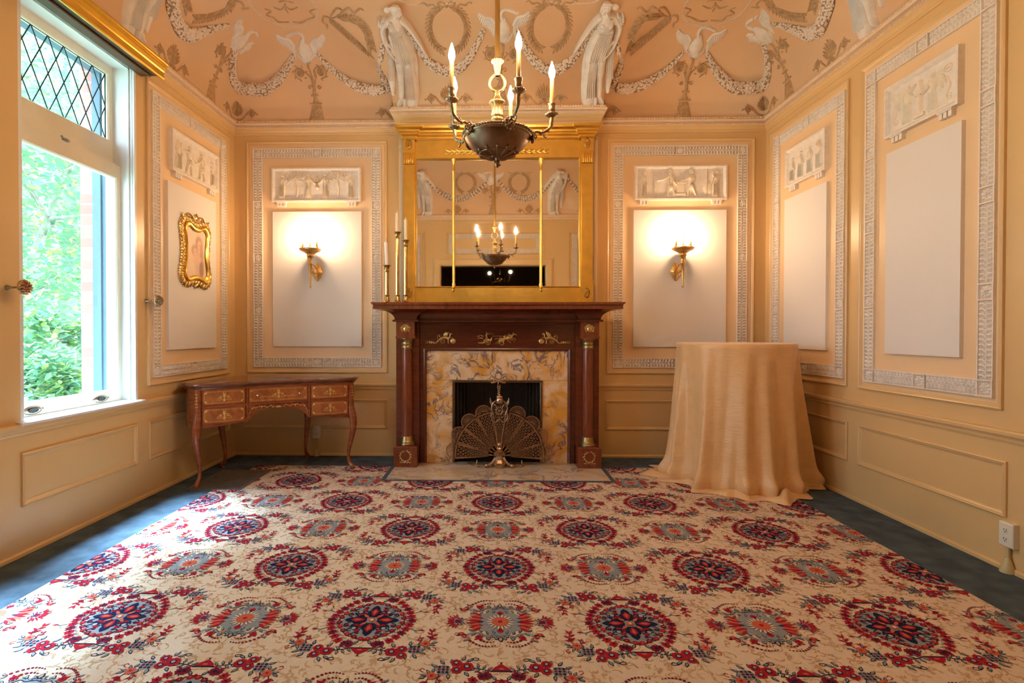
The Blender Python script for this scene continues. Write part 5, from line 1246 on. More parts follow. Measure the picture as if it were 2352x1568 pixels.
g = G(); g.lathe([(.0, .0125), (.070, .0125), (.070, .022), (.060, .030), (.056, .050), (.040, .075), (.028, .105), (.024, .130), (.030, .136), (.030, .146), (.022, .152), (.024, .168), (.018, .176), (.006, .180)], c, (0, 0, 1), 8, smooth=False, a0=PI/8, a1=2*PI+PI/8)
r = Rel(g, plane_map((.056, 4.378, 0), (1, 0, 0), (0, 0, 1), (0, -1, 0)))
for s_ in (-1, 1):
    for kk in range(5): g.ball((.056+s_*(.030+.010*kk), 4.415-.003*kk, .110-.016*kk), .006, 6, 4)
    g.tube(cr([(.056+s_*.035, 4.42, .09), (.056+s_*.065, 4.40, .05), (.056+s_*.100, 4.395, .028)], 5), [.010, .012, .014], 8); g.ball((.056+s_*.108, 4.395, .030), .018, 8, 6); g.ball((.056+s_*.118, 4.392, .022), .010, 8, 5)
    g.tube(cr([(.056+s_*.03, 4.39, .03), (.056+s_*.05, 4.385, .06), (.056+s_*.02, 4.39, .10)], 5), .004, 6)
for kk in (-1, 0, 1): g.box((.056+kk*.010-.0025, 4.400, .112), (.056+kk*.010+.0025, 4.407, .128))
g.lathe([(0, .180), (.014, .186), (.018, .198), (.014, .212), (0, .218)], c, (0, 0, 1), 14); build('base', g, 'brasss', t)
for s_ in (-1, 1):
    g = G(); g.tube([(.056+s_*.19, 4.462, .060), (.056+s_*.195, 4.455, .028), (.056+s_*.190, 4.430, .020)], .005, 6); g.ball((.056+s_*.185, 4.425, .0205), .010, 8, 5, (1.8, 1, .7)); build('foot', g, 'brasss', t)
g = G()
for s_ in (-1, 1):
    g.tube(cr([(.056+s_*.014, 4.432, .176), (.056+s_*.028, 4.432, .30), (.056+s_*.050, 4.432, .455)], 4), .0045, 8)
    g.tube(cr([(.056+s_*.050, 4.432, .455), (.056+s_*.066, 4.430, .50), (.056+s_*.058, 4.430, .545), (.056+s_*.028, 4.432, .575)], 5), [.007, .008, .007, .006], 8); g.ball((.056+s_*.054, 4.430, .460), .009, 8, 5, (1.3, 1, .6))
    g.tube(cr([(.056+s_*.066, 4.428, .47), (.056+s_*.068, 4.428, .42), (.056+s_*.035, 4.426, .392), (.056, 4.426, .42)], 5), [.004, .006, .006, .005], 6)
    for kk in range(4): g.tube(cr([(.056+s_*.06, 4.43, .52+kk*.012), (.056+s_*.080, 4.43, .56+kk*.01), (.056+s_*.074, 4.43, .585+kk*.004)], 3), [.003, .004, .001], 5)
g.lathe([(.030, .555), (.036, .570), (.030, .590), (.026, .596), (.030, .600), (.030, .612), (.014, .618), (.010, .630)], c, (0, 0, 1), 16)
r = Rel(g, plane_map((.056, 4.425, .49), (1, 0, 0), (0, 0, 1), (0, -1, 0))); r.ring(0, .0, .024, .026, .008, .008, 20, 5)
for i in range(12): a = i*PI/6; r.leaf(.024*cos(a), .026*sin(a), a+.8, .020, .008, .012)
r.ros(0, 0, .015, 7, .012)
for s_ in (-1, 1):
    r.leaf(s_*.02, .025, .9 if s_ > 0 else PI-.9, .04, .012, .010); r.st([(0, -.05), (s_*.02, -.06), (s_*.035, -.045)], .006, .008, 3, 4)
r.st([(0, -.06), (0, -.105)], [.012, .004], .010, 1, 5); build('urn_frame', g, 'brasss', t)
g = G(); pts1 = []; pts2 = []
for i in range(16): z = .628+i*.0052; a = i*.9; pts1.append((.050+.009*cos(a)*(1+.5*(i > 9)), 4.44+.005*sin(a), z)); pts2.append((.050-.009*cos(a)*(1+.5*(i > 9)), 4.44-.005*sin(a), z))
g.tube(pts1, .0045, 6); g.tube(pts2, .0045, 6)
r = Rel(g, plane_map((.046, 4.452, .775), (1, 0, 0), (0, 0, 1), (0, -1, 0)))
n = 24; g.tube([(.046+.030*cos(2*PI*i/n), 4.448, .785+.032*sin(2*PI*i/n)) for i in range(n)], .0065, 8, True)
for i in range(12): a = i*PI/6; r.leaf(.034*cos(a), .010+.036*sin(a), a+1, .014, .006, .006)
for s_ in (-1, 1):
    g.tube(cr([(.046+s_*.03, 4.448, .76), (.046+s_*.055, 4.448, .785), (.046+s_*.072, 4.448, .765), (.046+s_*.10, 4.448, .752)], 5), [.006, .006, .005, .002], 6)
    g.tube([(.046+s_*(.058+.014*cos(2*PI*i/12)), 4.448, .765+.014*sin(2*PI*i/12)) for i in range(12)], .0035, 6, True)
    g.tube(cr([(.046, 4.448, .745), (.046+s_*.03, 4.445, .728), (.046+s_*.055, 4.445, .725), (.046+s_*.065, 4.445, .735)], 4), [.006, .007, .005, .002], 6)
    for kk in range(3): r.leaf(s_*.02+s_*.012*kk, -.04, (.2 if s_ > 0 else PI-.2)-.5*s_*kk, .026, .008, .006)
g.tube([(.046, 4.448, .71), (.046, 4.448, .752)], .006, 6); build('ribbon_crest', g, 'brasss', t)

# ================================================================== GILT OVERMANTEL MIRROR
GX0, GX1, GZ0, GZ1 = -.664, .740, 1.553, 2.650
OX0, OX1 = -.780, .860; yf = 4.525; yb = 4.5925
t = thing('overmantel_mirror', 'large gilt overmantel mirror divided by two slim colonnettes', 'mirror', (.04, yb, 1.397))
g = G(); g.quad((GX0-.01, 4.548, GZ0-.01), (GX1+.01, 4.548, GZ0-.01), (GX1+.01, 4.548, GZ1+.01), (GX0-.01, 4.548, GZ1+.01)); build('mirror_glass', g, 'mirror', t)
g = G(); g.box((OX0, 4.53, 1.397), (GX0, yb, 2.84)); g.box((GX1, 4.53, 1.397), (OX1, yb, 2.84)); g.box((GX0, 4.53, 1.397), (GX1, yb, GZ0)); g.box((GX0, 4.53, GZ1), (GX1, yb, 2.84)); g.box((GX0, 4.552, GZ0), (GX1, yb, GZ1))
mf = plane_map((0, 4.53, 0), (1, 0, 0), (0, 0, 1), (0, -1, 0))
rect_ring(g, mf, GX0-.012, GZ0-.012, GX1+.012, GZ1+.012, [(0, 0), (0, .006), (.006, .008), (.012, .002), (.014, -.018)])
build('frame', g, 'gold', t)
for x0, x1 in ((OX0, GX0-.012), (GX1+.012, OX1)):
    xm = (x0+x1)/2; g = G(); g.box((x0+.008, 4.512, 1.60), (x1-.006, 4.53, 2.60)); g.box((x0, 4.505, 1.398), (x1, 4.53, 1.588)); g.box((x0, 4.500, 1.588), (x1+.002, 4.53, 1.600)); g.box((x0, 4.505, 2.715), (x1, 4.53, 2.84))
    p = build('pilaster', g, 'gold', t)
    g = G(); q = plane_map((xm, 4.512, 0), (1, 0, 0), (0, 0, 1), (0, -1, 0)); g.box((x0+.002, 4.500, 2.700), (x1, 4.53, 2.715)); g.box((x0+.008, 4.506, 2.605), (x1-.006, 4.53, 2.700)); r = Rel(g, lift(q, .006))
    for i in range(5): r.leaf(-.034+.017*i, 2.610, PI/2, .086, .016, .012); 
    for i in range(4): r.blob(-.026+.017*i, 2.692, .006, h=.010)
    g.cur = 0; build('capital', g, 'gold', p)
    for z in (1.492, 2.775):
        g = G(); q = plane_map((xm, 4.505, z), (1, 0, 0), (0, 0, 1), (0, -1, 0)); r = Rel(g, q); r.blob(0, 0, .026, .042, 0, .004, 20, 2); r.ring(0, 0, .027, .043, .006, .009, 26)
        for i in range(20): a = 2*PI*i/20; r.leaf(.007*cos(a), .012*sin(a), math.atan2(.038*sin(a), .024*cos(a)), .017+.014*abs(sin(a)), .006, .008)
        r.blob(0, 0, .006, .008, 0, .011); build('oval_rosette', g, 'goldd', p)
g = G(); pth = [(OX0, yb), (OX0, 4.505), (GX0+.0, 4.505), (GX0+.0, 4.53), (GX1, 4.53), (GX1, 4.505), (OX1, 4.505), (OX1, yb)]
sweep_open(g, pth, [(0, 2.812), (.006, 2.814), (.010, 2.822), (.004, 2.828), (.006, 2.842), (.022, 2.850), (.024, 2.868), (.030, 2.872), (.034, 2.888), (.052, 2.898), (.060, 2.900), (.064, 2.912), (.066, 2.922), (-.02, 2.924)]); 
g.quad((OX0, yb, 2.9235), (OX0, 4.52, 2.9235), (OX1, 4.52, 2.9235), (OX1, yb, 2.9235)); build('crown_moulding', g, 'gold', t)
for x in (-.342, .414):
    g = G(); g.lathe([(.0, 1.500), (.006, 1.508), (.011, 1.520), (.007, 1.530), (.014, 1.536), (.014, 1.548), (.010, 1.555), (.014, 1.566), (.012, 1.574), (.0095, 1.582), (.0105, 1.95), (.0105, 2.25), (.009, 2.535), (.012, 2.540), (.012, 2.552), (.008, 2.556), (.010, 2.60), (.017, 2.635), (.020, 2.646), (.020, 2.655), (.0, 2.657)], (x, 4.522, 0), (0, 0, 1), 16); build('colonnette', g, 'gold', t)
for s_ in (-1, 1):
    g = G(); r = Rel(g, mf, .035, 2.712)
    for i in range(9): x = .03+.045*i; r.leaf(s_*x, .0, (.35 if s_ > 0 else PI-.35), .06, .020, .012); r.leaf(s_*x, .0, (-.35 if s_ > 0 else PI+.35), .06, .020, .012); r.blob(s_*(x+.02), .022, .006, h=.010)
    build('laurel_spray', g, 'gold', t)

# ================================================================== CANDLESTICKS ON THE MANTEL
def stick(x, y, zt, ct, label, cl, lean, m):
    z0 = 1.3965; t = thing('candlestick', label, 'candlestick', (x, y, z0), 'brass candlesticks on the mantel')
    g = G(); fl = lambda a, z: 1
    g.lathe([(0, z0), (.052, z0), (.054, z0+.003), (.048, z0+.007), (.030, z0+.012), (.024, z0+.028), (.019, z0+.055), (.018, z0+.060), (.023, z0+.064), (.023, z0+.068), (.017, z0+.072)], (x, y, 0), (0, 0, 1), 24); build('foot', g, 'brass', t)
    g = G(); g.lathe([(.0165, z0+.070), (.0155, zt-.055)], (x, y, 0), (0, 0, 1), 8, smooth=False); build('shaft', g, 'brass', t)
    g = G(); g.lathe([(.016, zt-.058), (.021, zt-.055), (.021, zt-.050), (.017, zt-.047), (.019, zt-.030), (.026, zt-.006), (.034, zt-.003), (.034, zt), (.016, zt), (.015, zt-.01), (0, zt-.01)], (x, y, 0), (0, 0, 1), 24); build('socket', g, 'brass', t)
    g = G(); n = 7; L = ct-zt; g.tube([(x+lean*i/n*i/n, y, zt-.009+(L-.006)*i/n) for i in range(n+1)], [.0145, .0150, .0152, .0150, .0148], 14); g.tube([(x+lean, y, ct-.016), (x+lean, y, ct-.006), (x+lean+.001, y, ct+.010)], [.0148, .006, .002], 8); g.tube([(x+lean, y, ct+.006), (x+lean+.003, y, ct+.014)], .001, 5)
    single('candle', g, m, cl, 'candle', 'unlit candles on the mantel', (x, y, zt))
stick(-.893, 4.385, 1.716, 1.922, 'shortest brass candlestick, at the left end of the mantel', 'pale leaning candle in the shortest candlestick', -.008, 'candlep')
stick(-.808, 4.400, 1.998, 2.170, 'tallest brass candlestick, in the middle of the three', 'yellow candle in the tallest candlestick', 0, 'candle')
stick(-.733, 4.375, 1.925, 2.108, 'medium brass candlestick, standing against the mirror frame', 'pale yellow candle in the candlestick beside the mirror frame', 0, 'candlepy')
# ================================================================== CHANDELIER
CX, CY = .020, 2.55
t = thing('chandelier', 'bronze bowl chandelier with five lit candle bulbs hanging from a gilt rod', 'chandelier', (CX, CY, 2.1))
g = G(); g.lathe([(.0125, 2.455), (.0115, 3.72)], (CX, CY, 0), (0, 0, 1), 14); g.lathe([(.012, 3.40), (.030, 3.42), (.036, 3.44), (.030, 3.46), (.012, 3.48)], (CX, CY, 0), (0, 0, 1), 20); build('rod', g, 'brassr', t)
g = G(); g.lathe([(.012, 3.70), (.03, 3.715), (.05, 3.75), (.09, 3.785), (.10, 3.798)], (CX, CY, 0), (0, 0, 1), 24); build('ceiling_rose', g, 'brassr', t)
g = G(); g.lathe([(.010, 2.395), (.012, 2.405), (.016, 2.430), (.018, 2.452), (.030, 2.462), (.031, 2.470), (.022, 2.476), (.012, 2.478)], (CX, CY, 0), (0, 0, 1), 84, wob=lambda a, z: 1+.05*cos(12*a))
n = 36; g.tube([(CX+.037*cos(2*PI*i/n), CY, 2.362+.042*sin(2*PI*i/n)) for i in range(n)], .0068, 10, True); build('ring_link', g, 'brassl', t)
g = G(); g.lathe([(.008, 2.322), (.012, 2.318), (.013, 2.300), (.020, 2.285), (.036, 2.272), (.040, 2.264), (.034, 2.258), (.028, 2.250), (.026, 2.215), (.030, 2.206), (.032, 2.196), (.027, 2.192), (.031, 2.186), (.031, 2.176), (.026, 2.172), (.030, 2.150), (.034, 2.10), (.034, 2.07)], (CX, CY, 0), (0, 0, 1), 80, wob=lambda a, z: 1+(.05*cos(10*a) if 2.2 < z < 2.27 or z < 2.17 else 0)); build('stem', g, 'brassl', t)
g = G(); pr = [(.006, 1.998), (.03, 1.999), (.060, 2.006), (.095, 2.022), (.125, 2.046), (.148, 2.074), (.160, 2.092), (.162, 2.096)]
g.lathe(pr, (CX, CY, 0), (0, 0, 1), 48); g.lathe([(.158, 2.092), (.120, 2.052), (.06, 2.02), (0, 2.012)], (CX, CY, 0), (0, 0, 1), 32)
bw = build('bowl', g, 'bronze', t)
g = G(); g.lathe([(.161, 2.090), (.168, 2.094), (.169, 2.099), (.164, 2.102), (.168, 2.106), (.168, 2.112), (.158, 2.114), (.157, 2.092)], (CX, CY, 0), (0, 0, 1), 48)
for i in range(72): a = 2*PI*i/72; g.ball((CX+.168*cos(a), CY+.168*sin(a), 2.109), .0058, 6, 4)
build('beaded_rim', g, 'brassd', t)
g = G()
for i in range(12):
    a = 2*PI*i/12; D = Vector((cos(a), sin(a), 0)); P = []; N = []
    for r_, z in ((.02, 2.0), (.05, 2.0035), (.078, 2.013), (.098, 2.0235)): P.append(Vector((CX, CY, z-.001))+D*r_); N.append((Vector((0, 0, -1))+D*(r_*6)*.8).normalized())
    g.stroke3(P, N, [.010, .018, .022, .006], .005, 4); g.blob3(P[-1], N[-1], D, .010, .007, .006, 8)
for r_, z in ((.035, 1.999), (.085, 2.017)):
    g.tube([(CX+r_*cos(2*PI*i/40), CY+r_*sin(2*PI*i/40), z) for i in range(40)], .0035, 6, True)
build('acanthus_boss', g, 'bronze', bw)
g = G(); g.lathe([(0, 1.950), (.006, 1.954), (.011, 1.962), (.013, 1.974), (.009, 1.984), (.006, 1.987), (.012, 1.990), (.008, 1.994), (.022, 2.000)], (CX, CY, 0), (0, 0, 1), 16, wob=lambda a, z: 1+(.12*cos(6*a+z*400) if z < 1.985 else 0))
for i in range(7): a = i*.9; g.ball((CX+.012*cos(a), CY+.012*sin(a), 1.964+.003*i), .005, 6, 4)
build('pineapple_finial', g, 'bronze', t)
for k in range(5):
    a = math.radians(2+72*k); D = Vector((cos(a), sin(a), 0)); S = Vector((-sin(a), cos(a), 0)); O = Vector((CX, CY, 0)); Z = Vector((0, 0, 1)); q = lambda r_, z, s_=0: O+D*r_+Z*z+S*s_
    g = G(); g.ball(q(.172, 2.103), .024, 12, 8, (.55, 1, 1.15), Matrix.Rotation(a, 3, 'Z'))       # lion mask boss
    for i in range(12): b = i*PI/6; c_ = q(.172, 2.103+.026*sin(b), .024*cos(b)); g.ball(c_, .0075, 6, 4)
    g.ball(q(.187, 2.100), .008, 8, 5)
    for s_ in (-1, 1): g.ball(q(.184, 2.110, s_*.008), .004, 6, 4); g.ball(q(.181, 2.094, s_*.009), .006, 6, 4)
    build('lion_mask', g, 'bronze', t)
    g = G(); arm = cr([q(.165, 2.108), q(.190, 2.128), q(.212, 2.122), q(.236, 2.132), q(.258, 2.150), q(.262, 2.175), q(.265, 2.200)], 6); g.tube(arm, [.008, .007, .006, .0075, .008, .010, .009], 10)
    sp = [q(.236+.016*cos(b)*(1-.1*j), 2.112+.014*sin(b)) for j, b in enumerate([PI/2+.6*i for i in range(9)])]; g.tube(sp, [.004, .004, .0035, .002], 6)
    for i, (r_, z, dz) in enumerate(((.215, 2.126, .014), (.240, 2.140, -.016), (.262, 2.170, .010), (.205, 2.122, -.012), (.250, 2.148, .016))): g.tube([q(r_, z), q(r_+.006, z+dz*.7, .004), q(r_+.013, z+dz)], [.005, .004, .001], 5)
    am = build('arm', g, 'bronzel', t); c_ = q(.265, 0)
    g = G(); g.lathe([(.006, 2.190), (.012, 2.196), (.024, 2.203), (.030, 2.208), (.030, 2.213), (.014, 2.215), (.012, 2.221), (.0155, 2.224), (.0145, 2.240), (.0155, 2.252), (.018, 2.258), (.018, 2.262), (.008, 2.263)], tuple(c_), (0, 0, 1), 56, wob=lambda a, z: 1+(.05*cos(14*a) if 2.2 < z < 2.214 else 0)); build('candle_cup', g, 'brassd', am)
    g = G(); g.lathe([(.0098, 2.260), (.0098, 2.385), (0, 2.386)], tuple(c_), (0, 0, 1), 16); build('candle_sleeve', g, 'sleeve', am)
    g = G(); g.lathe([(.0070, 2.384), (.0120, 2.393), (.0150, 2.405), (.0148, 2.418), (.0110, 2.436), (.0055, 2.454), (.0015, 2.467), (0, 2.468)], tuple(c_), (0, 0, 1), 12); build('bulb', g, 'bulb', am)
# small brass chandelier in the hall, caught at the foot of the mirror
t = thing('hall_chandelier', 'small brass globe chandelier in the dark hall, seen only in the mirror', 'chandelier', (.15, -2.4, 2.5))
g = G(); g.tube([(.15, -2.4, 2.42), (.15, -2.4, 2.9)], .010, 8); g.ball((.15, -2.4, 2.30), .07, 12, 8)
for k in range(4): a = k*PI/2+.5; g.tube(cr([(.15, -2.4, 2.30), (.15+.2*cos(a), -2.4+.2*sin(a), 2.26), (.15+.26*cos(a), -2.4+.26*sin(a), 2.42)], 5), .008, 6)
b = build('brass_body', g, 'brass', t)
for k in (0, 2): a = k*PI/2+.5; g = G(); g.ball((.15+.26*cos(a), -2.4+.26*sin(a), 2.47), .035, 10, 7); build('globe', g, 'globe', t)

# ================================================================== KIDNEY WRITING DESK
P0 = Vector((-2.169, 3.790, 0)); E1 = Vector((.865, .503, 0)).normalized(); E2 = Vector((-E1.y, E1.x, 0)); LW = 1.126
def D(a, b, z): return P0+E1*a+E2*b+Vector((0, 0, z))
def fb(a):      # how far the front is drawn back at a: flat ends, hollow middle
    x = (a/LW-.5)*2; return .060*math.exp(-(x*1.9)**4)
t = thing('writing_desk', 'kidney shaped mahogany writing desk with inlaid drawers on cabriole legs', 'desk', tuple(D(.56, .3, 0)))
front = [(LW*i/24, fb(LW*i/24)) for i in range(25)]
side_r = [(1.172, .07), (1.200, .15), (1.195, .26), (1.135, .38), (1.03, .49), (.93, .555)]
back = [(.80, .590), (.56, .600), (.32, .585)]
side_l = [(.19, .550), (.09, .48), (-.015, .38), (-.075, .26), (-.080, .15), (-.050, .07)]
outl = [Vector((a, b, 0)) for a, b in front]+cr([(a, b, 0) for a, b in side_r], 3)+cr([(a, b, 0) for a, b in back], 3)+cr([(a, b, 0) for a, b in side_l], 3)
def off(poly, d):
    n = len(poly); out = []
    for i in range(n):
        T = (poly[(i+1) % n]-poly[i-1]).normalized(); out.append(poly[i]+Vector((T.y, -T.x, 0))*d)
    return out
def ringz(g, lst, cap=False):
    n = len(outl); vs = []
    for d, z in lst:
        for p in off(outl, d): vs.append(D(p.x, p.y, z))
    g.add(vs, [(k*n+i, k*n+(i+1) % n, (k+1)*n+(i+1) % n, (k+1)*n+i) for k in range(len(lst)-1) for i in range(n)], True)
    g.add(vs[-n:], [tuple(range(n))], False)
g = G(); ringz(g, [(.006, .728), (.012, .734), (.010, .740), (.020, .744), (.030, .750), (.034, .758), (.032, .766), (.024, .772), (.014, .775), (.0, .775)]); build('desk_top', g, 'desktop', t)
g = G()          # carcass: deep at the pedestals, arched over the kneehole
def zb(a, b):
    x = a
    if b > .45: return .600-.10*math.exp(-((a-.62)/.14)**2)*.6 if .25 < a < .95 else .50
    return .448
n = len(outl); o2 = off(outl, -.004); fr_n = 25
def zfront(a):
    if a < .33: return .440+.022*cos(a/.33*PI*1.0)*-1*.5+.010
    if a > .80: return .440+.022*cos((LW-a)/.33*PI)*-.5+.010
    x = (a-.33)/.47; e = abs(x-.5)*2
    return .548-.075*max(0, e-.62)/.38*1.25+(.010*cos(x*4*PI))*(e < .75)
vs = []; lo = []
for i, p in enumerate(o2):
    if i < fr_n: z = zfront(front[i][0])
    elif i < fr_n+len(side_r)*3-6: z = .445+.05*(p.y/.6)
    else: z = zb(p.x, p.y)
    lo.append(z)
vs = [D(p.x, p.y, .730) for p in o2]+[D(p.x, p.y, z) for p, z in zip(o2, lo)]
# inner faces too, so that the apron has thickness
o3 = off(outl, -.022); vs += [D(p.x, p.y, z) for p, z in zip(o3, lo)]+[D(p.x, p.y, .56) for p in o3]
g.add(vs, [(k*n+i, (k+1)*n+i, (k+1)*n+(i+1) % n, k*n+(i+1) % n) for k in range(3) for i in range(n)], False)
g.add([D(p.x, p.y, .562) for p in o3], [tuple(range(n))], False)
for (a0, a1) in ((.005, .325), (.805, 1.12)):   # pedestal boxes
    pl = [(a0, fb(a0)+.02), (a1, fb(a1)+.02), (a1, .40), (a0+.02 if a0 < .5 else a0, .40)]
    g.hexa([D(a, b, .465) for a, b in pl]+[D(a, b, .60) for a, b in pl])
build('carcass', g, 'desk', t)
def DM(u, v):    # front surface
    e = .004; b0, b1 = fb(u-e), fb(u+e); T = (E1*(2*e)+E2*(b1-b0)).normalized(); N = Vector((T.y, -T.x, 0)); return D(u, fb(u), v)+N*.004, N
def strip(g, u0, u1, v0, v1, h0, h1, k=8):
    for i in range(k):
        a, b = u0+(u1-u0)*i/k, u0+(u1-u0)*(i+1)/k; P = []
        for h in (h0, h1):
            for (u, v) in ((a, v0), (b, v0), (b, v1), (a, v1)): p, nn = DM(u, v); P.append(p+nn*h)
        g.hexa(P)
def inlay(r, W, H, big=1):
    w, h = W/2-.012, H/2-.012; L = .0008
    for s_ in (-1, 1):
        r.st([(-w+.012, s_*h), (w-.012, s_*h)], .0022, L, 8, 3); r.st([(s_*w, -h+.012), (s_*w, h-.012)], .0022, L, 1, 3)
        for q in (-1, 1):
            x, y = s_*(w-.004), q*(h-.004)
            for k in range(5): a = math.atan2(-q, -s_)+(k-2)*.62; r.leaf(x, y, a, .015, .0065, L*1.5)
            r.blob(x, y, .0035, h=L*1.6, seg=6)
    s_ = min(1, H/.10)
    r.st([(0, -.024*s_), (0, .022*s_)], [.012*s_, .006], L*1.5, 3, 3); r.ring(0, .020*s_, .006, .009*s_, .0028, L*1.5, 12)
    for q in (-1, 1):
        r.spiral(q*.026*s_, .0, .014*s_, PI, 1.4, .0036, L*1.5, -q, 16); r.ros(q*.026*s_, .0, .006*s_, 5, L*1.6)
        r.st([(q*.038*s_, -.006), (q*.05*s_, -.018*s_), (q*.034*s_, -.022*s_), (0, -.014*s_)], .003, L*1.4, 4, 3)
        for k in range(3): r.leaf(0, .004+.010*k*s_, PI/2-q*(.9-.2*k), .018*s_, .006, L*1.5)
    for k in range(3): r.leaf(0, -.018*s_, -PI/2+(k-1)*.6, .016*s_, .006, L*1.5)
DR = [(.030, .315, .612, .718), (.030, .315, .474, .584), (.345, .785, .606, .716), (.815, 1.100, .612, .718), (.815, 1.100, .474, .584)]
for i, (a, b, z0, z1) in enumerate(DR):
    g = G(); strip(g, a, b, z0, z1, -.002, .003); d = build('drawer', g, 'deskdr', t)
    g = G(); um, vm = (a+b)/2, (z0+z1)/2; r = Rel(g, lambda u, v: (DM(u, v)[0]+DM(u, v)[1]*.003, DM(u, v)[1]), um, vm); inlay(r, b-a, z1-z0)
    if i == 2:
        for q in (-1, 1): r.st([(q*.045, -.010), (q*.075, -.020), (q*.10, -.012), (q*.14, -.020)], .003, .001, 4, 3)
    build('inlay', g, 'inlay', d)
    if i == 2:
        for u in (.405, .725): p, nn = DM(u, .660); g = G(); g.lathe([(.004, .0), (.004, .010), (.009, .016), (.010, .022), (.006, .028), (0, .030)], tuple(p), tuple(nn), 14); build('knob', g, 'knob', d)
    else:
        g = G(); r = Rel(g, lambda u, v: (DM(u, v)[0]+DM(u, v)[1]*.003, DM(u, v)[1]), um, z1-.018); r.blob(0, 0, .003, h=.0015, seg=8); r.leaf(0, -.001, -PI/2, .008, .004, .0015); build('keyhole', g, 'slot', d)
g = G()     # rails and stiles between the drawers, cock beads
for (a, b, z0, z1) in ((.0, LW, .720, .730), (.02, .33, .588, .606), (.80, 1.11, .588, .606), (.325, .338, .46, .722), (.792, .806, .46, .722), (.34, .79, .588, .600)): strip(g, a, b, z0, z1, -.001, .0045)
for (a, b, z0, z1) in DR:
    for (p, q, r0, r1) in ((a-.003, b+.003, z0-.003, z0), (a-.003, b+.003, z1, z1+.003), (a-.003, a, z0, z1), (b, b+.003, z0, z1)): strip(g, p, q, r0, r1, 0, .0045, 6)
build('drawer_rails', g, 'desk', t)
g = G(); r = Rel(g, DM, .565, .566); L = .0012       # vine inlay along the arched apron
r.blob(0, -.006, .022, .008, 0, L, 14, 2)
for q in (-1, 1):
    r.st([(q*.03, -.004), (q*.06, .006), (q*.09, -.004), (q*.12, .006), (q*.16, .0), (q*.195, -.006), (q*.215, -.040), (q*.22, -.070)], .0030, L, 4, 3); r.blob(q*.125, .004, .010, .005, 0, L, 10)
    for k in range(8): r.leaf(q*(.04+.021*k), (.004 if k % 2 else -.002), (PI/2 if k % 2 else -PI/2)+.5*q, .012, .005, L)
    r.ros(q*.195, -.008, .008, 5, L); 
build('apron_inlay', g, 'inlay', t)
# cabriole legs
def leg(a, b, da, db, rail, nm, dark):
    """da, db: direction the knee and toe turn out"""
    g = G(); dv = (E1*da+E2*db).normalized(); base = D(a, b, 0); Z = Vector((0, 0, 1))
    prof = [(.728, .0, .026), (.60, .002, .026), (.52, .010, .029), (.46, .026, .032), (.40, .036, .031), (.34, .033, .026), (.26, .014, .021), (.18, -.010, .0165), (.12, -.020, .0140), (.07, -.012, .0135), (.045, .006, .016), (.030, .024, .019), (.018, .032, .019), (.012, .032, .016)]
    pts = [base+dv*o+Z*z for z, o, r_ in prof]; q = cr(pts, 3); rr = [p[2] for p in prof]
    g.tube(q, rr, 12, flat=1.0, upv=tuple(dv)); g.lathe([(.010, 0), (.013, .004), (.013, .016), (.010, .018)], tuple(base+dv*.012), (0, 0, 1), 12)
    l = build('leg', g, 'desk' if not dark else 'desk', t)
    if rail:
        g = G(); P = []; N = []
        m_ = lambda u, v: (base+dv*(lerpw([p[1] for p in prof[:6]][::-1], 0)*0)+Z*v+dv*(.0265)+Vector((-dv.y, dv.x, 0))*u, dv)
        r = Rel(g, m_, 0, 0)
        for k, z in enumerate((.695, .672, .648, .624, .600, .576)):
            for s_ in (-1, 1): r.leaf(0, z, PI/2+s_*1.9, .012, .005, .0014)
            r.blob(0, z, .0035, h=.0016, seg=6)
        r.st([(0, .700), (0, .56)], .003, .0012, 1, 3); r.blob(0, .540, .006, .014, 0, .0022, 10); build('inlay', g, 'inlay', l)
leg(.0, .018, -.45, -.9, True, '', 0); leg(LW, .018, .55, -.85, True, '', 0)
leg(.195, .545, -.5, .85, False, '', 1); leg(.870, .560, .5, .85, False, '', 1)

# ================================================================== DRAPED COCKTAIL TABLE
TX, TY, TR, TH = 1.888, 4.13, .420, 1.072
g = G(); nT = 300; rows = 64; rd = random.Random(9); ph = [rd.uniform(0, 6.28) for _ in range(8)]
folds = [(2*PI*(i+rd.uniform(-.3, .3))/13, rd.uniform(.07, .15), rd.uniform(.5, 1.15)) for i in range(13)]
def fold(a):
    s_ = 0
    for c_, w, h in folds:
        d = (a-c_+PI) % (2*PI)-PI; s_ += h*math.exp(-(d/w)**2)
    return s_
def prow(a, v):
    """v 0 rim .. 1 floor .. >1 puddle"""
    t_ = min(v, 1); F = fold(a); soft = .5+.5*sin(3*a+ph[0]+v*.8)
    r_ = TR+.006+.090*t_**1.4+(.165*F-.098)*t_**.85+.016*sin(7*a+ph[1]+2.2*t_)*t_+.008*sin(17*a+ph[2]+5*t_)*t_+.005*sin(31*a+3*t_)*t_
    bulge = math.exp(-((t_-.93)/.05)**2); r_ += .030*bulge*(.4+F)*(v <= 1)
    z = TH*(1-t_)
    if v > 1:
        q = v-1; pud = .040+.075*max(0, sin(a*1+ph[3]))**2
        front = math.exp(-(((a+1.38+PI) % (2*PI)-PI)/.35)**2); left = math.exp(-(((a-2.75+PI) % (2*PI)-PI)/.55)**2); lf = math.exp(-(((a+2.1+PI) % (2*PI)-PI)/.4)**2); fr = math.exp(-(((a+.75+PI) % (2*PI)-PI)/.22)**2)
        pud = .030+.105*front+.16*left+.055*lf+.05*fr
        r_ += pud*q*1.0; z = .004+(.036+.030*front+.02*fr)*math.sin(min(1, q*1.0)*PI)*(.5+.5*sin(9*a+ph[4]+2*q))+.008*(1-q)*abs(sin(14*a+ph[5]))+.012*(1-q)
        z = max(z, .0085 if q > .9 else .010)
    return r_, z
vs = []; vals = [-1]+[0]
V = [i/rows for i in range(rows+1)]+[1+i/14 for i in range(1, 15)]
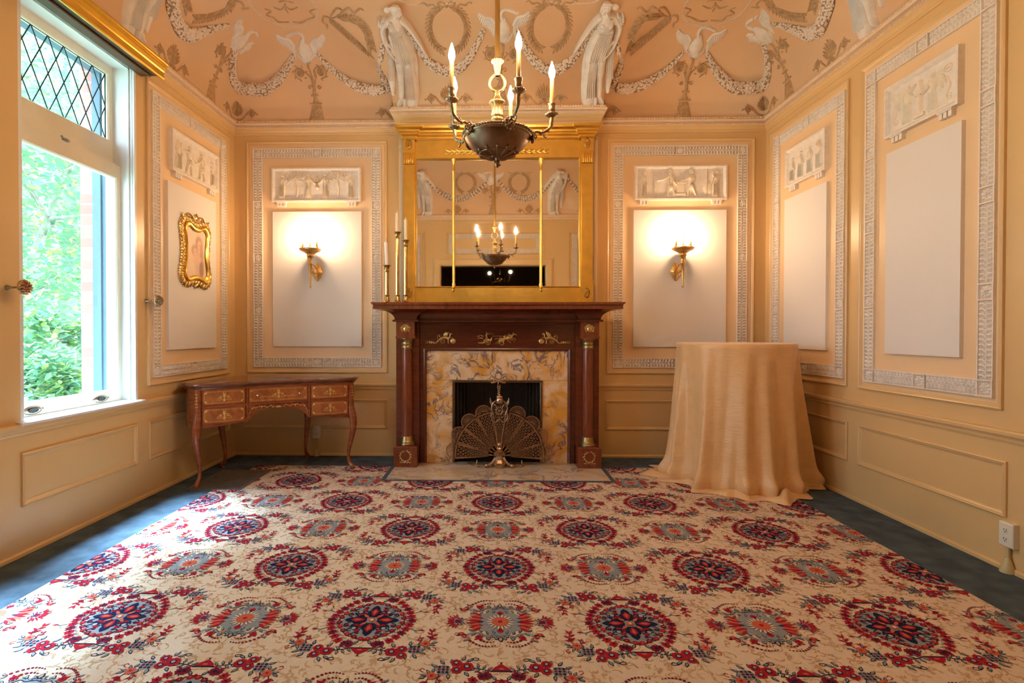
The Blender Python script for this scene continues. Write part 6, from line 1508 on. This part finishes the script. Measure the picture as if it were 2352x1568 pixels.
for v in V:
    for k in range(nT):
        a = 2*PI*k/nT; r_, z = prow(a, v); x = TX+r_*cos(a); y = TY+r_*sin(a)
        if v < .02: r_ = TR+.006*(v/.02); x = TX+r_*cos(a); y = TY+r_*sin(a); z = TH-.004+.004*(1-v/.02)
        x = min(x, XR-.022-.003*abs(sin(9*a))); y = min(y, YB-.02)
        vs.append((x, y, max(z, .0085)))
fs = [(i*nT+k, (i+1)*nT+k, (i+1)*nT+(k+1) % nT, i*nT+(k+1) % nT) for i in range(len(V)-1) for k in range(nT)]
g.add(vs, fs, True)
top = []; 
for q in (1.0, .985, .9, .6, .3): top.append([(TX+TR*q*cos(2*PI*k/nT), TY+TR*q*sin(2*PI*k/nT), TH-.0005*(q < 1)+.0012*(q < 1)) for k in range(nT)])
tv = [p for r_ in top for p in r_]; g.add(tv, [(i*nT+k, i*nT+(k+1) % nT, (i+1)*nT+(k+1) % nT, (i+1)*nT+k) for i in range(4) for k in range(nT)]+[tuple(range(4*nT, 5*nT))], True)
o = single('tablecloth', g, 'satin', 'crinkled gold satin cloth draped to the floor over a tall round table', 'tablecloth', None, (TX, TY, 0))

# ================================================================== FLOOR REGISTER
g = G(); x0, x1, y0, y1 = -2.235, -1.832, 3.742, 4.262; zt = .0125
g.box((x0, y0, .0005), (x1, y0+.028, zt)); g.box((x0, y1-.028, .0005), (x1, y1, zt)); g.box((x0, y0+.028, .0005), (x0+.028, y1-.028, zt)); g.box((x1-.028, y0+.028, .0005), (x1, y1-.028, zt))
nx, ny = 15, 20; px, py = (x1-x0-.056)/nx, (y1-y0-.056)/ny
for i in range(nx+1): x = x0+.028+i*px; g.box((x-.004, y0+.028, .004), (x+.004, y1-.028, zt-.002))
for j in range(ny+1): y = y0+.028+j*py; g.box((x0+.028, y-.0045, .004), (x1-.028, y+.0045, zt-.0015))
for i in range(nx):
    for j in range(ny): g.ball((x0+.028+(i+.5)*px, y0+.028+(j+.5)*py, .0075), .0058, 6, 3, (1, 1, .4))
g.cur = 1; g.box((x0+.01, y0+.01, .0002), (x1-.01, y1-.01, .0070)); single('floor_register', g, ['iron', 'slot'], 'pierced iron heating register in the floor under the desk', 'floor grille', None, (-2.03, 4.0, 0))
# ================================================================== PATTERNED CARPET
RM = ['cream', 'r_red', 'r_navy', 'r_grey', 'r_coral', 'r_tan', 'r_wine', 'r_pale']
CI = dict(cream=0, red=1, navy=2, grey=3, coral=4, tan=5, wine=6, pale=7)
ZR = .0062
class Flat:
    def __init__(s): s.v = []; s.f = []; s.m = []
    def poly(s, pts, c, lay=0):
        o = len(s.v); z = ZR+.00048*lay+(len(s.f) % 31)*5e-6; s.v += [(x, y, z) for x, y in pts]; s.f.append(tuple(range(o, o+len(pts)))); s.m.append(CI[c])
    def disc(s, x, y, r, c, lay=0, n=8, ry=None, a0=0):
        ry = ry or r; s.poly([(x+r*cos(a0+2*PI*i/n), y+ry*sin(a0+2*PI*i/n)) for i in range(n)], c, lay)
    def leaf(s, x, y, a, L, W, c, lay=0):
        u, v = (cos(a), sin(a)), (-sin(a), cos(a)); P = lambda p, q: (x+u[0]*p+v[0]*q, y+u[1]*p+v[1]*q)
        s.poly([P(0, 0), P(L*.35, -W/2), P(L*.7, -W*.35), P(L, 0), P(L*.7, W*.35), P(L*.35, W/2)], c, lay)
    def oleaf(s, x, y, a, L, W, c, e, lay=0):      # outlined leaf
        s.leaf(x, y, a, L, W, e, lay); s.leaf(x+cos(a)*L*.16, y+sin(a)*L*.16, a, L*.68, W*.58, c, lay+1)
    def line(s, pts, w, c, lay=0, n=3):
        q = cr([(x, y, 0) for x, y in pts], n)
        for i in range(len(q)-1):
            A, B = q[i], q[i+1]; T = (B-A); 
            if T.length < 1e-6: continue
            T.normalize(); S = Vector((-T.y, T.x, 0))*(w/2); s.poly([(A-S)[:2], (B-S)[:2], (B+S)[:2], (A+S)[:2]], c, lay)
    def flower(s, x, y, r, c, ce, lay=0, n=7, e=None):
        for i in range(n):
            a = 2*PI*i/n; s.disc(x+r*.62*cos(a), y+r*.62*sin(a), r*.40, c, lay, 6)
        s.disc(x, y, r*.62, c, lay, 8)
        if e: s.disc(x, y, r*.48, e, lay+1, 8)
        s.disc(x, y, r*.30, ce, lay+2, 6)
    def sym(s, base, sx=True, sy=True):
        """mirror everything added since base"""
        v0, f0 = base; vs, fs, ms = s.v[v0:], s.f[f0:], s.m[f0:]
        for ax, ay, dz in ((-1, 1, .0001), (1, -1, .0002), (-1, -1, .0003)):
            if (ax < 0 and not sx) or (ay < 0 and not sy): continue
            o = len(s.v)-v0; s.v += [(x*ax, y*ay, z+dz) for x, y, z in vs]; s.f += [tuple(i+o for i in (f[::-1] if ax*ay < 0 else f)) for f in fs]; s.m += ms
    def mark(s): return (len(s.v), len(s.f))
def medallion():
    F = Flat(); rd = random.Random(21)
    F.disc(0, 0, .112, 'grey', 0, 20, .116)
    for i in range(4):
        a = i*PI/2; F.disc(.048*cos(a), .048*sin(a), .030, 'navy', 1, 9); F.disc(.044*cos(a+PI/4), .044*sin(a+PI/4), .022, 'navy', 1, 8); F.leaf(.060*cos(a), .060*sin(a), a, .045, .036, 'navy', 1)
        F.disc(.074*cos(a+PI/4), .074*sin(a+PI/4), .015, 'navy', 1, 7); F.disc(.078*cos(a+PI/4), .078*sin(a+PI/4), .009, 'pale', 2, 6)
        for d in (-.42, .42): F.leaf(.062*cos(a+d), .062*sin(a+d), a+d*2.2, .034, .012, 'navy', 1); F.disc(.092*cos(a+d), .092*sin(a+d), .008, 'wine', 2, 6)
    F.disc(0, 0, .014, 'coral', 4, 8); F.disc(0, 0, .007, 'cream', 5, 6)
    b = F.mark()
    F.leaf(.080, .0, PI, .056, .030, 'red', 3); F.leaf(.072, 0, PI, .036, .014, 'coral', 4); F.leaf(.0, .080, -PI/2, .056, .030, 'red', 3); F.leaf(0, .072, -PI/2, .036, .014, 'coral', 4)
    F.leaf(.014, .014, PI/4, .036, .014, 'coral', 3); F.disc(.034, .044, .012, 'wine', 3, 6, .008); F.disc(.050, .036, .010, 'red', 4, 6, .006); F.disc(.040, .070, .011, 'red', 3, 6, .007)
    F.line([(.08, .02), (.096, .030), (.090, .046), (.080, .040)], .0045, 'navy', 2); F.line([(.03, .09), (.045, .084), (.056, .092), (.050, .102)], .0045, 'navy', 2); F.line([(.062, .055), (.076, .060), (.074, .074), (.064, .072)], .0045, 'navy', 2)
    # inner ring of blossoms
    for a, r_, c in ((8, .120, 'wine'), (22, .117, 'red'), (38, .114, 'wine'), (54, .116, 'red'), (70, .116, 'wine'), (84, .122, 'red')):
        a = math.radians(a); F.disc(r_*cos(a), r_*sin(a), .0115, c, 2, 7); F.disc(r_*cos(a), r_*sin(a), .004, 'coral', 3, 5); F.leaf(r_*cos(a), r_*sin(a), a+1.2, .020, .006, 'navy', 1); F.leaf(r_*cos(a), r_*sin(a), a-1.4, .020, .006, 'navy', 1)
    # outer crown of blossoms
    for a, r_, c in ((0, .152, 'wine'), (11, .148, 'red'), (22, .148, 'red'), (33, .149, 'wine'), (44, .152, 'red'), (55, .158, 'red'), (67, .160, 'wine')):
        a = math.radians(a); x, y = r_*cos(a), r_*sin(a)
        F.flower(x, y, .0155, c, 'navy', 1, 6); F.leaf(x, y, a+.5, .022, .009, c, 0); F.leaf(x, y, a-.5, .022, .009, c, 0); F.leaf(x*.93, y*.93, a+2.2, .020, .007, 'grey', 0); F.line([(x*.86, y*.86), (x*.94, y*.92)], .003, 'navy', 0)
    F.oleaf(.016, .130, 1.0, .030, .013, 'grey', 'navy', 0); F.disc(0, .128, .008, 'wine', 2, 6); F.oleaf(.135, .012, .4, .026, .010, 'grey', 'navy', 0)
    F.flower(.050, .152, .020, 'wine', 'navy', 1, 7); F.leaf(.050, .152, 1.9, .032, .012, 'red', 0); F.leaf(.050, .152, .6, .036, .013, 'wine', 0)
    F.line([(.158, .055), (.178, .066), (.192, .060)], .003, 'navy', 0); F.leaf(.172, .062, 1.2, .020, .008, 'grey', 0); F.leaf(.188, .060, .2, .022, .009, 'red', 1)
    # cap above
    F.poly([(0, .178), (.032, .178), (.026, .190), (.010, .204), (0, .212)], 'red', 1); F.poly([(0, .172), (.036, .172), (.034, .178), (0, .178)], 'navy', 1); F.disc(.0, .186, .010, 'coral', 2, 6, .005); F.disc(0, .216, .004, 'navy', 1, 6)
    # quadrant spray
    F.line([(.030, .172), (.055, .182), (.090, .190)], .0035, 'navy', 0)
    for x, y, a in ((.045, .178, 2.3), (.060, .184, 2.0), (.076, .188, 1.6), (.050, .178, -.9), (.068, .184, -.7), (.084, .188, -.5)): F.oleaf(x, y, a, .026, .011, 'grey', 'navy', 0)
    F.flower(.112, .195, .0230, 'red', 'pale', 2, 8, 'navy'); F.flower(.148, .213, .0190, 'red', 'pale', 2, 8, 'navy'); F.flower(.145, .178, .0190, 'red', 'pale', 2, 8, 'navy')
    for x, y, a in ((.160, .205, 1.4), (.170, .160, -1.6), (.185, .205, .9), (.205, .190, .5), (.130, .225, 2.0), (.115, .222, 2.6), (.120, .170, -2.2), (.200, .160, -1.2), (.178, .190, 0)): F.oleaf(x, y, a, .030, .014, 'grey', 'navy', 0)
    F.disc(.188, .178, .026, 'grey', 0, 8)
    for i in range(-1, 2):
        for j in range(-1, 2): F.disc(.188+i*.013, .178+j*.013, .0055, 'navy' if (i+j) % 2 == 0 else 'wine', 2, 6)
    F.flower(.222, .146, .0180, 'coral', 'red', 2, 7)
    for x, y, a in ((.222, .146, .2), (.222, .146, 1.0), (.230, .150, -.5), (.215, .140, -2.2), (.225, .150, 1.8)): F.oleaf(x+.012*cos(a), y+.012*sin(a), a, .026, .012, 'grey', 'navy', 0)
    F.line([(.232, .135), (.240, .105), (.236, .070)], .0035, 'wine', 0)
    for x, y, a in ((.236, .120, -.4), (.240, .110, -2.6), (.240, .098, -.6), (.239, .092, -2.4), (.238, .074, -1.2), (.236, .074, -2.0)): F.leaf(x, y, a, .026, .010, 'red', 1)
    F.disc(.238, .108, .010, 'wine', 1, 6); F.line([(.195, .150), (.205, .130), (.200, .115)], .003, 'wine', 0); F.leaf(.203, .130, -2.6, .020, .008, 'red', 1); F.leaf(.200, .120, -.9, .020, .008, 'red', 1); F.leaf(.202, .118, -1.9, .018, .008, 'red', 1)
    F.line([(.110, .225), (.095, .240), (.075, .240), (.080, .228), (.092, .232)], .003, 'navy', 0); F.line([(.25, .165), (.262, .172), (.258, .184), (.248, .178)], .003, 'red', 0)
    F.sym(b); return F
def light_medallion():
    F = Flat(); F.disc(0, 0, .092, 'grey', 0, 18, .076); F.disc(0, 0, .056, 'grey', 0, 14, .108)
    for i in range(18): a = 2*PI*i/18; F.leaf(.020*cos(a), .020*sin(a), a, .038, .011, 'navy', 1); F.leaf(.022*cos(a), .022*sin(a), a, .034, .0085, 'cream', 2)
    F.disc(0, 0, .032, 'coral', 3, 12); F.disc(0, 0, .009, 'red', 4, 6)
    b = F.mark()
    for k in range(5): F.leaf(.070, .004+k*.008, .10+.16*k, .062-.004*k, .013, 'red' if k % 2 == 0 else 'coral', 2)
    F.leaf(.060, .0, 0, .03, .008, 'navy', 2); F.leaf(.06, .022, .3, .05, .010, 'wine', 1)
    for k in range(3): F.leaf(.0, .052, PI/2-.45*k, .026-.004*k, .009, 'red', 2)
    F.disc(0, .052, .007, 'wine', 3, 6)
    F.line([(.0, .100), (.028, .092), (.050, .098), (.070, .082), (.095, .074), (.118, .082), (.112, .094)], .0060, 'grey', 1, 4); F.line([(.0, .095), (.028, .087), (.050, .093), (.070, .077), (.095, .069)], .0022, 'navy', 2, 4)
    for x, y, a in ((.020, .094, 1.9), (.036, .096, 1.2), (.050, .098, 1.9), (.062, .088, .9), (.076, .080, 1.6), (.090, .074, .8), (.044, .084, -1.2), (.066, .070, -1.0), (.100, .066, -.8), (.020, .080, -1.2)): F.oleaf(x, y, a, .024, .011, 'grey', 'navy', 1)
    F.oleaf(0, .098, PI/2, .032, .020, 'tan', 'navy', 2); F.oleaf(.006, .100, .8, .024, .010, 'grey', 'navy', 1); F.oleaf(.010, .094, .3, .024, .010, 'grey', 'navy', 1)
    F.flower(.078, .102, .014, 'red', 'wine', 2, 6); F.leaf(.078, .102, 2.0, .024, .010, 'red', 1); F.leaf(.078, .102, .8, .024, .009, 'red', 1)
    F.disc(.142, .082, .013, 'red', 2, 7, .010); F.disc(.142, .082, .006, 'coral', 3, 6); F.leaf(.142, .082, .6, .022, .010, 'navy', 1); F.leaf(.135, .082, 2.6, .018, .009, 'navy', 1)
    # side sprig
    F.disc(.158, 0, .022, 'grey', 0, 8, .028); F.disc(.16, 0, .012, 'wine', 1, 6)
    for k in range(6): a = -.3+.34*k; F.leaf(.160+.012*cos(a), .012*sin(a)+.002*k, a, .030, .008, 'red', 2); 
    for x, y in ((.150, .010), (.165, .008), (.158, .020), (.145, .020)): F.disc(x, y, .0045, 'wine', 2, 6)
    F.line([(.128, .02), (.15, .0)], .0025, 'navy', 1); F.leaf(.19, .016, .4, .016, .006, 'red', 1); F.leaf(.185, .026, .9, .014, .006, 'red', 1)
    # beaded crescents
    for r0, r1, y0, y1, n in ((.020, .108, .150, .118, 9), (.025, .070, .128, .116, 5)):
        for i in range(n):
            t = i/(n-1); x = r0+(r1-r0)*t; y = y0+(y1-y0)*t+(.020 if n == 9 else .008)*sin(PI*t*.9); F.disc(x, y, .0032+.0028*t, 'wine', 1, 6)
    for x, y, a in ((.112, .118, 0), (.110, .116, -1.2), (.120, .112, .9)): F.oleaf(x, y, a, .020, .010, 'grey', 'navy', 0)
    F.disc(.116, .116, .005, 'coral', 3, 6); F.leaf(.124, .108, -.6, .022, .008, 'red', 1); F.leaf(.122, .104, -1.2, .018, .008, 'red', 1)
    F.sym(b); return F
def ground():
    F = Flat(); rd = random.Random(5); W, H = .51, .485
    for i in range(260):
        x, y = rd.uniform(0, W), rd.uniform(0, H); a = rd.uniform(0, 2*PI); d = rd.choice((-1, 1)); L = rd.uniform(.014, .026)
        pts = [(x, y)]; 
        for k in range(4): x += L*.5*cos(a); y += L*.5*sin(a); a += d*rd.uniform(.3, 1.0); pts.append((x, y))
        F.line(pts, .0040, 'tan', 0, 1)
        if rd.random() < .8: F.leaf(pts[2][0], pts[2][1], a+d*1.2, .018, .009, 'tan', 0)
    for s_ in (-1, 1):
        for k in range(7):
            for q in (-1, 1): F.line([(W/2+s_*(.015+k*.024), H/2), (W/2+s_*(.035+k*.024), H/2+q*.016), (W/2+s_*(.055+k*.024), H/2+q*.022)], .003, 'tan', 0, 2)
    return F
md, lm, gd = medallion(), light_medallion(), ground()
X0, X1, Y0, Y1 = -2.03, 2.10, .345, 4.45
import bmesh
allv, allf, allm = [], [], []
def put(F, x, y, s_=1.0, dz=.0005):
    if x < X0-.35 or x > X1+.35 or y < Y0-.35 or y > Y1+.35: return
    o = len(allv); allv.extend((x+a*s_, y+b*s_, z+dz) for a, b, z in F.v); allf.extend(tuple(i+o for i in f) for f in F.f); allm.extend(F.m)
for i in range(-6, 7):
    for j in range(-3, 9): put(gd, .03+.51*i-.255, 3.51-.485*j-.2425, 1.0, 0)
for j in range(-3, 9):
    for i in range(-5, 6):
        x = .03+1.02*i+(.51 if j % 2 else 0); y = 3.51-.485*j; put(md, x, y, 1.05); put(lm, x+.51, y, 1.05)
bm = bmesh.new(); me = bpy.data.meshes.new('tmp'); me.from_pydata(allv, [], allf); me.polygons.foreach_set('material_index', allm); bm.from_mesh(me)
for co, no in (((X0+.002, 0, 0), (-1, 0, 0)), ((X1-.002, 0, 0), (1, 0, 0)), ((0, Y0+.002, 0), (0, -1, 0)), ((0, Y1-.002, 0), (0, 1, 0))):
    bmesh.ops.bisect_plane(bm, geom=bm.verts[:]+bm.edges[:]+bm.faces[:], plane_co=co, plane_no=no, clear_outer=True)
hx0, hx1, hy = -.868, .944, 4.004
bmesh.ops.delete(bm, geom=[f for f in bm.faces if hx0 < f.calc_center_median().x < hx1 and f.calc_center_median().y > hy], context='FACES')
o = len(bm.verts); BP = [(X0, Y0), (X1, Y0), (X1, Y1), (hx1, Y1), (hx1, hy), (hx0, hy), (hx0, Y1), (X0, Y1)]
tv = [bm.verts.new((x, y, ZR-.0003)) for x, y in BP]; bv = [bm.verts.new((x, y, .0003)) for x, y in BP]
f = bm.faces.new(tv); f.material_index = 0
for i in range(8): q = bm.faces.new((bv[i], bv[(i+1) % 8], tv[(i+1) % 8], tv[i])); q.material_index = 0
bm.normal_update(); m2 = bpy.data.meshes.new('patterned_carpet'); bm.to_mesh(m2); bm.free()
for k in RM: m2.materials.append(M[k])
ob = bpy.data.objects.new('patterned_carpet', m2); C.objects.link(ob); tag(ob, 'large cream carpet with red and navy flower medallions laid over the blue carpet', 'carpet')
# ================================================================== LIGHT
sc = bpy.context.scene
w = bpy.data.worlds.new('sky'); sc.world = w; w.use_nodes = True
b = w.node_tree.nodes['Background']; b.inputs['Color'].default_value = (.62, .83, 1.0, 1); b.inputs['Strength'].default_value = SKY
for a, c_ in WIN:      # window portals guide the daylight sampling
    L = bpy.data.lights.new('window_portal', 'AREA'); L.shape = 'RECTANGLE'; L.size = c_-a; L.size_y = ZW1-ZW0; L.cycles.is_portal = True
    o = bpy.data.objects.new('window_portal', L); C.objects.link(o); o.location = (XL-.28, (a+c_)/2, (ZW0+ZW1)/2); o.rotation_euler = (0, -PI/2, 0); o.rotation_euler = Vector((1, 0, 0)).to_track_quat('-Z', 'Y').to_euler()
L = bpy.data.lights.new('overcast_sky_glow', 'SUN'); L.energy = 38; L.angle = math.radians(28); L.color = (.42, .72, 1)
o = bpy.data.objects.new('overcast_sky_glow', L); C.objects.link(o); o.rotation_euler = Vector((.32, -.03, -1.05)).to_track_quat('-Z', 'Y').to_euler(); o.location = (-6, 0, 8)
cam = bpy.data.cameras.new('camera'); co = bpy.data.objects.new('camera', cam); C.objects.link(co); sc.camera = co
cam.sensor_width = 36; cam.lens = FPX/2352*36; cam.shift_x = (1176-PCX)/2352; cam.shift_y = -(784-PCY)/2352; cam.clip_start = .02
R4 = (CR @ Matrix.Rotation(PI/2, 3, 'X')).to_4x4(); co.matrix_world = Matrix.Translation(CAM) @ R4
sc.view_settings.view_transform = 'Standard'; sc.view_settings.look = 'None'; sc.view_settings.exposure = EXPO; sc.view_settings.gamma = 1; sc.view_settings.use_curve_mapping = False
sc.cycles.use_adaptive_sampling = True; sc.cycles.adaptive_threshold = .08; sc.cycles.adaptive_min_samples = 16; sc.cycles.max_bounces = 7; sc.cycles.diffuse_bounces = 4; sc.cycles.glossy_bounces = 4; sc.cycles.transparent_max_bounces = 12; sc.cycles.sample_clamp_indirect = 6; sc.cycles.use_denoising = True
sc.cycles.caustics_reflective = False; sc.cycles.caustics_refractive = False
for o in list(bpy.data.objects):
    if '_w' in o: del o['_w']
